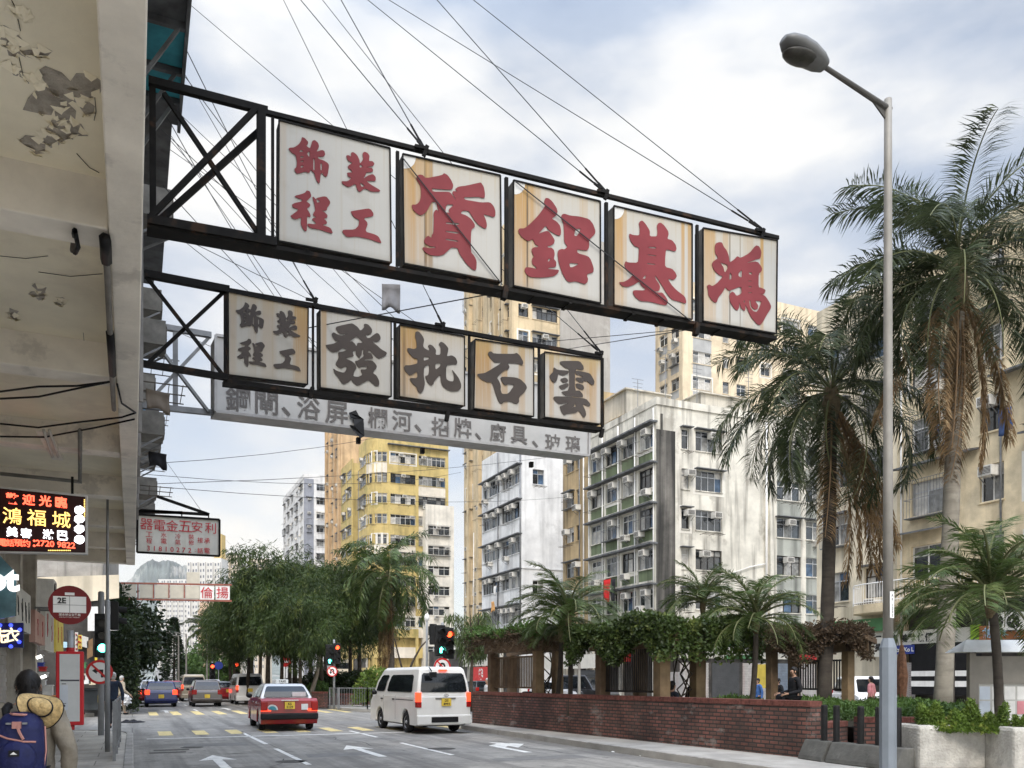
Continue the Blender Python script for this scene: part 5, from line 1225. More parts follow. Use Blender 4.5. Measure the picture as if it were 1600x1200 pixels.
for t, wy, hu, hl in ((-.06,.10,.10,-.06), (.05,.15,.14,-.09), (.25,.19,.17,-.10), (.45,.19,.16,-.10), (.60,.15,.12,-.08), (.69,.08,.06,-.04)):
    c = b + ax*t; sec.append([c + Y3*(wy*math.cos(R(q)))*(1) + up*((hu if math.sin(R(q)) > 0 else -hl)*math.sin(R(q))) for q in range(0,360,30)])
k0 = len(hd.v)
for s in sec: hd.v += s
for i in range(len(sec)-1):
    for j in range(12): hd.f.append([i*12+j, i*12+(j+1)%12, (i+1)*12+(j+1)%12, (i+1)*12+j]); hd.m.append(0)
hd.f.append(list(range(12))); hd.m.append(0); hd.f.append([len(sec)*12-12+j for j in range(12)]); hd.m.append(0)
h = hd.build('head', mat('lamp head paint', (.13,.13,.125), .5, .1, var=.1), T, smooth=True)
mb = MB(); c = b + ax*.38 - up*.085; mb.blob(c - ax*.02, .30, .165, .055, 18, 8); mb.build('glass', mat('lamp bowl', (.05,.047,.04), .3, var=.3, scale=9), h, smooth=True)

# ------------------------------------------------------------------ signals, railings, signs
SIGB = mat('signal black', (.012,.012,.012), .5, var=.2)
REDL = glow('lit red lamp', (1,.07,.02), 4); GRNL = glow('lit green lamp', (.1,1,.72), 6); OFFL = mat('unlit lamp', (.03,.028,.026), .2)
def signal_head(T, c, lit, rz=0.0, arrow=False, sc=1.0, heads=3):
    """three lamps, facing the camera side; c is the middle of the face"""
    M = Matrix.Rotation(rz, 4, 'Z'); c = Vector(c); mb = MB(); q = MB()
    def tr(v): return c + (M @ Vector(v))*sc
    h = .15+.3*heads
    mb.ob(tr((-.17,0,-h/2)), M @ Vector((.34*sc,0,0)), M @ Vector((0,.2*sc,0)), Z3*h*sc)
    o = mb.build('signal_head', SIGB, T, bevel=.02)
    for k in range(heads):
        z = (heads-1)*.15 - k*.3; nm = ('red','amber','green')[k] if heads == 3 else 'green'
        mb = MB(); p = tr((0,-.012,z)); n = M @ Vector((0,-1,0))
        if nm == lit and arrow and nm == 'green':
            s = M @ Vector((1,0,0)); P = lambda x, y: p + s*x*sc + Z3*y*sc
            mb.poly([[P(0,.11), P(.10,0), P(.038,0), P(.038,-.11), P(-.038,-.11), P(-.038,0), P(-.10,0)]], n*.004)
        else: mb.lathe([(.1*sc,0), (.1*sc,.01)], p, 16, 0, n)
        mb.build('lamp', REDL if (nm == lit and nm == 'red') else GRNL if nm == lit else OFFL, o)
        mb = MB(); pts = [tr((.115*math.cos(R(a)), 0, z+.115*math.sin(R(a)))) for a in range(-20,201,20)]
        e = n*.2*sc; mb.v += pts + [v+e-Z3*.02*sc for v in pts]
        m = len(pts)
        for i in range(m-1): mb.f.append([i, i+1, m+i+1, m+i]); mb.m.append(0)
        mb.build('visor', SIGB, o, fix=False)
    return o
def sig_pole(px, d, ztop, label, r=.055):
    p = W(px,HY,d); p.z = 0; T = thing('traffic_light', label, 'traffic light', p); mb = MB()
    mb.lathe([(r,KZ), (r,ztop), (r*.6,ztop+.03)], p, 10); mb.build('pole', POLEGREY, T, smooth=True); return T, p
def round_sign(T, c, r, kind, rz=0.0, name='sign_disc'):
    c = Vector(c); M = Matrix.Rotation(rz, 3, 'Z'); n = M @ Vector((0,-1,0)); s = M @ X3
    RD = mat('road sign red', (.50,.02,.02), .4); BKS = mat('road sign black', (.015,.015,.015), .4)
    mb = MB(); mb.lathe([(r,0), (r,.012)], c, 28, 0, n); o = mb.build(name, WHITE, T)
    mb = MB(); k = 32; ring = [[c + n*.016 + (s*math.cos(2*math.pi*i/k)+Z3*math.sin(2*math.pi*i/k))*q for i in range(k)] for q in (r, r*.80)]; mb.poly(ring); mb.build('border', RD, o)
    P = lambda x, y, l=.016: c + n*l + s*x*r + Z3*y*r
    mb = MB()
    if kind == 'left': mb.poly([[P(.28,-.45), P(.28,.2), P(-.2,.2), P(-.2,.36), P(-.55,.10), P(-.2,-.16), P(-.2,.0), P(.10,.0), P(.10,-.45)]])
    elif kind == 'uturn': mb.poly([[P(.36,-.5), P(.36,.16), P(.22,.42), P(-.04,.48), P(-.28,.38), P(-.38,.14), P(-.38,-.14), P(-.56,-.14), P(-.28,-.5), P(0,-.14), P(-.18,-.14), P(-.18,.12), P(-.06,.26), P(.08,.24), P(.16,.1), P(.16,-.5)]])
    if kind != 'none': mb.build('arrow', BKS, o)
    mb = MB(); mb.add([P(-.62,.54,.02), P(-.5,.64,.02), P(.64,-.5,.02), P(.52,-.62,.02)], [(0,1,2,3)]); mb.build('bar', RD, o)
    return o
# big signal by the brick wall
T, p = sig_pole(691.5, 28.6, 3.5, 'traffic light with a large red lamp and green arrow behind the van')
signal_head(T, W(702,992,28.5)-Z3*.28, 'red'); signal_head(T, W(689,1001,28.4)-Z3*.0, 'green', arrow=True)
round_sign(T, W(691,1042,28.3), .30, 'uturn')
T, p = sig_pole(667, 43, 4.6, 'grey signal pole with a pale round cap left of the large red lamp'); mb = MB(); mb.blob(p+Z3*4.75, .14, .14, .2, 10, 6); mb.build('cap', WHITE, T); signal_head(T, p + Z3*3.9 + X3*.3, None, R(180))
T, p = sig_pole(522, 43, 3.6, 'smaller traffic light with red lamp and green arrow over the no U-turn sign')
signal_head(T, W(527,1021,42.8), 'red'); signal_head(T, W(515,1023.5,42.7), 'green', arrow=True); round_sign(T, W(519,1049,42.7), .27, 'uturn')
# left signal
T, p = sig_pole(158, 22.4, 3.9, 'black traffic light with a green lamp on the left pavement', .075)
signal_head(T, W(160,993,22.3), 'green', sc=1.1); round_sign(T, W(155.5,1050,22.2), .32, 'left'); signal_head(T, p + Vector((.42,.1,3.3)), None, R(90), heads=2)
T, p = sig_pole(168, 17.3, 3.2, 'slim grey pole standing in front of the left traffic light', .05)
mb = MB(); mb.lathe([(.03,3.2), (.022,5.6)], p, 8); mb.build('extension', GREYSTEEL, T)
for px, py, d, lb in ((332,1043,78,'far red traffic light beside the round blue sign'), (370,1041,70,'far red traffic light above the white van')):
    T, p = sig_pole(px, d, 3.6, lb, .07); signal_head(T, W(px,py+6,d-.2), 'red', sc=1.5)
p = W(341.5,HY,78); p.z = 0; T = thing('road_sign', 'round blue road sign on a thin pole far up the street', 'road sign', p); mb = MB(); mb.lathe([(.04,0), (.04,3.0)], p, 6); mb.build('pole', POLEGREY, T); mb = MB(); mb.lathe([(.38,0), (.38,.02)], p+Z3*2.9-Y3*.06, 16, 0, (0,-1,0)); mb.build('disc', mat('blue sign', (.03,.05,.25), .5), T)
p = W(446,HY,66); p.z = 0; T = thing('road_sign', 'red no entry sign under the street trees', 'road sign', p); mb = MB(); mb.lathe([(.04,0), (.04,3.2)], p, 6); mb.build('pole', POLEGREY, T); mb = MB(); mb.lathe([(.42,0), (.42,.02)], p+Z3*3.0-Y3*.06, 16, 0, (0,-1,0)); o = mb.build('disc', mat('road sign red', (.50,.02,.02), .4), T); mb = MB(); mb.bb(p.x-.28,p.y-.09,2.93,p.x+.28,p.y-.083,3.07); mb.build('bar', WHITE, o)
def railing(pts, label, h=1.05, gap=.13, z=KZ):
    T = thing('railing', label, 'railing', (*pts[0], 0)); pts = [Vector((*q, z)) for q in pts]; mb = MB(); pk = MB()
    for a, b in zip(pts[:-1], pts[1:]):
        for hh in (h, .14): mb.bar(a+Z3*hh, b+Z3*hh, .04)
        n = max(1, int((b-a).length/gap))
        for k in range(n): q = a + (b-a)*(k/n); pk.bar(q+Z3*.14, q+Z3*h, .016)
        m = max(1, round((b-a).length/1.9))
        for k in range(m+1): q = a + (b-a)*(k/m); mb.bar(q, q+Z3*(h+.03), .055)
    mb.build('frame', GREYSTEEL, T); pk.build('bars', GREYSTEEL, T); return T
xy = lambda px, d: tuple(W(px,HY,d).xy)
railing([xy(515,43.3), xy(528,42.6)], 'short railing panel round the foot of the smaller traffic light')
railing([xy(530,42.6), xy(574,42.2), xy(640,43)], 'long grey pedestrian railing on the far corner')
railing([(-.30,16.9), (-.27,22.0)], 'narrow railing loop along the left kerb', gap=.16)
# far street lamps
def lamp_far(px, d, h, label, arm=-1):
    p = W(px,HY,d); p.z = 0; T = thing('street_lamp', label, 'street lamp', p, group='street lamps far up the road'); mb = MB()
    mb.lathe([(.09,0), (.05,h)], p, 8); mb.build('pole', GALV, T)
    mb = MB(); mb.tube([p+Z3*(h-.05), p+Z3*(h+.1)+X3*arm*1.2], .03, 6); mb.build('arm', GALV, T)
    mb = MB(); mb.blob(p+Z3*(h+.12)+X3*arm*1.5, .4, .15, .1, 10, 6); mb.build('head', ACW, T)
for px, d, pyt, lb, arm in ((279,70,993,'far street lamp in front of the dark conifer',-1), (291,74,990,'far street lamp just right of the dark conifer',-1), (323.5,80,968,'tallest of the far street lamps, nearest the middle',-1), (264,95,1033,'shortest far grey lamp post by the dark trees',-1)):
    lamp_far(px, d, W(px,pyt,d).z, lb, arm)
p = W(905,HY,46); p.z = 0
T = thing('street_lamp', 'white headed street lamp showing over the small palm', 'street lamp', p); mb = MB(); mb.lathe([(.09,0), (.06,W(0,930,46).z-.02)], p, 8); mb.build('pole', GALV, T); h = W(0,930,46).z; mb = MB(); mb.tube([p+Z3*h, p+Z3*(h+.1)-X3*.5], .03, 6); mb.build('arm', GALV, T); mb = MB(); mb.blob(p+Z3*(h+.12)-X3*.6, .4, .16, .12, 10, 6); mb.build('head', WHITE, T)

# ------------------------------------------------------------------ pergolas
WOOD = mat('brown stained timber', (.145,.095,.055), .7, var=.25, scale=2.5, streak=.5, scol=(.08,.05,.025), sscale=(6,6,.5), bump=.2)
WOODL = mat('light worn timber', (.225,.155,.085), .7, var=.2, scale=2.5, streak=.4, scol=(.12,.07,.03), sscale=(6,6,.5))
SLB = mat('black metal slat', (.016,.014,.012), .6, var=.2)
ROOTS = {}
def pergola(label, posts, zt, beams, screens, wp=.26, key=None, slm=None):
    P = {k: Vector((*W(px,HY,d).xy, .6)) for k, (px, d) in posts.items()}
    T = thing('pergola', label, 'pergola', (*list(P.values())[0].xy, 0))
    for k, v in P.items():
        mb = MB(); mb.bb(v.x-wp/2, v.y-wp/2, .3, v.x+wp/2, v.y+wp/2, zt-.3); mb.build('post', WOODL if k in 'ac' else WOOD, T, bevel=.015)
    for a, b in beams:
        e = (P[b]-P[a]).normalized(); mb = MB(); mb.bar(P[a].xy.to_3d()+Z3*(zt-.15)-e*.55, P[b].xy.to_3d()+Z3*(zt-.15)+e*.55, .13, .3); mb.build('beam', WOOD, T, bevel=.01)
    a, b = beams[0]; e = P[b]-P[a]; n = Vector((-e.y, e.x, 0)).normalized(); n = n if n.x > 0 else -n; m = max(3, int(e.length/.45))
    for k in range(-1, m+2):
        q = P[a].xy.to_3d() + e.xy.to_3d()*(k/m) + Z3*(zt+.08); mb = MB(); mb.bar(q - n*.55, q + n*2.6, .07, .16); mb.build('rafter', WOOD, T)
    for a, b, z0, z1, g in screens:
        e = (P[b]-P[a]); mb = MB(); k = int(e.length/g); q0 = P[a].xy.to_3d()
        for i in range(1, k): q = q0 + e.xy.to_3d()*(i/k); mb.bar(q+Z3*z0, q+Z3*z1, .035 if g > .1 else .022, .03)
        for z in (z0+.03, z1-.03): mb.bar(q0+Z3*z, q0+e.xy.to_3d()+Z3*z, .05)
        o = mb.build('slatted_screen', slm or SLB, T)
    return T, P
T1p, PA = pergola('timber pergola with a brown slatted screen, leftmost behind the brick wall', {'a':(841,25.9),'b':(770,28.8),'c':(871,26.4),'d':(800,31)}, 2.78, [('b','a'), ('d','c'), ('a','c')], [('b','a',1.32,2.35,.11)], .28, slm=WOOD)
T2p, PB = pergola('timber pergola smothered in leafy creeper, middle one behind the brick wall', {'a':(1034,20.3),'b':(942,22.4),'c':(1090,21.6),'d':(1000,24.5)}, 2.66, [('b','a'), ('d','c'), ('a','c')], [('b','a',1.28,2.6,.075)], .3)
T3p, PC = pergola('timber pergola under dry brown creeper, rightmost behind the beds', {'a':(1325,24.6),'b':(1206,25.6),'c':(1285,27.5),'d':(1240,27)}, 2.72, [('b','a'), ('d','c'), ('a','c')], [('d','a',1.28,2.2,.12)], .26)

# ------------------------------------------------------------------ foliage
def leafmat(name, a, b, c=None, scale=1.2, rough=.55):
    m = mat(name, a, rough, var=.4, scale=scale, spot=.75, pcol=b, pscale=scale*2.3, streak=.6 if c else 0, scol=c or (0,0,0), sscale=(scale*1.4,)*3)
    nt = m.node_tree; p = nt.nodes['Principled BSDF']; o = [n for n in nt.nodes if n.type == 'OUTPUT_MATERIAL'][0]; src = p.inputs['Base Color'].links[0].from_socket
    tl = nt.nodes.new('ShaderNodeBsdfTranslucent'); mx = nt.nodes.new('ShaderNodeMixShader'); mx.inputs[0].default_value = .3     # leaves let some light through
    nt.links.new(src, tl.inputs['Color']); nt.links.new(p.outputs[0], mx.inputs[1]); nt.links.new(tl.outputs[0], mx.inputs[2]); nt.links.new(mx.outputs[0], o.inputs['Surface'])
    return m
LF_WEEP = leafmat('olive needle foliage', (.044,.072,.017), (.155,.180,.046), (.014,.023,.008), .5)
LF_DARK = leafmat('dark glossy leaves', (.020,.034,.012), (.042,.066,.020), None, .9, .4)
LF_PALM = leafmat('palm leaflets', (.080,.120,.034), (.19,.225,.075), (.030,.048,.016), .7, .4)
LF_QUEEN = leafmat('grey green palm leaflets', (.058,.076,.034), (.16,.175,.095), (.020,.028,.012), .9, .4)
LF_DEAD = leafmat('dead palm leaflets', (.24,.155,.075), (.40,.30,.17), (.11,.065,.03), 1.0, .8)
LF_BUSH = leafmat('yellow green shrub leaves', (.105,.165,.026), (.26,.30,.06), (.04,.075,.014), 1.6)
LF_COVER = leafmat('mid green bed leaves', (.070,.130,.028), (.15,.22,.06), (.028,.055,.012), 1.2)
LF_VINE = leafmat('creeper leaves', (.060,.092,.024), (.18,.215,.055), (.024,.040,.012), 1.3, .45)
LF_DRY = leafmat('withered creeper leaves', (.105,.072,.045), (.24,.19,.13), (.045,.03,.02), 1.6, .8)
BARK = mat('dark bark', (.055,.043,.032), .9, var=.3, scale=5, bump=.5)
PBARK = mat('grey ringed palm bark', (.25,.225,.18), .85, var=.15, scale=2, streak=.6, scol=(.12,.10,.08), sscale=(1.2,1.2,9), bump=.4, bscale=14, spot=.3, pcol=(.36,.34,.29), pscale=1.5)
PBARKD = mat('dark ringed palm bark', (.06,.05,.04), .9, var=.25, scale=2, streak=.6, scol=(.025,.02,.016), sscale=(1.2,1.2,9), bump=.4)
PBOOT = mat('fibrous palm crown shaft', (.15,.115,.065), .9, var=.3, scale=6, bump=.6)
def rv(rg): 
    while True:
        v = Vector((rg.uniform(-1,1), rg.uniform(-1,1), rg.uniform(-1,1)))
        if .02 < v.length < 1: return v
def leaf(mb, p, d, s, l, wd, mi=0): mb.add([p, p+d*(l*.45)+s*wd, p+d*l, p+d*(l*.45)-s*wd], [(0,1,2,3)], mi)
def frond(mb, c, az, e0, L, bend, rg, ll=.6, lw=.022, n=42, droop=.5, mi=0, mr=1, tw=.55, bare=.14):
    h = Vector((math.cos(az), math.sin(az), 0)); side = Vector((-h.y, h.x, 0)); p = Vector(c); pts = [p.copy()]; sw = rg.uniform(-.25,.25)
    for i in range(n):
        s = i/n; e = e0 - bend*s**1.25; t = h*math.cos(e) + Z3*math.sin(e) + side*sw*s; t.normalize(); p = p + t*(L/n); pts.append(p.copy())
        if s < bare: continue
        upv = side.cross(t); k = math.sin(math.pi*min(1, .16+.84*(1-s)**.9*1.0))**.55 if s > .5 else min(1, .45+(s-bare)*2.2)
        for sg in (-1, 1):
            for q in range(2):
                lift = rg.uniform(-tw, tw); d = (t*rg.uniform(.45,.75) + side*sg*(1-.2*abs(lift)) + upv*lift).normalized(); l = ll*k*rg.uniform(.75,1.1)
                a = p + t*(L/n)*rg.random(); m = a + d*l*.5; d2 = (d - Z3*droop*rg.uniform(.7,1.3)).normalized(); b = m + d2*l*.55
                nv = d.cross(Z3 if abs(d.z) < .9 else X3).normalized(); sx = nv.lerp(d.cross(nv), rg.random()*.6).normalized()*lw
                mb.add([a, m+sx, b, m-sx], [(0,1,2,3)], mi)
    mb.tube(pts, [.028*(1-.8*i/len(pts)) + .004 for i in range(len(pts))], 4, mr, cap=False)
def palm(name, label, base, top, r0, r1, bark, crown, seed, dead=0, grp=None, shaft=None, leafm=None, cat='palm tree', deadspec=None):
    rg = random.Random(seed); T = thing(name, label, cat, base, group=grp); base, top = Vector(base), Vector(top); mb = MB(); n = 14; pts = []; rs = []
    for i in range(n+1):
        t = i/n; pts.append(base.lerp(top, t) + Vector((math.sin(t*3.1)*.05, 0, 0))); rs.append((r0*(1-t)+r1*t)*(1.03 if i % 2 else .98)*(1.18 if i == 0 else 1))
    mb.tube(pts, rs, 12, 0)
    mb.build('trunk', bark, T, smooth=True)
    if shaft: mb = MB(); mb.lathe([(r1*1.05,-shaft), (r1*1.6,-shaft*.4), (r1*1.1,.1), (.03,.35)], top, 10); mb.build('crown_shaft', PBOOT, T, smooth=True)
    mb = MB(); N = crown['n']
    for i in range(N):
        t = i/(N-1); az = i*2.39996 + rg.uniform(-.25,.25) + crown.get('az',0); e = R(crown['e0']*(1-t)+crown['e1']*t + rg.uniform(-9,9))
        frond(mb, top + rv(rg)*.08, az, e, crown['L']*rg.uniform(.85,1.1), R(crown['b']*rg.uniform(.8,1.2)), rg, crown['ll'], crown['lw'], crown.get('k',36), crown.get('dr',.5), tw=crown.get('tw',.55))
    mb.build('crown', [leafm or LF_PALM, mat('palm rachis', (.13,.14,.06), .6)], T, fix=False)
    if dead:
        mb = MB()
        for i in range(dead):
            az, e, L = (deadspec[i] if deadspec else (rg.uniform(0,6.28), rg.uniform(-72,-55), rg.uniform(2.6,3.6)))
            frond(mb, top - Z3*.3 + rv(rg)*.1, az, R(e), L, R(24), rg, .55, .016, 80, 1.1, tw=.3, bare=.05)
        mb.build('dead_fronds', [LF_DEAD, mat('dead rachis', (.2,.13,.07), .8)], T, fix=False)
    return T
def at(px, d, z): v = W(px,HY,d); v.z = z; return v
# queen palms
palm('palm_tree', 'tallest palm, thick pale trunk and hanging dead fronds, right of the lamp post', at(1472,21.5,.5), at(1497,21.5,W(0,428,21.5).z), .22, .17, PBARK,
     dict(n=36, e0=86, e1=-24, L=3.7, b=92, ll=.78, lw=.016, k=84, dr=.5, az=.6), 5, 9, shaft=1.0, leafm=LF_QUEEN, deadspec=[(3.9,-66,4.6), (4.6,-78,4.9), (5.3,-74,4.6), (4.2,-82,4.2), (2.9,-48,4.0), (4.4,-80,4.6), (5.0,-84,4.4), (5.7,-62,4.2), (3.4,-56,4.4)])
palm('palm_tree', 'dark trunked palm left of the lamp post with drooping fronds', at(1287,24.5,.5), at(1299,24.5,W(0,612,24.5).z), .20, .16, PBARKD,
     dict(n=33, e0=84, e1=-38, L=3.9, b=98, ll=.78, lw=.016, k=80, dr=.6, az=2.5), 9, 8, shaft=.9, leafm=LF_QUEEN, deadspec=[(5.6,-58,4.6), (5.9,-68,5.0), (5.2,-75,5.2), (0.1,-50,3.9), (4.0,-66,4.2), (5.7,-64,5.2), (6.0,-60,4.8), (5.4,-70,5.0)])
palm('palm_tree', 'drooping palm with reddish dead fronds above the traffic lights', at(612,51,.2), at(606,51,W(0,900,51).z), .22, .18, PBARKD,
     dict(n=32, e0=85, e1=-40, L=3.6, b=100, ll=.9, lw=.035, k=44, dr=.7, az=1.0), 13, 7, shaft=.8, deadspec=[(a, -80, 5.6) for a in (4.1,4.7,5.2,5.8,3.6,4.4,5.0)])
PY_ = dict(n=30, e0=88, e1=2, L=1.55, b=82, ll=.30, lw=.009, k=44, dr=.25, tw=.3)
def pyg(label, base, top, L, seed, n=32, r=.07, lw=.009):
    c = dict(PY_); c['L'] = L; c['n'] = n; c['ll'] = .24*L; c['lw'] = lw
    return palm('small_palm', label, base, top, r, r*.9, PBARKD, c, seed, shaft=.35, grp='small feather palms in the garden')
pyg('small feather palm between the two left pergolas', at(890,23.4,.6), at(888,23.4,W(0,962,23.4).z), 1.75, 21)
pyg('slanting thin palm close beside the small feather palm between pergolas', at(868,24.6,.6), at(877,24.6,W(0,985,24.6).z), 1.2, 27, 20)
pyg('small feather palm in front of the dry creeper pergola', at(1172,20.5,.6), at(1181,20.5,W(0,968,20.5).z), 1.5, 22)
pyg('small feather palm rising behind the leafy creeper', at(1098,26.5,.6), at(1098,26.5,W(0,942,26.5).z), 1.5, 23)
pyg('small feather palm with a leaning rough trunk near the notice board', at(1562,14.6,.7), at(1549,14.8,W(0,935,14.8).z), 1.75, 24, 40, .08, .010)
pyg('shaded feather palm behind the tallest palm trunk', at(1487,23,.6), at(1486,23,W(0,955,23).z), 1.5, 25, r=.06)
pyg('far feather palm beside the lone signal at the street end', at(322,86,.2), at(322,86,W(0,985,86).z), 2.6, 26, 18, lw=.03)

def limbs(mb, base, h, rg, r, sp, n=5, z0=.45):
    tips = []
    fork = Vector((rg.uniform(-.2,.2), rg.uniform(-.2,.2), h*z0)); mb.tube([base, base+fork*.5+Vector((rg.uniform(-.1,.1),0,0)), base+fork], [r*1.25, r, r*.8], 7)
    for k in range(n):
        a = k*2.4+rg.random(); e = base + Vector((math.cos(a)*sp*rg.uniform(.4,.9), math.sin(a)*sp*rg.uniform(.4,.9), h*rg.uniform(.7,.97)))
        m = (base+fork).lerp(e, .5) + Z3*h*.05 + rv(rg)*.15; mb.tube([base+fork, m, e], [r*.6, r*.35, r*.1], 5); tips += [m, e]
    return tips
def tree_parts(T, h, r, seed, weep, leafm, clumps=110, per=60, l=(.35,.6), wd=.03, zlo=.4, base=Vector((0,0,0)), tr=.14, squash=1.0, core=.35):
    rg = random.Random(seed); mb = MB(); limbs(mb, base, h, rg, tr, r*.8); mb.build('trunk', BARK, T, smooth=True, fix=False); mb = MB()
    zc = h*(1+zlo)/2; rz = h*(1-zlo)/2
    for k in range(clumps):
        v = rv(rg); v = v.normalized()*(core+(1-core)*rg.random()**.6)*(.8+.35*math.sin(v.x*5+seed)*math.sin(v.y*4+v.z*6)); c = base + Vector((v.x*r, v.y*r, zc + v.z*rz*squash)); cs = r*rg.uniform(.14,.26)
        for j in range(per):
            o = rv(rg)*cs; p = c + o; d = (o.normalized()*.6 + rv(rg)*.5 - Z3*weep).normalized(); s = d.cross(rv(rg)).normalized(); leaf(mb, p, d, s, rg.uniform(*l), wd*rg.uniform(.7,1.2))
    mb.build('crown', leafm, T, fix=False)
TREES = []
for k, (seed, h, r) in enumerate(((31,10,3.3), (32,9.5,3.0), (33,9,3.1))):
    T = thing('street_tree', '', 'tree', (0,0,0), group='feathery trees on the far garden block', local=True); tree_parts(T, h, r, seed, .7, LF_WEEP, 200, 85, (.26,.5), .028, .35); TREES.append((T, h))
lbs = ['feathery olive tree nearest the road, leftmost of the grove', 'tallest feathery olive tree of the grove with a wispy top', 'feathery tree in the middle of the grove behind the taxi', 'feathery tree right of the grove middle, over the smaller signal', 'feathery tree beside the drooping palm', 'feathery tree at the back left of the grove', 'feathery tree at the back of the grove behind the bus', 'feathery tree filling the right back of the grove', 'lower feathery tree directly above the taxi roof', 'lower feathery tree above the silver white van', 'lower feathery tree behind the smaller signal', 'small feathery tree at the far left edge of the grove', 'low feathery tree hanging over the brick planting wall', 'feathery tree deep in the grove left of centre', 'feathery tree deep in the grove right above the taxi', 'feathery tree deep in the grove behind the smaller signal', 'far feathery tree behind the silver white van']
for k, (px, d, pyt, v) in enumerate(((368,60,935,1), (418,52,848,0), (462,56,868,2), (505,50,880,1), (548,54,872,0), (395,66,880,2), (485,68,862,1), (560,64,885,2), (440,47,905,1), (385,54,900,0), (520,57,900,2), (362,68,925,1), (470,46,925,2), (405,78,900,0), (452,84,900,2), (510,76,890,1), (365,88,925,2))):
    p = W(px,HY,d); p.z = .1; zt = W(0,pyt,d).z; T, h = TREES[v]; sc = (zt-.1)/h
    if k in (0,1,2): T = TREES[v][0]; T.location = p; T.scale = (sc,)*3; T['label'] = lbs[k]; T.rotation_euler = (0,0,k)
    else: dup(T, p, k*1.7, lbs[k], sc)
T = thing('street_tree', 'small drooping bottlebrush tree right of the large red lamp', 'tree', at(738,40,.1), local=True); tree_parts(T, 5.4, 1.5, 41, 1.2, leafmat('soft green weeping leaves', (.075,.105,.035), (.15,.18,.07), None, .8), 50, 50, (.3,.5), .022, .35, tr=.09)
T = thing('street_tree', 'dark dense tree overhanging the left lane beyond the side road', 'tree', (-.9,47,.1), local=True); tree_parts(T, 6.0, 2.4, 42, .25, LF_DARK, 150, 75, (.2,.34), .07, .28, tr=.2)
T = thing('street_tree', 'dark dense tree further up the left kerb', 'tree', (-.6,56,.1), local=True); tree_parts(T, 6.8, 2.8, 43, .25, LF_DARK, 130, 70, (.25,.4), .08, .25, tr=.2)
T = thing('conifer_tree', 'dark conifer behind the far lamp posts', 'tree', at(272,78,.1), local=True)
rg = random.Random(6); mb = MB(); mb.tube([(0,0,0), (0,0,7.2)], [.15,.03], 6); mb.build('trunk', BARK, T); mb = MB()
for k in range(2600):
    z = rg.uniform(.8,7.3); q = 1.5*(1-z/7.6)*rg.uniform(.3,1); a = rg.uniform(0,6.28); d = (Vector((math.cos(a),math.sin(a),-.35))).normalized(); leaf(mb, Vector((math.cos(a)*q,math.sin(a)*q,z)), d, d.cross(rv(rg)).normalized(), .4, .06)
mb.build('crown', LF_DARK, T, fix=False)
for px, d, h, r, sd, lb in ((300,92,4.9,2.6,44,'light green bushy tree in the middle distance left of the far signal'), (316,98,6.2,2.4,45,'taller light green tree beside the tallest far lamp'), (352,84,3.6,1.6,46,'low green tree between the two far red signals')):
    T = thing('street_tree', lb, 'tree', at(px,d,.1), local=True); tree_parts(T, h, r, sd, .4, LF_COVER, 60, 50, (.3,.5), .07, .12, tr=.1)
# ivy mass at the foot of the left trees
def foliage(name, label, cat, m, pts_fn, n, l, wd, seed, weep=.2, kind=None, stem=None):
    rg = random.Random(seed); mb = MB(); first = None
    for k in range(n):
        p = pts_fn(rg); first = first or p; d = (rv(rg) + Z3*.25 - Z3*weep).normalized(); leaf(mb, p, d, d.cross(rv(rg)).normalized(), rg.uniform(*l), wd*rg.uniform(.7,1.2))
    return tag(mb.build(name, m, fix=False, off=first), label, cat, None, kind)
foliage('ivy', 'dark ivy thicket covering the left corner beside the waiting cars', 'ivy', LF_DARK, lambda r: Vector((-1.1+r.random()**.7*1.45*(1-.3*abs(r.random()-.5)), 42.5+r.random()*7, .15+r.random()**.8*4.4)), 9000, (.14,.26), .05, 51, .4)
# hedges, bushes, beds
def bedpt(loop, z0, z1):
    P = [Vector((x, y, 0)) for x, y in loop]
    x0, x1, y0, y1 = min(p.x for p in P), max(p.x for p in P), min(p.y for p in P), max(p.y for p in P)
    def ins(x, y):
        c = False; j = len(P)-1
        for i in range(len(P)):
            if (P[i].y > y) != (P[j].y > y) and x < (P[j].x-P[i].x)*(y-P[i].y)/(P[j].y-P[i].y)+P[i].x: c = not c
            j = i
        return c
    def f(r):
        while True:
            x, y = r.uniform(x0,x1), r.uniform(y0,y1)
            if ins(x, y): return Vector((x, y, z0 + (z1-z0)*(.35+.65*math.sin(x*2.3+1)*math.sin(y*1.9)*.5+.3)*r.random()**.5))
    return f
foliage('ground_cover', 'green ground cover filling the raised bed behind the low brick wall', 'plants', LF_COVER, bedpt([(12.0,13.0),(13.2,12.95),(18.5,10.6),(21,18),(17.5,22),(12.2,18)], .68, 1.15), 34000, (.07,.14), .022, 52, 0, 'stuff')
foliage('ground_cover', 'low green bed plants seen through the pergola posts', 'plants', LF_COVER, bedpt([(13,24.5),(14.5,19),(21,18.5),(16,26)], .68, 1.0), 9000, (.09,.17), .026, 53, 0, 'stuff')
def bush(label, px, d, z, rx, rz, m, n, seed, l=(.1,.2), wd=.035):
    c = at(px, d, z); foliage('bush', label, 'bush', m, lambda r: c + Vector((lambda v: (v.x*rx, v.y*rx, abs(v.z)*rz))(rv(r).normalized()*(.55+.45*r.random()**.5))), n, l, wd, seed, 0)
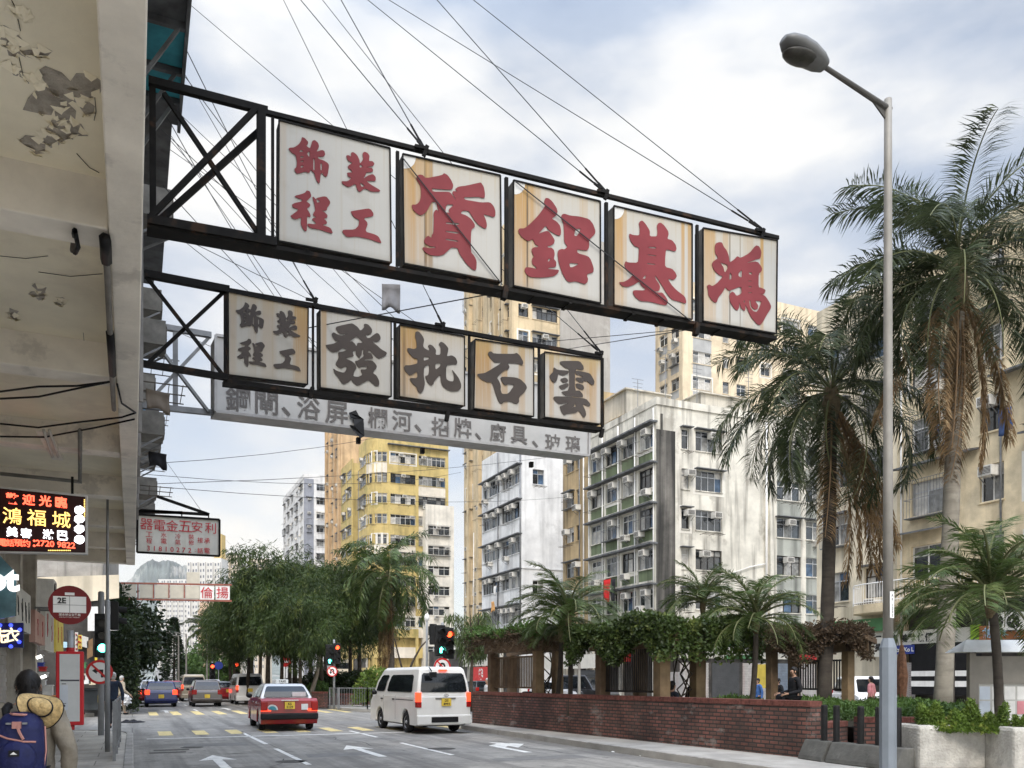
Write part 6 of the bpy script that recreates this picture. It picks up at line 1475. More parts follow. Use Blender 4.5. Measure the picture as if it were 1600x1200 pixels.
def pl_bed(px0, px1, d0, d1, z, h, seed, label, n):
    a, b = at(px0,d0,z), at(px1,d1,z); e = b-a; nn = Vector((-e.y, e.x, 0)).normalized()
    def f(r):
        u, v = r.random(), r.random(); q = a + e*u + nn*(v*.85-.05); q.z = z - .1 + (h+.1)*(1-(2*v-1)**4)*(.55+.45*math.sin(u*23)*math.sin(u*9+2))*r.random()**.5; return q
    foliage('shrub', label, 'shrub', LF_BUSH, f, n, (.035,.075), .014, seed, -.1)
pl_bed(1437,1578,13.75,13.3,.87,.42,54,'yellow green shrubs filling the large pale planter',22000)
pl_bed(1583,1680,13.1,12.7,.87,.22,55,'low shrubs in the second pale planter at the right edge',7000)
bush('round light green bush in front of the van cab', 588, 46, .3, 1.35, 2.0, LF_BUSH, 2600, 56, (.15,.25), .05)
for k, (px, d, rx, rz, lb) in enumerate(((500,52,1.6,1.7,'dark clipped bush left on the far corner bed'), (530,52,1.7,1.6,'dark clipped bush in the middle of the far corner bed'), (560,52,1.6,1.7,'dark clipped bush on the right of the far corner bed'))): bush(lb, px, d, .5, rx, rz, LF_DARK, 2600, 60+k, (.14,.22), .06)
bush('low green bush beside the brick planting wall', 497, 48, .6, .8, .9, LF_COVER, 1200, 64, (.14,.22), .05)
# creepers over the pergolas
def creeper(label, P, keys, zt, m, n, seed, fringe=.9, thick=.55, over=.7, l=(.10,.2), wd=.05, wob=0):
    q = [P[k].xy.to_3d() for k in keys]; a, b = q[0], q[1]; e = b-a; nn = Vector((-e.y, e.x, 0)).normalized(); nn = nn if nn.x > 0 else -nn; L_ = e.length; u = e.normalized()
    def f(r):
        s = r.uniform(-over, L_+over); t = r.uniform(-.75, 2.7); w2 = .5+.5*math.sin(s*1.7+seed)*math.sin(t*2.1+seed*.3)
        if r.random() < .42:                               # front and end fringes hang below the beams
            if r.random() < .7: t = -.75 + r.random()*.35
            else: s = L_+over-r.random()*.4
            z = zt + .25 - r.random()**1.4*fringe*(.4+.9*(.5+.5*math.sin(s*3.1+seed)))
        else: z = zt + .1 + thick*(.35+.65*w2)*r.random()**.6
        return a + u*s + nn*t + Z3*z
    return foliage('climbing_plant', label, 'creeper', m, f, n, l, wd, seed, .25)
creeper('green creeper lying over the leftmost pergola', PA, 'ba', 2.9, LF_COVER, 11000, 71, .18, .42, .7, (.06,.13), .03)
creeper('brown thatch of dead stems under the creeper of the leftmost pergola', PA, 'ba', 2.8, LF_DRY, 3000, 72, .5, .18, .8, (.2,.4), .012)
creeper('dense dark leafy creeper hiding the top of the middle pergola', PB, 'ba', 2.62, LF_VINE, 32000, 73, .7, .5, .75, (.07,.13), .036)
creeper('withered brown creeper hanging from the rightmost pergola', PC, 'ba', 2.75, LF_DRY, 15000, 74, .8, .5, .5, (.07,.15), .026)
for k, (px, d, lb) in enumerate(((1058,21,'dark twisted creeper stem climbing beside the middle pergola'), (848,27,'thin dark stem climbing beside the leftmost pergola'))):
    rg = random.Random(k+80); b = at(px,d,.6); mb = MB()
    for j in range(5):
        pts = [b + Vector((rg.uniform(-.2,.2),rg.uniform(-.2,.2),0))]
        for i in range(6): pts.append(b + Vector((rg.uniform(-.3,.3)+.05*j, rg.uniform(-.3,.3), (i+1)*.38)))
        mb.tube(pts, .022, 5)
    tag(mb.build('twining_plant', BARK, off=b), lb, 'creeper')
# bare trunks of slim trees in the grove and a leaning one
rg = random.Random(90)
for k, (px, d, lean, lb) in enumerate(((480,47,.9,'pale leaning trunk left of the brick planting wall'),)):
    T = thing('street_tree', lb, 'tree', at(px,d,.1)); b = at(px,d,.1); mb = MB(); mb.tube([b, b+Vector((lean*.6,0,1.8)), b+Vector((lean,0,4.6))], [.13,.11,.07], 7); mb.build('trunk', mat('pale bark', (.22,.19,.15), .9, var=.2), T, smooth=True)
    mb = MB()
    for j in range(900): q = b + Vector((lean,0,4.9)) + rv(rg)*1.4; d2 = rv(rg).normalized(); leaf(mb, q, d2, d2.cross(rv(rg)).normalized(), .4, .03)
    mb.build('crown', LF_WEEP, T, fix=False)
T = thing('street_tree', 'bare forked trunk standing just behind the van roof', 'tree', at(634,44,.1)); b = at(634,44,.1); mb = MB()
mb.tube([b, b+Vector((0,0,1.4))], [.12,.1], 6); mb.tube([b+Z3*1.4, b+Vector((-.35,0,2.6)), b+Vector((-.6,0,3.6))], [.07,.05,.03], 5); mb.tube([b+Z3*1.4, b+Vector((.35,0,2.4)), b+Vector((.8,0,3.2)), b+Vector((1.5,0,3.9))], [.08,.06,.05,.02], 5); mb.build('trunk', BARK, T)
p = at(1409,27,.6); T = thing('small_palm', 'dead brown palm stump with one bleached frond right of the lamp post', 'palm tree', p); mb = MB(); mb.lathe([(.05,0), (.14,.5), (.19,1.1), (.13,1.7), (.05,2.1)], p, 9); mb.build('trunk', mat('shaggy dead palm', (.16,.08,.045), .95, var=.35, scale=7, bump=.8), T)
mb = MB(); frond(mb, p+Z3*2.0, 1.0, R(80), 1.5, R(15), random.Random(2), .15, .012, 26, .3); mb.build('dead_fronds', [LF_DEAD, mat('dead rachis', (.2,.13,.07), .8)], T, fix=False)

# ------------------------------------------------------------------ vehicles (built along +y, nose forward)
TLON = glow('lit tail lamp', (1,.05,.015), 1.9); TLOFF = mat('red tail lamp', (.30,.012,.01), .2, var=.2); PLATEY = mat('yellow number plate', (.68,.48,.06), .5); AMB = mat('amber lens', (.6,.2,.02), .2)
RIM = mat('alloy wheel', (.35,.35,.36), .35, .7, var=.1); UNDER = mat('car underside', (.012,.012,.012), .9)
def paint(name, c, **k): return mat(name, c, .28, k.pop('metal', .0), var=.06, scale=.6, coat=.6, **k)
def lerp4(q, u, v): a = q[0].lerp(q[1], u); b = q[3].lerp(q[2], u); return a.lerp(b, v)
def vehicle(name, label, cat, loc, rz, P, body, roof=None, brake=True, plate=None, group=None):
    L, Wd, H, bt, zb = P['L'], P['W'], P['H'], P['belt'], P.get('zb', .22); hw = Wd/2; y0, y1 = -L/2, L/2
    T = thing(name, label, cat, loc, rz, group, local=True)
    wr = P.get('wr', .31); wy = P['wheels']
    prof = [(y0+.10,zb), (y0+.02,zb+.14)] + P['rear'] + P['front'] + [(y1-.02,zb+.16), (y1-.12,zb)]
    for w in sorted(wy, reverse=True): prof += [(w + (wr+.07)*math.cos(R(a)), max(zb, wr + (wr+.07)*math.sin(R(a)))) for a in range(-10, 191, 20) if wr + (wr+.07)*math.sin(R(a)) >= zb-.01]
    mb = MB(); mb.poly([[Vector((-hw,y,z)) for y, z in prof]], (Wd,0,0)); b = mb.build('body', body, T, bevel=P.get('bev', .05))
    mb = MB(); mb.bb(-hw+.12,y0+.2,zb-.02, hw-.12,y1-.2,zb+.5); mb.build('underside', UNDER, T)
    # greenhouse
    hb, ht = hw-P.get('ins0',.035), hw-P['ins']; yb0, yb1, yt0, yt1 = P['gh']
    def ring(t, k=0): e = t**P.get('pw', 1.15); return [Vector((s*(hb+(ht-hb)*e), y, bt-.02+(H-bt+.02)*t)) for s, y in ((-1, yb0+(yt0-yb0)*e), (1, yb0+(yt0-yb0)*e), (1, yb1+(yt1-yb1)*e), (-1, yb1+(yt1-yb1)*e))]
    rs = [ring(0), ring(.5), ring(.9), [Vector((v.x*.93, v.y*(.97), H)) for v in ring(1)]]
    mb = MB(); k = 0
    for r in rs: mb.v += r
    for i in range(3):
        for j in range(4): mb.f.append([i*4+j, i*4+(j+1)%4, (i+1)*4+(j+1)%4, (i+1)*4+j]); mb.m.append(0)
    mb.f.append([12,13,14,15]); mb.m.append(0)
    mb.build('cabin', roof or body, T, bevel=.05)
    r0, r1 = ring(.06), ring(.86)
    def win(nm, a, b, u0, u1, v0, v1, n=4):
        q = [r0[a], r0[b], r1[b], r1[a]]; nn = (q[1]-q[0]).cross(q[3]-q[0]).normalized(); c = sum(q, Vector())/4
        if nn.dot(c - Vector((0,0,c.z))) < 0: nn = -nn
        m = ring(.46); q2 = [m[a], m[b]]; mb = MB(); k = len(mb.v); rows = []
        for v in (v0, (v0+v1)/2, v1):
            rows.append([ (lerp4(q,u,v) + ( (q2[0].lerp(q2[1],u) - lerp4(q,u,.5)) * (1-abs(v-.5)*2) )) + nn*.012 for u in (u0, u0+.03, u1-.03, u1)])
        rows[0] = [rows[0][0].lerp(rows[1][0], .12)] + rows[0][1:3] + [rows[0][3].lerp(rows[1][3], .12)]; rows[2] = [rows[2][0].lerp(rows[1][0], .2)] + rows[2][1:3] + [rows[2][3].lerp(rows[1][3], .2)]
        for r in rows: mb.v += r
        for i in range(2):
            for j in range(3): mb.f.append([i*4+j, i*4+j+1, i*4+4+j+1, i*4+4+j]); mb.m.append(0)
        o = mb.build(nm, CARGLASS, T, fix=False)
    v0, v1 = P.get('wv', (.08,.96)); win('rear_window', 0, 1, .06, .94, *P.get('rv', (v0, v1)))
    win('windscreen', 2, 3, .06, .94, v0, v1)
    for (u0, u1) in P['side']: win('side_window', 1, 2, u0, u1, v0, v1); win('side_window', 3, 0, 1-u1, 1-u0, v0, v1)
    for w in wy:
        for s in (-1, 1):
            mb = MB(); x = s*(hw-.02); n = Vector((s,0,0)); mb.lathe([(wr*.6,-.19), (wr*.93,-.19), (wr,-.15), (wr,-.05), (wr*.93,0), (wr*.66,.0), (wr*.62,-.03)], (x,w,wr), 20, 0, n)
            o = mb.build('wheel', RUBBER, T, smooth=False)
            mb = MB(); mb.lathe([(wr*.62,-.05), (wr*.58,-.02), (wr*.5,-.05), (wr*.2,-.04), (wr*.12,.0)], (x,w,wr), 16, 0, n); mb.build('rim', RIM, o)
    zt0, zt1, tw = P['tail']
    for s in (-1, 1):
        mb = MB(); x0 = s*(hw+.004); x1 = s*(hw-tw); mb.bb(x0,y0-.012,zt0, x1,y0+.16,zt1); o = mb.build('tail_light', TLON if brake else TLOFF, T, bevel=.02)
        if P.get('amber'): mb = MB(); mb.bb(x0*1.003,y0-.02,zt0, x1,y0+.15,zt0+(zt1-zt0)*.38); mb.build('lens', TLOFF, o, bevel=.01)
    bz = P.get('bump', (.34,.5)); mb = MB(); mb.bb(-hw-.01,y0-.06,bz[0], hw+.01,y0+.1,bz[1]); mb.build('bumper', P.get('bm') or body, T, bevel=.04)
    pz = P['plate']; mb = MB(); mb.bb(-.15+P.get('px',0),y0-.028-P.get('po',0),pz-.11, .15+P.get('px',0),y0-.01,pz+.11); o = mb.build('number_plate', PLATEY, T)
    if plate:
        mb = MB(); write(mb, plate[0], (P.get('px',0),y0-.03-P.get('po',0),pz+.052), X3, Z3, .075, bold=.02); write(mb, plate[1], (P.get('px',0),y0-.03-P.get('po',0),pz-.05), X3, Z3, .075, bold=.02); mb.build('lettering', BLKP, o)
    for s in (-1, 1):
        mb = MB(); mb.blob((s*(hw+.09), yb1-.45 if P.get('van') else yb1-.55, bt+.06), .10, .06, .08, 8, 6); mb.build('mirror', BLACK, T, smooth=True)
    for y in P.get('seams', ()):
        for s in (-1, 1):
            mb = MB(); mb.bb(s*(hw+.002),y-.006,zb+.12, s*(hw-.01),y+.006,bt-.02); mb.build('door_seam', UNDER, T)
            mb = MB(); mb.bb(s*(hw+.02),y+.08,bt-.15, s*(hw-.01),y+.26,bt-.11); mb.build('door_handle', BLACK if P.get('van') else CHROME, T)
    return T
SEDAN = dict(bev=.085, L=4.6, W=1.70, H=1.46, belt=1.0, rear=[(-2.30,.55),(-2.29,.94),(-2.20,1.01),(-1.45,1.03)], front=[(1.05,1.0),(2.1,.82),(2.28,.7)], gh=(-1.62,1.12,-1.05,.28), ins=.25, wheels=(-1.35,1.38), side=((.10,.50),(.54,.90)), tail=(.64,.92,.20), plate=.80, seams=(-.95,.05))
HATCH = dict(L=3.9, W=1.68, H=1.52, belt=.95, rear=[(-1.95,.5),(-1.93,.85),(-1.86,.95)], front=[(1.0,.97),(1.75,.85),(1.92,.7)], gh=(-1.88,1.15,-1.50,.35), ins=.20, wheels=(-1.22,1.22), side=((.08,.42),(.46,.88)), tail=(.72,1.0,.26), plate=.62, seams=(-.6,.3))
MPV = dict(HATCH, L=4.4, H=1.72, W=1.75, belt=1.0, rear=[(-2.2,.5),(-2.18,.9),(-2.12,1.0)], front=[(1.35,1.0),(2.0,.9),(2.17,.7)], gh=(-2.13,1.5,-1.85,.6), wheels=(-1.35,1.4), tail=(.8,1.12,.22), plate=.72, seams=(-.6,.35))
VAN = dict(L=4.7, W=1.70, H=1.98, belt=1.12, zb=.24, rear=[(-2.35,.6),(-2.35,1.08),(-2.34,1.12)], front=[(2.0,1.12),(2.28,.9),(2.34,.6)], gh=(-2.34,2.02,-2.16,1.15), ins0=.005, ins=.16, pw=1.5, wheels=(-1.28,1.28), wr=.32, side=((.10,.66),(.72,.93)), tail=(.78,1.22,.14), amber=True, plate=.93, po=.01, bump=(.26,.56), wv=(.10,.84), rv=(.10,.90), seams=(-.35,.85), van=True)
TRED = paint('taxi red paint', (.27,.008,.012)); SIL = paint('silver paint', (.50,.50,.50), metal=.3); IVORY = paint('ivory white paint', (.70,.69,.655), streak=.12, scol=(.45,.4,.33)); BLUEP = paint('dark blue paint', (.012,.02,.11)); GREYP = paint('bronze grey paint', (.10,.085,.075), metal=.3); BEIP = paint('champagne paint', (.42,.36,.27), metal=.3); WHP = paint('white car paint', (.72,.72,.71)); BLKPT = paint('black car paint', (.012,.012,.013))
def rear_at(px, d, P): p = W(px,HY,d); return Vector((p.x, p.y+P['L']/2, .005))
TX = dict(SEDAN, bm=BLACK, bump=(.36,.56), L=4.7, W=1.72)
t = vehicle('taxi', 'red taxi with a silver roof crossing the stop line', 'taxi', rear_at(457,26.3,TX), R(-2), TX, TRED, SIL, False, ('KS','5129'))
mb = MB(); mb.bb(-.2,-.45,1.475, .2,-.33,1.60); o = mb.build('roof_sign', mat('white sign plastic', (.75,.75,.72), .4), t, bevel=.015); mb = MB(); write(mb, 'TAXI', (0,-.453,1.54), X3, Z3, .075, bold=.02); mb.build('lettering', BLKP, o)
mb = MB(); mb.bb(-.25,-2.345,.945, .27,-2.30,.975); mb.build('boot_handle', CHROME, t)
mb = MB(); mb.poly([[Vector((-.52+.17*math.cos(R(a)), -2.318, .66+.17*math.sin(R(a)))) for a in range(0,181,15)]], (0,.01,0)); o = mb.build('sticker', mat('white sticker', (.6,.62,.62), .5), t)
mb = MB(); mb.poly([[Vector((-.52+.13*math.cos(R(a)), -2.322, .66+.12*math.sin(R(a)))) for a in range(0,181,15)]], (0,.003,0)); mb.build('patch', mat('teal print', (.05,.25,.30), .5), o)
mb = MB(); mb.bb(.36,-2.32,.66, .56,-2.30,.84); mb.build('sticker', mat('white sticker', (.6,.62,.62), .5), t)
mb = MB(); mb.bb(.18,-1.56,1.0, .60,-1.50,1.2); mb.build('notice', mat('white sticker', (.6,.62,.62), .5), t)
for s in (-1, 1): mb = MB(); mb.bb(s*.862,-2.32,.62, s*.56,-2.30,.70); mb.build('lamp_strip', TLON, t)
v = vehicle('van', 'large ivory white van waiting in the right lane beside the brick wall', 'van', rear_at(690,25.0,VAN), R(2), dict(VAN, px=.06), IVORY, None, True, ('DS','4993'))
mb = MB(); mb.bb(-.28,-2.375,1.02, .36,-2.35,1.065); mb.build('handle_strip', mat('dull metal strip', (.2,.19,.17), .4, .5), v, bevel=.01)
mb = MB(); ring = [[Vector((.06+math.cos(R(a))*q[0], -2.365, 1.13+math.sin(R(a))*q[1])) for a in range(0,360,20)] for q in ((.075,.05), (.062,.038))]; mb.poly(ring); ring = [[Vector((.06+math.cos(R(a))*q[0], -2.366, 1.13+math.sin(R(a))*q[1])) for a in range(0,360,20)] for q in ((.026,.045), (.016,.035))]; mb.poly(ring); mb.build('emblem', CHROME, v)
mb = MB(); mb.bb(-.13,-2.26,1.86, .13,-2.16,1.90); mb.build('brake_light', TLON, v)
mb = MB(); mb.bb(-.42,-2.425,.34, .42,-2.40,.50); mb.build('bumper_step', BLACK, v)
mb = MB(); mb.tube([(-.42,-2.2,1.95), (-.44,-2.32,1.93), (-.42,-2.42,1.84)], .018, 6); mb.bb(-.5,-2.47,1.66, -.28,-2.42,1.82); mb.build('rear_view_mirror', BLACK, v)
mb = MB(); mb.bb(-.856,-2.0,.98, -.84,-.4,1.0); mb.build('slide_rail', UNDER, v)
mb = MB(); mb.lathe([(.03,0),(.03,.14)], (.62,-2.42,.26), 8, 0, (0,1,0)); mb.build('exhaust', GREYSTEEL, v)
Q = 'cars queuing at the far signals'
for nm, lb, ct, px, d, P, b, r, br in (('car','dark blue hatchback with glowing brake lights, nearest of the queue on the left lane','car',252,49.5,dict(HATCH,H=1.5,W=1.75),BLUEP,None,True), ('car','bronze grey small car, nearest of the queue in the middle lane','car',324,50,dict(HATCH,H=1.58),GREYP,None,False),
    ('van','champagne coloured van behind the bronze grey car','van',303,62,VAN,BEIP,None,True), ('van','silver white van, nearest of the queue in the right lane','van',391,54,VAN,WHP,None,True), ('taxi','red taxi with a pale roof behind the dark blue hatchback','taxi',238,56,dict(SEDAN,H=1.6),TRED,SIL,True), ('car','red car with a lit brake light further up the left lane','car',270,64,HATCH,TRED,None,True),
    ('taxi','dark red taxi with pale roof beside the silver white van','taxi',357,61,SEDAN,TRED,SIL,True), ('taxi','second red taxi with pale roof ahead of the silver white van','taxi',346,70,SEDAN,TRED,SIL,True), ('taxi','red taxi with a pale roof further ahead in the middle lane','taxi',334,75,dict(SEDAN,H=1.6),TRED,SIL,True), ('van','white van ahead of the queue near the far red signal','van',287,92,VAN,WHP,None,True), ('taxi','distant red taxi with pale roof far up the right lane','taxi',372,84,SEDAN,TRED,SIL,True)):
    vehicle(nm, lb, ct, rear_at(px,d,P), 0, P, b, r, br, None, Q)
vehicle('car', 'silver car parked behind the gap between the two left pergolas', 'car', (25.2, WX(872,HY,25.2).y, -.003), R(200), HATCH, SIL, None, False)
vehicle('van', 'black people carrier parked behind the two left pergolas', 'van', (26.4, WX(915,HY,26.4).y, -.003), R(195), dict(MPV,H=1.9), BLKPT, None, False)
vehicle('car', 'white car parked behind the dry creeper pergola', 'car', (29.2, WX(1352,HY,29.2).y, -.003), R(150), dict(MPV,H=1.75), WHP, None, False)
vehicle('car', 'dark car parked far behind the taxi under the grove', 'car', (25.5, WX(745,HY,25.5).y, -.003), 0, HATCH, BLKPT, None, False)
# box truck and bus
p = W(260,HY,86); T = thing('truck', 'white box truck far up the left lane', 'truck', (p.x,p.y,0), local=True)
mb = MB(); mb.bb(-1.0,0,.85, 1.0,4.2,2.75); mb.build('box', WHP, T, bevel=.04); mb = MB(); mb.bb(-.95,4.3,.5, .95,5.9,2.2); mb.build('cab', WHP, T, bevel=.08); mb = MB(); mb.bb(-.8,.1,.5,.8,4.2,.85); mb.build('chassis', UNDER, T)
for x in (-.8,.8):
    for y in (.9,5): mb = MB(); mb.lathe([(.4,-.12),(.4,.12)], (x,y,.4), 16, 0, (1,0,0)); mb.build('wheel', RUBBER, T)
    mb = MB(); mb.bb(x-.12,-.02,.7, x+.12,.02,.82); mb.build('tail_light', TLON, T)
p = W(276,HY,104); T = thing('truck', 'dark blue canvas covered truck far up the road', 'truck', (p.x,p.y,0), local=True); mb = MB(); mb.bb(-1.1,0,.8, 1.1,5,3.0); mb.build('box', BLUEP, T, bevel=.08); mb = MB(); mb.bb(-1,5.1,.5, 1,6.6,2.4); mb.build('cab', WHP, T, bevel=.08)
for x in (-.9,.9):
    for y in (.9,5.6): mb = MB(); mb.lathe([(.45,-.12),(.45,.12)], (x,y,.45), 16, 0, (1,0,0)); mb.build('wheel', RUBBER, T)
bp = WX(520,HY,24.8); T = thing('bus', 'cream and red bus on the side street behind the grove', 'bus', (24.8,bp.y-6,0), local=True); mb = MB(); mb.bb(-1.2,0,.35, 1.2,11,1.75); mb.build('lower_body', TRED, T, bevel=.05); mb = MB(); mb.bb(-1.2,0,1.752, 1.2,11,4.2); mb.build('upper_body', paint('cream bus paint', (.62,.55,.42)), T, bevel=.08)
for z0, z1 in ((1.5,2.3), (3.0,3.8)):
    mb = MB(); mb.bb(-1.215,.3,z0, -1.2,10.7,z1); mb.build('side_window', CARGLASS, T); mb = MB(); mb.bb(-1.0,-.015,z0, 1.0,0,z1); mb.build('rear_window', CARGLASS, T)
for y in (2.4,8.4):
    for x in (-1.05,1.05): mb = MB(); mb.lathe([(.5,-.16),(.5,.16)], (x,y,.5), 16, 0, (1,0,0)); mb.build('wheel', RUBBER, T)

# ------------------------------------------------------------------ people
SKIN = mat('skin', (.42,.25,.17), .55, var=.08, scale=8); HAIR = mat('black hair', (.012,.010,.009), .5, var=.3, scale=30)
def skinned(name, vs, es, m, parent, lv=2):
    me = bpy.data.meshes.new(name); me.from_pydata([v[0] for v in vs], es, []); me.materials.append(m)
    o = bpy.data.objects.new(name, me); C.objects.link(o); o.parent = parent; BASE[o.name] = Vector((0,0,0))
    o.modifiers.new('skin', 'SKIN').use_smooth_shade = True
    for i, (p, r) in enumerate(vs): me.skin_vertices[0].data[i].radius = r if isinstance(r, tuple) else (r, r)
    me.skin_vertices[0].data[0].use_root = True
    s = o.modifiers.new('smooth', 'SUBSURF'); s.levels = s.render_levels = lv
    return o
def person(label, loc, rz, h=1.68, top=(.1,.1,.1), bot=(.03,.03,.04), hair=HAIR, seated=False, hands=((-.27,.02,.80),(.27,.02,.80)), elb=((-.26,-.03,1.08),(.26,-.03,1.08)), lean=0.0, lv=2, long_sleeve=True, group=None, step=.1, bulk=1.0):
    T = thing('person', label, 'person', loc, rz, group, local=True); k = h/1.68; V = lambda x, y, z: Vector((x, y+lean*max(0, z-.93), z))*k
    base = .47 if seated else .93; dz = base-.93
    J = [(V(0,0,.93+dz),(.13*k,.10*k)), (V(0,0,1.08+dz),(.125*k,.09*k)), (V(0,.0,1.28+dz),(.15*k,.10*k)), (V(0,-.01,1.41+dz),(.09*k,.07*k)), (V(0,.0,1.47+dz),.052*k), (V(0,.025,1.54+dz),(.065*k,.075*k)), (V(0,.02,1.61+dz),(.072*k,.088*k)), (V(0,.01,1.66+dz),(.05*k,.06*k))]
    E = [(i,i+1) for i in range(7)]; body_v, body_e = list(J), list(E); top_v = [(J[0][0]-Z3*(.06 if seated else .19)*k,(.165*k*bulk,.125*k*bulk)), (J[1][0],(.155*k*bulk,.115*k*bulk)), (J[2][0],(.172*k*bulk,.122*k*bulk)), (J[3][0],(.105*k,.085*k))]; top_e = [(0,1),(1,2),(2,3)]
    nose = len(body_v); body_v.append((V(0,.12,1.575+dz), .012*k)); body_e.append((6,nose))
    for s, i in ((-1,0), (1,1)):
        sh = V(s*.175,-.01,1.385+dz); el = Vector(elb[i])*k + Z3*dz*k; ha = Vector(hands[i])*k + Z3*dz*k; n = len(body_v)
        body_v += [(sh,.055*k), (el,.040*k), (ha,.027*k)]; d = (ha-el).normalized(); palm_ = ha + d*.07*k
        body_v.append((palm_,(.036*k,.018*k))); body_e += [(3,n),(n,n+1),(n+1,n+2),(n+2,n+3)]
        sx = Vector((0,1,0)) if abs(d.y) < .7 else Z3
        for f in range(4):
            m = len(body_v); q = palm_ + d*.02*k + sx*(f-1.5)*.019*k; ln = (.034,.04,.038,.03)[f]*k; cv = Vector((-s,0,0))
            body_v += [(q + d*ln, .0085*k), (q + d*ln*1.6 + cv*.02*k, .0075*k)]; body_e += [(n+3,m),(m,m+1)]
        m = len(body_v); body_v += [(ha + d*.04*k + sx*.045*k, .0105*k), (ha + d*.075*k + sx*.055*k, .009*k)]; body_e += [(n+2,m),(m,m+1)]
        t = len(top_v); wr_ = ha if long_sleeve else el.lerp(ha,.05)
        top_v += [(sh,.072*k*bulk), (el,.058*k*bulk), (el.lerp(wr_,.92),.046*k*bulk)]; top_e += [(3,t),(t,t+1),(t+1,t+2)]
    bot_v = [(J[0][0]+Z3*.04*k,(.150*k,.115*k))]; bot_e = []
    for s in (-1,1):
        hp = V(s*.09,0,.88+dz)
        if seated: kn = V(s*.12,.42,.50); an = V(s*.12,.40,.08)
        else: kn = V(s*.10,.03+s*step*.3,.50); an = V(s*.10,-.02+s*step,.08)
        n = len(body_v); tip = an + Vector((0,.15*k,-.035*k)); body_v += [(hp,.085*k), (kn,.055*k), (an,.038*k), (tip,.028*k)]; body_e += [(0,n),(n,n+1),(n+1,n+2),(n+2,n+3)]
        t = len(bot_v); bot_v += [(hp,.10*k), (kn,.072*k), (an+Z3*.03*k,.058*k)]; bot_e += [(0,t),(t,t+1),(t+1,t+2)]
        mb = MB(); mb.blob(an + Vector((0,.055*k,-.045*k)), .048*k, .135*k, .05*k, 10, 6); mb.build('shoe', BLACK, T, smooth=True)
    skinned('body', body_v, body_e, SKIN, T, lv)
    tm = mat('cloth %.2f %.2f %.2f' % top, top, .9, var=.22, scale=5, bump=1.0, bscale=9); bm = mat('cloth %.2f %.2f %.2f' % bot, bot, .9, var=.15, scale=6)
    so_ = skinned('shirt', top_v, top_e, tm, T, lv)
    if lv > 2:
        tx = bpy.data.textures.new('cloth folds', 'CLOUDS'); tx.noise_scale = .11; dm = so_.modifiers.new('folds', 'DISPLACE'); dm.texture = tx; dm.strength = .05; dm.mid_level = .5
    skinned('trousers', bot_v, bot_e, bm, T, lv)
    c = J[6][0]; mb = MB(); mb.blob(c + Vector((0,-.018*k,.018*k)), .088*k, .105*k, .102*k, 16, 10, wob=.05, rng=random.Random(1))
    mb.v = [v if not (v.y > c.y+.045*k and v.z < c.z+.035*k) else Vector((v.x*.8+c.x*.2, c.y+.03*k, max(v.z, c.z+.02*k))) for v in mb.v]; mb.build('hair', hair, T, smooth=True)
    mb = MB(); mb.blob(c + Vector((0,-.035*k,-.055*k)), .066*k, .062*k, .075*k, 14, 8, wob=.05, rng=random.Random(2)); mb.build('nape_hair', hair, T, smooth=True)
    if lv > 2:                                             # loose strands break the outline of the nearest head
        rg = random.Random(3); mb = MB()
        for q in range(1500):
            v = rv(rg).normalized()
            if v.z < -.75 or (v.y > .5 and v.z < .2): continue
            p0 = c + Vector((v.x*.088*k, -.02*k + v.y*.104*k, .012*k + v.z*(.102 if v.z > 0 else .13)*k)); d = (Vector((0,0,-1)) + v*.45 + rv(rg)*.35).normalized(); leaf(mb, p0, d, d.cross(v).normalized(), rg.uniform(.02,.045), .0022)
        mb.build('hair_strands', hair, T, fix=False)
    for s in (-1,1):
        mb = MB(); mb.blob(c + Vector((s*.03*k,.088*k,-.01*k)), .011*k, .008*k, .008*k, 8, 6); mb.build('eye', BLACK, T, smooth=True)
        mb = MB(); mb.blob(c + Vector((s*.084*k,.0,-.025*k)), .012*k, .022*k, .032*k, 8, 6); mb.build('ear', SKIN, T, smooth=True)
    mb = MB(); mb.blob(c + Vector((0,.086*k,-.065*k)), .024*k, .008*k, .006*k, 8, 6); mb.build('mouth', mat('lips', (.3,.12,.1), .5), T, smooth=True)
    return T
# the walker with the backpack
MP = W(44,HY,6.1); MP.z = KZ; mrz = R(-6)
MAN = person('walker in a khaki jacket seen from behind, wearing a navy backpack', MP, mrz, 1.50, (.23,.20,.155), (.03,.032,.04), elb=((-.29,-.04,1.12),(.30,-.05,1.10)), hands=((-.27,.10,.90),(.29,.06,.86)), lv=3, bulk=1.3)
M3 = Matrix.Rotation(mrz, 3, 'Z'); loc = lambda x, y, z: MP + M3 @ Vector((x,y,z))
NAVY = mat('navy nylon', (.012,.016,.075), .6, var=.25, scale=8, bump=.35, bscale=30); NAVY2 = mat('black webbing', (.012,.012,.014), .7)
bp_ = loc(.015,-.29,.80); T = thing('backpack', 'navy blue backpack with pink zip pulls worn by the walker', 'backpack', bp_, mrz, local=True); T.scale = (.88,.88,.92)
mb = MB(); rings = []
for z, wx, dy in ((0,.15,.10), (.06,.172,.13), (.2,.178,.15), (.34,.17,.14), (.42,.15,.12), (.47,.11,.08), (.49,.05,.04)):
    rings.append([Vector((wx*math.copysign(abs(math.cos(R(a)))**.6, math.cos(R(a))), dy*math.copysign(abs(math.sin(R(a)))**.7, math.sin(R(a))), z)) for a in range(0,360,20)])
for r in rings: mb.v += r
for i in range(len(rings)-1):
    for j in range(18): mb.f.append([i*18+j, i*18+(j+1)%18, (i+1)*18+(j+1)%18, (i+1)*18+j]); mb.m.append(0)
mb.f.append(list(range(18))[::-1]); mb.m.append(0); mb.f.append([6*18+j for j in range(18)]); mb.m.append(0)
mb.build('bag', NAVY, T, smooth=True)
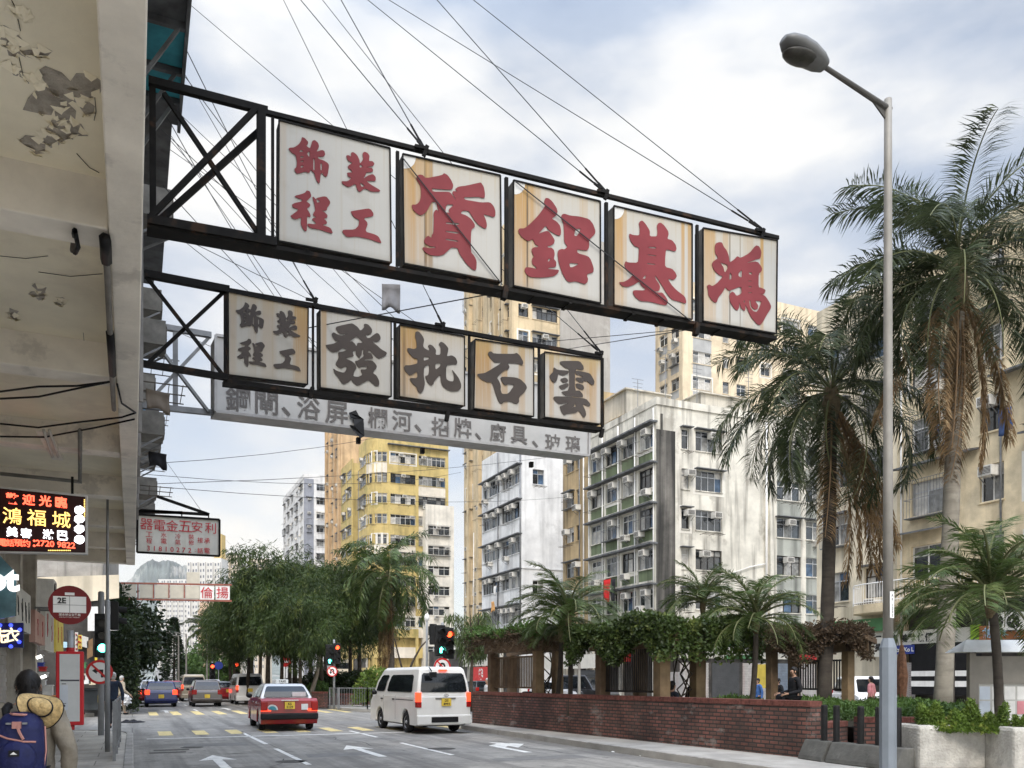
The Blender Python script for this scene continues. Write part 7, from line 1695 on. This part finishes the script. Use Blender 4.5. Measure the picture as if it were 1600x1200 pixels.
mb = MB(); mb.blob((0,-.135,.15), .135, .06, .14, 14, 8); mb.build('front_pocket', NAVY, T, smooth=True)
PINKZ = mat('pink piping', (.50,.24,.20), .7)
mb = MB(); mb.tube([(-.15,-.115,.335), (-.06,-.15,.30), (.05,-.155,.275), (.13,-.13,.27)], .008, 5); mb.build('zip', PINKZ, T)
mb = MB(); mb.tube([(-.16,-.02,.05), (-.182,-.03,.2), (-.172,-.02,.38)], .007, 5); mb.tube([(.16,-.02,.05), (.182,-.03,.2), (.172,-.02,.38)], .007, 5); mb.build('piping', PINKZ, T)
mb = MB(); mb.bb(-.03,-.150,.37, .03,-.12,.42); mb.tube([(0,-.14,.40), (.02,-.15,.345), (.05,-.16,.29)], .011, 5); mb.build('zip_pull', PINKZ, T)
mb = MB(); mb.tube([(-.06,-.05,.475), (-.03,-.10,.475), (.03,-.10,.47), (.06,-.06,.465)], .010, 6); mb.build('haul_loop', PINKZ, T)
for s in (-1,1): mb = MB(); mb.bb(s*.055-.018,-.142,.40, s*.055+.018,-.128,.414); mb.build('buckle', GREYSTEEL, T)
mb = MB(); mb.bb(-.04,-.205,.17, .03,-.19,.215); o = mb.build('badge', NAVY2, T); mb = MB(); mb.poly([[Vector((-.03,-.207,.185)), Vector((.02,-.207,.185)), Vector((.008,-.207,.192)), Vector((-.006,-.207,.205))]]); mb.build('mark', WHITE, o)
mb = MB(); mb.tube([(-.10,.05,.42), (-.13,.10,.50), (-.135,.22,.53), (-.13,.36,.46)], .03, 6); mb.tube([(.10,.05,.42), (.13,.10,.50), (.135,.22,.53), (.13,.36,.46)], .03, 6); mb.build('strap', NAVY2, T, smooth=True)
hp_ = loc(.125,-.25,1.275); T = thing('straw_hat', 'floppy straw hat with a black band slung on the back of the walker', 'hat', hp_, mrz, local=True); T.scale = (.84,)*3
STRAW = mat('woven straw', (.60,.43,.20), .85, var=.25, scale=22, bump=.7, bscale=60)
mb = MB(); nu = 28
Mh = Matrix.Rotation(R(28), 3, 'Y') @ Matrix.Rotation(R(-72), 3, 'X') if False else Matrix.Rotation(R(30), 3, 'Y') @ Matrix.Rotation(R(68), 3, 'X')
for r, z in ((.215,-.01), (.19,.0), (.15,.008), (.105,.01), (.10,.04), (.092,.075), (.06,.095), (.0,.098)):
    for j in range(nu): a = 2*math.pi*j/nu; wv = .045*math.sin(2*a+.6)*(r/.2)**2; mb.v.append(Mh @ Vector((r*.82*math.cos(a), r*.66*math.sin(a), (z*1.5+wv*3.0)*.68)))
for i in range(7):
    for j in range(nu): mb.f.append([i*nu+j, i*nu+(j+1)%nu, (i+1)*nu+(j+1)%nu, (i+1)*nu+j]); mb.m.append(0)
o = mb.build('brim', STRAW, T, smooth=True); sm = o.modifiers.new('thickness', 'SOLIDIFY'); sm.thickness = .006
mb = MB(); mb.tube([Mh @ Vector((.092*math.cos(2*math.pi*j/nu), .074*math.sin(2*math.pi*j/nu), .030+.020*math.sin(4*math.pi*j/nu+.6))) for j in range(nu+1)], .011, 5); mb.build('band', BLACK, T)
mb = MB(); mb.tube([Mh @ Vector((.178*math.cos(2*math.pi*j/nu), .143*math.sin(2*math.pi*j/nu), -.008+.104*math.sin(4*math.pi*j/nu+.6))) for j in range(nu+1)], .006, 5); mb.build('edge_binding', BLACK, T)
GH = mat('grey hair', (.4,.39,.37), .7)
person('person in a long dark coat standing behind the slim grey pole on the left pavement', at(177,26,KZ), R(10), 1.66, (.02,.03,.05), (.02,.02,.025), GH)
person('elderly person in beige clothes holding a white plastic bag near the left kerb', at(190,36,KZ), R(-60), 1.6, (.35,.30,.22), (.30,.25,.18), GH, hands=((-.25,.1,.85),(.27,.25,.85)))
o = foliage('plastic_bag', 'white plastic bag hanging from the hand of the elderly person', 'bag', mat('white plastic', (.7,.7,.7), .4), lambda r: at(197,35.8,.75) + Vector((lambda v: (v.x*.13, v.y*.1, v.z*.19))(rv(r))), 220, (.10,.18), .06, 91)
person('seated person in black under the rightmost pergola', at(1241,22.5,.68), R(80), 1.68, (.012,.012,.014), (.012,.012,.014), seated=True, hands=((-.2,.35,1.0),(.2,.35,1.0)))
person('person in a pink top with a dark backpack beside the parked white car', at(1361,31,.08), R(20), 1.6, (.55,.22,.22), (.03,.03,.04), long_sleeve=False)
person('seated person in black beside the middle pergola, partly behind a post', at(1086,22.6,.45), R(120), 1.68, (.012,.012,.014), (.012,.012,.014), seated=True)
person('person in black sitting low behind the wall by the leftmost pergola', at(838,26.6,.70), R(90), 1.65, (.015,.015,.016), (.015,.015,.016), seated=True)
person('seated person in dark clothes at the foot of the creeper beside the middle pergola', at(1050,20.9,.33), R(-80), 1.65, (.02,.025,.035), (.02,.02,.03), seated=True)
person('white haired person in pale clothes with a bicycle beyond the end of the brick wall', at(762,34,.0), R(100), 1.62, (.45,.45,.44), (.1,.11,.13), GH, hands=((-.2,.3,1.0),(.2,.3,1.0)))
person('masked person leaning at the far railing beside the van', at(569,46,KZ), R(170), 1.62, (.2,.21,.19), (.04,.05,.08), hands=((-.2,.3,1.1),(.2,.3,1.1)), long_sleeve=False)
person('person in a red top under the grove', at(475,70,KZ), R(150), 1.62, (.3,.03,.03), (.05,.05,.06))
person('person in a blue top walking between the pergolas', at(1184,36,0), R(90), 1.62, (.05,.12,.3), (.03,.03,.04))
person('person in black walking past the shops right of the seated one', at(1216,33,0), R(90), 1.62, (.02,.02,.02), (.02,.02,.02))

# ------------------------------------------------------------------ things on and under the left overhang
# red LED sign
YL = W(137,HY,13.0).y
T = thing('led_sign', 'red and black LED sign with lit Chinese lettering under the overhang', 'sign', WY(137,867,YL))
def yq(pts, y=None): return [WY(px, py, YL if y is None else y) for px, py in pts]
mb = MB(); mb.poly([yq([(-60,755),(137,774),(137,866),(-60,862)])], (0,.14,0)); mb.build('case', mat('white cabinet', (.55,.54,.52), .5), T)
mb = MB(); mb.poly([yq([(-58,757),(133.5,776.5),(133.5,863.5),(-58,860)], YL-.006)]); sc = mb.build('screen', mat('dark red screen', (.030,.003,.003), .4, var=.4, scale=3), T)
LR = glow('red lit dots', (1,.10,.05), 2.2); LY = glow('amber lit dots', (1,.62,.16), 1.5); LW = glow('white lit dots', (.95,.95,1), 2.0)
def led(txts, m, nm='lettering', bold=.02):
    mb = MB()
    for ch, px, py, h in txts: write(mb, ch, WY(px,py,YL-.012), X3 - Z3*.02, Z3, h/F*13, bold=bold)
    mb.build(nm, m, sc)
led([(c, x, y, 17) for c, x, y in zip('歡迎光臨', (19,45,70.5,95.5), (779,781,783,785))], LR, bold=.03)
led([(c, x, y, 25) for c, x, y in zip('鴻福城', (19,57,96), (806,809,812))], LY, bold=.006)
led([(c, x, y, 15) for c, x, y in zip('美容淋巴', (19,41,75.5,98), (831,833,835,837))], LW, bold=.035)
led([(c, x, y, 11) for c, x, y in zip('電話預約:', (4,16,28.5,41,53.5), (847.5,848,848.5,849,849))], LR, bold=.02)
led([('2720 9822', 87, 850.5, 9.5)], LR)
mb = MB(); rg = random.Random(12)
for y in (797, 811, 826.5, 843): mb.poly([[WY(124+8.5*math.cos(R(a))*(1+rg.uniform(-.12,.12)), y+6.6*math.sin(R(a))*(1+rg.uniform(-.12,.12)), YL-.012) for a in range(0,360,20)]])
mb.build('lit_block', LW, sc)
mb = MB()
for k in range(11): p = WY(132, 781+k*2.6, YL-.012); mb.bb(p.x-.008,p.y,p.z-.008,p.x+.008,p.y+.002,p.z+.008)
for k in range(13): p = WY(76+k*2.8, 860, YL-.012); mb.bb(p.x-.008,p.y,p.z-.008,p.x+.008,p.y+.002,p.z+.008)
mb.build('border_dots', LY, sc)
for px, ya, yb in ((113,775,745), (-20,762,735)): mb = MB(); mb.tube([WY(px,ya,YL+.07), WY(px,yb,YL+.07)], .02, 6); mb.build('hanger', STEEL, T)
# blue laundry sign
YB = W(35,HY,13.6).y
T = thing('shop_sign', 'dark blue sign with pale lettering over the roller shutter at the left edge', 'sign', WY(36,1012,YB)); mb = MB(); mb.poly([yq([(-30,974),(36,973),(36,1012),(-30,1011)], YB)], (0,.12,0)); pb = mb.build('box', mat('blue sign box', (.012,.014,.11), .4), T)
mb = MB(); write(mb, '洗', WY(-4,993,YB-.012), X3, Z3, 24/F*13.6, bold=.02); write(mb, '衣', WY(18,992.5,YB-.012), X3, Z3, 24/F*13.6, bold=.02); mb.build('lettering', glow('pale lit lettering', (1,.85,.55), .9), pb)
mb = MB()
for px, py in ((17,977),(31,984),(17,1010),(30,1003),(0,977)): mb.lathe([(.03,0),(.03,.01)], WY(px,py,YB-.012), 10, 0, (0,-1,0))
mb.build('lit_dot', glow('blue lit dots', (.05,.08,1), 1.6), pb)
# teal glass sign with white letters
YP = W(24,HY,11.2).y
T = thing('shop_sign', 'teal glazed sign with large white letters at the left edge', 'sign', WY(26,960,YP)); mb = MB(); mb.poly([yq([(-40,840),(0,868),(26,896),(24,962),(-40,975)], YP)], (0,.1,0)); pb = mb.build('box', mat('teal glass', (.07,.16,.19), .15, var=.4, scale=2), T)
mb = MB(); write(mb, 'pt', WY(6,912,YP-.012), X3, Z3, 46/F*11.2, bold=.05); mb.build('lettering', glow('white lit lettering', (1,1,1), .9), pb)
# boards over the shops further along
def yboard(pts, X, m, label, marks=None, mm=None, dep=.12):
    y0 = WX(pts[0], HY, X); y1 = WX(pts[1], HY, X); d = dX((pts[0]+pts[1])/2, X); z1, z0 = W(0,pts[2],d).z, W(0,pts[3],d).z
    a, b = min(y0.y,y1.y), max(y0.y,y1.y); mb = MB(); mb.bb(X-dep, a, z0, X, b, z1); T = tag(mb.build('shop_sign', m, off=Vector((X,(a+b)/2,z0))), label, 'sign')
    if marks:
        mb = MB(); n = marks; h = (z1-z0)
        for k in range(n):
            c = Vector((X+.004, a+(b-a)*(k+.5)/n, (z0+z1)/2)); s = h*.2; rg = random.Random(k+int(pts[0]))
            for j in range(6): mb.bar(c + Vector((0, rg.uniform(-s,s)*.6, rg.uniform(-s,s)*1.4)), c + Vector((0, rg.uniform(-s,s)*.6, rg.uniform(-s,s)*1.4)), .01, .05)
        mb.build('lettering', mm or BLKP, T)
    return T
WB_ = mat('white sign board', (.52,.50,.45), .6, var=.1, streak=.3, scol=(.3,.26,.2)); RDP = mat('red paint', (.35,.02,.02), .5); YEP = mat('yellow sign board', (.55,.42,.08), .6)
yboard((25,48,922,986), -1.9, WB_, 'white board with tall black characters above the walker', 4)
yboard((55,70,958,1006), -2.0, mat('pinkish sign board', (.45,.27,.22), .6), 'pinkish board with red characters next to the air conditioner', 2, RDP)
yboard((71,84,945,1018), -2.05, WB_, 'tall white board with faded red characters behind the bus stop disc', 2, RDP)
yboard((88,99,960,1020), -2.1, YEP, 'yellow board with red characters behind the bus stop pole', 2, RDP)
ac = bpy.data.objects.new('air_conditioner', ac_mesh(1)); C.objects.link(ac); ac.location = WX(57,950,-1.9); ac.rotation_euler = (0,0,R(90)); tag(ac, 'grimy air conditioner on the wall above the pinkish board', 'air conditioner')
# clutter across the side road
ysd = 41.0
def cross_sign(px0, px1, py0, py1, m, label, tilt=0, name='shop_sign', cat='sign', y=ysd, marks=0, mm=None):
    mb = MB(); q = yq([(px0,py0),(px1,py0+tilt),(px1,py1+tilt),(px0,py1)], y); mb.poly([q], (0,.12,0)); o = tag(mb.build(name, m, off=q[3]), label, cat)
    if marks:
        mb = MB(); rg = random.Random(int(px0))
        for k in range(marks):
            c = WY((px0+px1)/2, py0+(py1-py0)*(k+.5)/marks+tilt/2, y-.02); s = (px1-px0)/F*38*.3
            for j in range(5): mb.bar(c+Vector((rg.uniform(-s,s),0,rg.uniform(-s,s))), c+Vector((rg.uniform(-s,s),0,rg.uniform(-s,s))), .05, .02)
        mb.build('lettering', mm or RDP, o)
cross_sign(117,122,988,1018, WB_, 'narrow white vertical sign right of the bus stop pole', marks=4)
cross_sign(121,128,992,1014, YEP, 'short yellow sign beside the narrow white vertical sign', marks=3)
cross_sign(128,138,993,1010, WB_, 'white shop sign under the dark beam beyond the side road', 3)
cross_sign(136,145,1002,1030, mat('brown board', (.2,.12,.06), .7), 'brown slanting board beside the black signal', -5)
cross_sign(148,152,1001,1034, mat('bright yellow board', (.65,.48,.04), .6), 'bright yellow vertical sign left of the black signal')
cross_sign(143,146,1045,1068, mat('bright yellow board', (.65,.48,.04), .6), 'small yellow strip sign under the bright yellow vertical one')
cross_sign(97,106,1003,1012, mat('pale blue lit sign', (.4,.6,.7), .5), 'pale blue sign with a bird shape behind the bus stop pole')
mb = MB(); mb.bb(-9,41.3,0, -1.3,41.5,6); tag(mb.build('shop_wall', SHP, off=Vector((-5,41.4,0))), 'dark wall painted as shaded shop interiors beyond the side road', 'shop')
rg = random.Random(77)
goods = [('red box','crate',(.45,.03,.03)), ('blue box','crate',(.03,.06,.35)), ('white box','crate',(.6,.6,.58)), ('orange box','crate',(.6,.2,.03)), ('cream box','crate',(.55,.47,.33)), ('green box','crate',(.06,.2,.08))]
for k, (px, py, wd, hh, c) in enumerate(((60,1030,9,10,5-3), (62,1040,8,6,1), (66,1046,8,5,0), (66,1055,12,5,2), (64,1068,10,8,2), (74,1080,12,14,2), (87,1094,14,10,3), (128,1058,8,8,4), (136,1062,9,12,2), (144,1064,8,11,4), (124,1066,6,9,0), (118,1050,6,9,2), (131,1040,5,7,5))):
    lb, ct, col = goods[c]; y = 27.8 if px < 100 else 39.6; p = WY(px,py,y); s = wd/F*y
    mb = MB(); mb.bb(p.x-s/2,p.y,p.z-hh/F*y/2, p.x+s/2,p.y+.4,p.z+hh/F*y/2); mb.bb(p.x-s/2-.02,p.y-.02,p.z+hh/F*y/2, p.x+s/2+.02,p.y+.42,p.z+hh/F*y/2+.03)
    tag(mb.build('crate', mat(lb+' plastic', col, .5, var=.2, scale=4), off=p), '%s stacked among goods outside the shops %s' % (lb, ('left of the bus stop','right of the bus stop')[px > 100]), ct, 'goods outside the left shops')
# lit shop lamp strips
for k, (px, py) in enumerate(((61,1026), (68,1057))):
    mb = MB(); a = WY(px-4,py+2,27.0); b = WY(px+4,py-1,27.0); mb.bar(a, b, .08); tag(mb.build('lamp', glow('lit shop tube', (1,.98,.9), 2.5), off=a), ('upper lit tube lamp in the shop behind the walker','lower lit tube lamp in the shop behind the walker')[k], 'lamp')
# bus stop
BS = W(110,HY,11.0); BS.z = KZ; T = thing('bus_stop', 'red bus stop pole with a round route sign and framed timetable', 'bus stop', BS, R(-3), local=True)
BRED = mat('bus stop red', (.33,.012,.016), .45, var=.12, scale=3); zz = lambda py: 1.6+(1062-py)/F*11-KZ
mb = MB(); mb.lathe([(.038,0),(.038,zz(985))], (0,0,0), 10); mb.build('pole', POLEGREY, T, smooth=True)
cz = zz(946)
mb = MB(); mb.lathe([(.25,0),(.25,.02)], (0,-.045,cz), 36, 0, (0,-1,0)); ds = mb.build('disc', mat('dark red disc', (.16,.006,.008), .4), T)
mb = MB(); mb.bb(-.19,-.072,cz-.10, .19,-.067,cz+.11); rp = mb.build('route_plate', WHITE, ds)
mb = MB(); write(mb, '2E', (-.09,-.075,cz+.055), X3, Z3, .075, bold=.03); mb.bb(-.19,-.074,cz-.002,.19,-.072,cz+.002); mb.bb(-.002,-.0742,cz-.10,.002,-.0722,cz+.11); mb.build('lettering', BLKP, ds)
mb = MB(); mb.bb(-.055,-.072,cz+.125, .055,-.067,cz+.16); mb.build('badge', WHITE, ds)
mb = MB(); write(mb, '深水埗公立醫局', (0,-.07,cz-.125), X3, Z3, w=.25, h=.035, bold=.02); write(mb, 'SHAM SHUI PO PUBLIC DISPENSARY', (0,-.07,cz-.158), X3, Z3, w=.24, h=.014); mb.build('lettering', mat('pale lettering', (.7,.68,.62), .5), ds)
z1, z0 = zz(1018), zz(1133)
mb = MB(); mb.bb(-.16,-.07,z0, .16,.0,z1); bx = mb.build('timetable_frame', mat('bus stop box red', (.42,.012,.018), .4, var=.1), T, bevel=.012)
mb = MB(); mb.bb(-.116,-.076,z0+.05, .116,-.071,z1-.035); mb.build('panel', mat('pale timetable sheet', (.47,.48,.47), .35, var=.06, scale=4), bx)
mb = MB(); PRN = mat('dark print', (.06,.06,.07), .5)
for x0, za, x1, zb_ in ((-.105,.57,.112,.59), (-.09,.53,-.04,.54), (-.10,.28,-.04,.288), (-.09,.24,-.05,.27)): mb = MB(); mb.bb(x0,-.079,z0+za,x1,-.076,z0+zb_); mb.build('print', PRN, bx)
mb = MB(); mb.bb(-.11,-.0785,z0+.20,-.02,-.0762,z0+.52); mb.build('paper', mat('pale blue sheet', (.45,.48,.52), .5), bx)
for za, zb_ in ((z1,z1+.05), (z0-.06,z0)): mb = MB(); mb.lathe([(.05,za),(.05,zb_)], (0,0,0), 10); mb.build('collar', BRED, T)
# dumpster
p = at(146,36.5,KZ); T = thing('wheeled_bin', 'large dark grey wheeled bin behind the left signal', 'bin', p, local=True); mb = MB()
mb.poly([[Vector((-.40,-.4,.16)), Vector((.40,-.4,.16)), Vector((.48,-.4,1.0)), Vector((-.48,-.4,1.0))]], (0,.7,0)); mb.bb(-.5,-.43,1.0,.5,.33,1.06); mb.build('tub', mat('dark grey plastic', (.035,.04,.042), .5, var=.2), T, bevel=.03)
mb = MB(); mb.bb(-.48,-.4,1.06,.48,.3,1.1); mb.build('lid', BLACK, T)
for x in (-.34,.34): mb = MB(); mb.lathe([(.09,-.03),(.09,.03)], (x,-.3,.09), 12, 0, (1,0,0)); mb.build('wheel', RUBBER, T)
mb = MB(); mb.bb(.18,-.408,.5,.34,-.401,.8); mb.build('sticker', YEP, T)
# black cloth lying in the road
rg = random.Random(15); c = G(206,1129); mb = MB(); nx, ny = 14, 7
for j in range(ny+1):
    for i in range(nx+1):
        u, v_ = i/nx*2-1, j/ny*2-1; e = max(0, 1-(u*u*.8+v_*v_*.8)); mb.v.append(c + Vector((u*.5*(1-.25*abs(v_)), v_*.45*(1-.4*abs(u)), .012 + e*.10*(.6+.6*math.sin(u*6+1)*math.sin(v_*4+u*3)) + rg.uniform(0,.015)*e)))
for j in range(ny):
    for i in range(nx): a = j*(nx+1)+i; mb.f.append([a,a+1,a+nx+2,a+nx+1]); mb.m.append(0)
o = mb.build('discarded_cloth', mat('black cloth', (.015,.015,.018), .9), off=c); tag(o, 'crumpled black cloth lying in the mouth of the side road', 'cloth')
# litter and leaves
for k, (px, py) in enumerate(((440,1137),(960,1176),(1004,1182),(820,1150))):
    q = G(px,py,.0 if px < 900 else .0); mb = MB(); mb.add([q+Vector((-.06,0,.012)), q+Vector((.05,.03,.006)), q+Vector((.07,.1,.03)), q+Vector((-.03,.09,.02))], [(0,1,2,3)])
    o = tag(mb.build('litter', mat('white paper', (.72,.71,.67), .8), off=q), ('white scrap of litter left of the taxi rear wheels','white scrap of litter in the gutter below the brick wall','pale scrap of litter further along the right gutter','pale scrap of litter by the turning arrow')[k], 'litter')
# the air itself
mb = MB(); mb.bb(-830,-130,-1.2, 1430,2830,410)
hm_ = bpy.data.materials.new('haze'); hm_.use_nodes = True; hn = hm_.node_tree; hn.nodes.clear(); ho = hn.nodes.new('ShaderNodeOutputMaterial'); hv = hn.nodes.new('ShaderNodeVolumePrincipled')
hv.inputs['Color'].default_value = (.93,.95,1,1); hv.inputs['Density'].default_value = 7e-5; hv.inputs['Anisotropy'].default_value = .2; hn.links.new(hv.outputs[0], ho.inputs['Volume'])
tag(mb.build('haze', hm_), None, None, None, 'stuff')
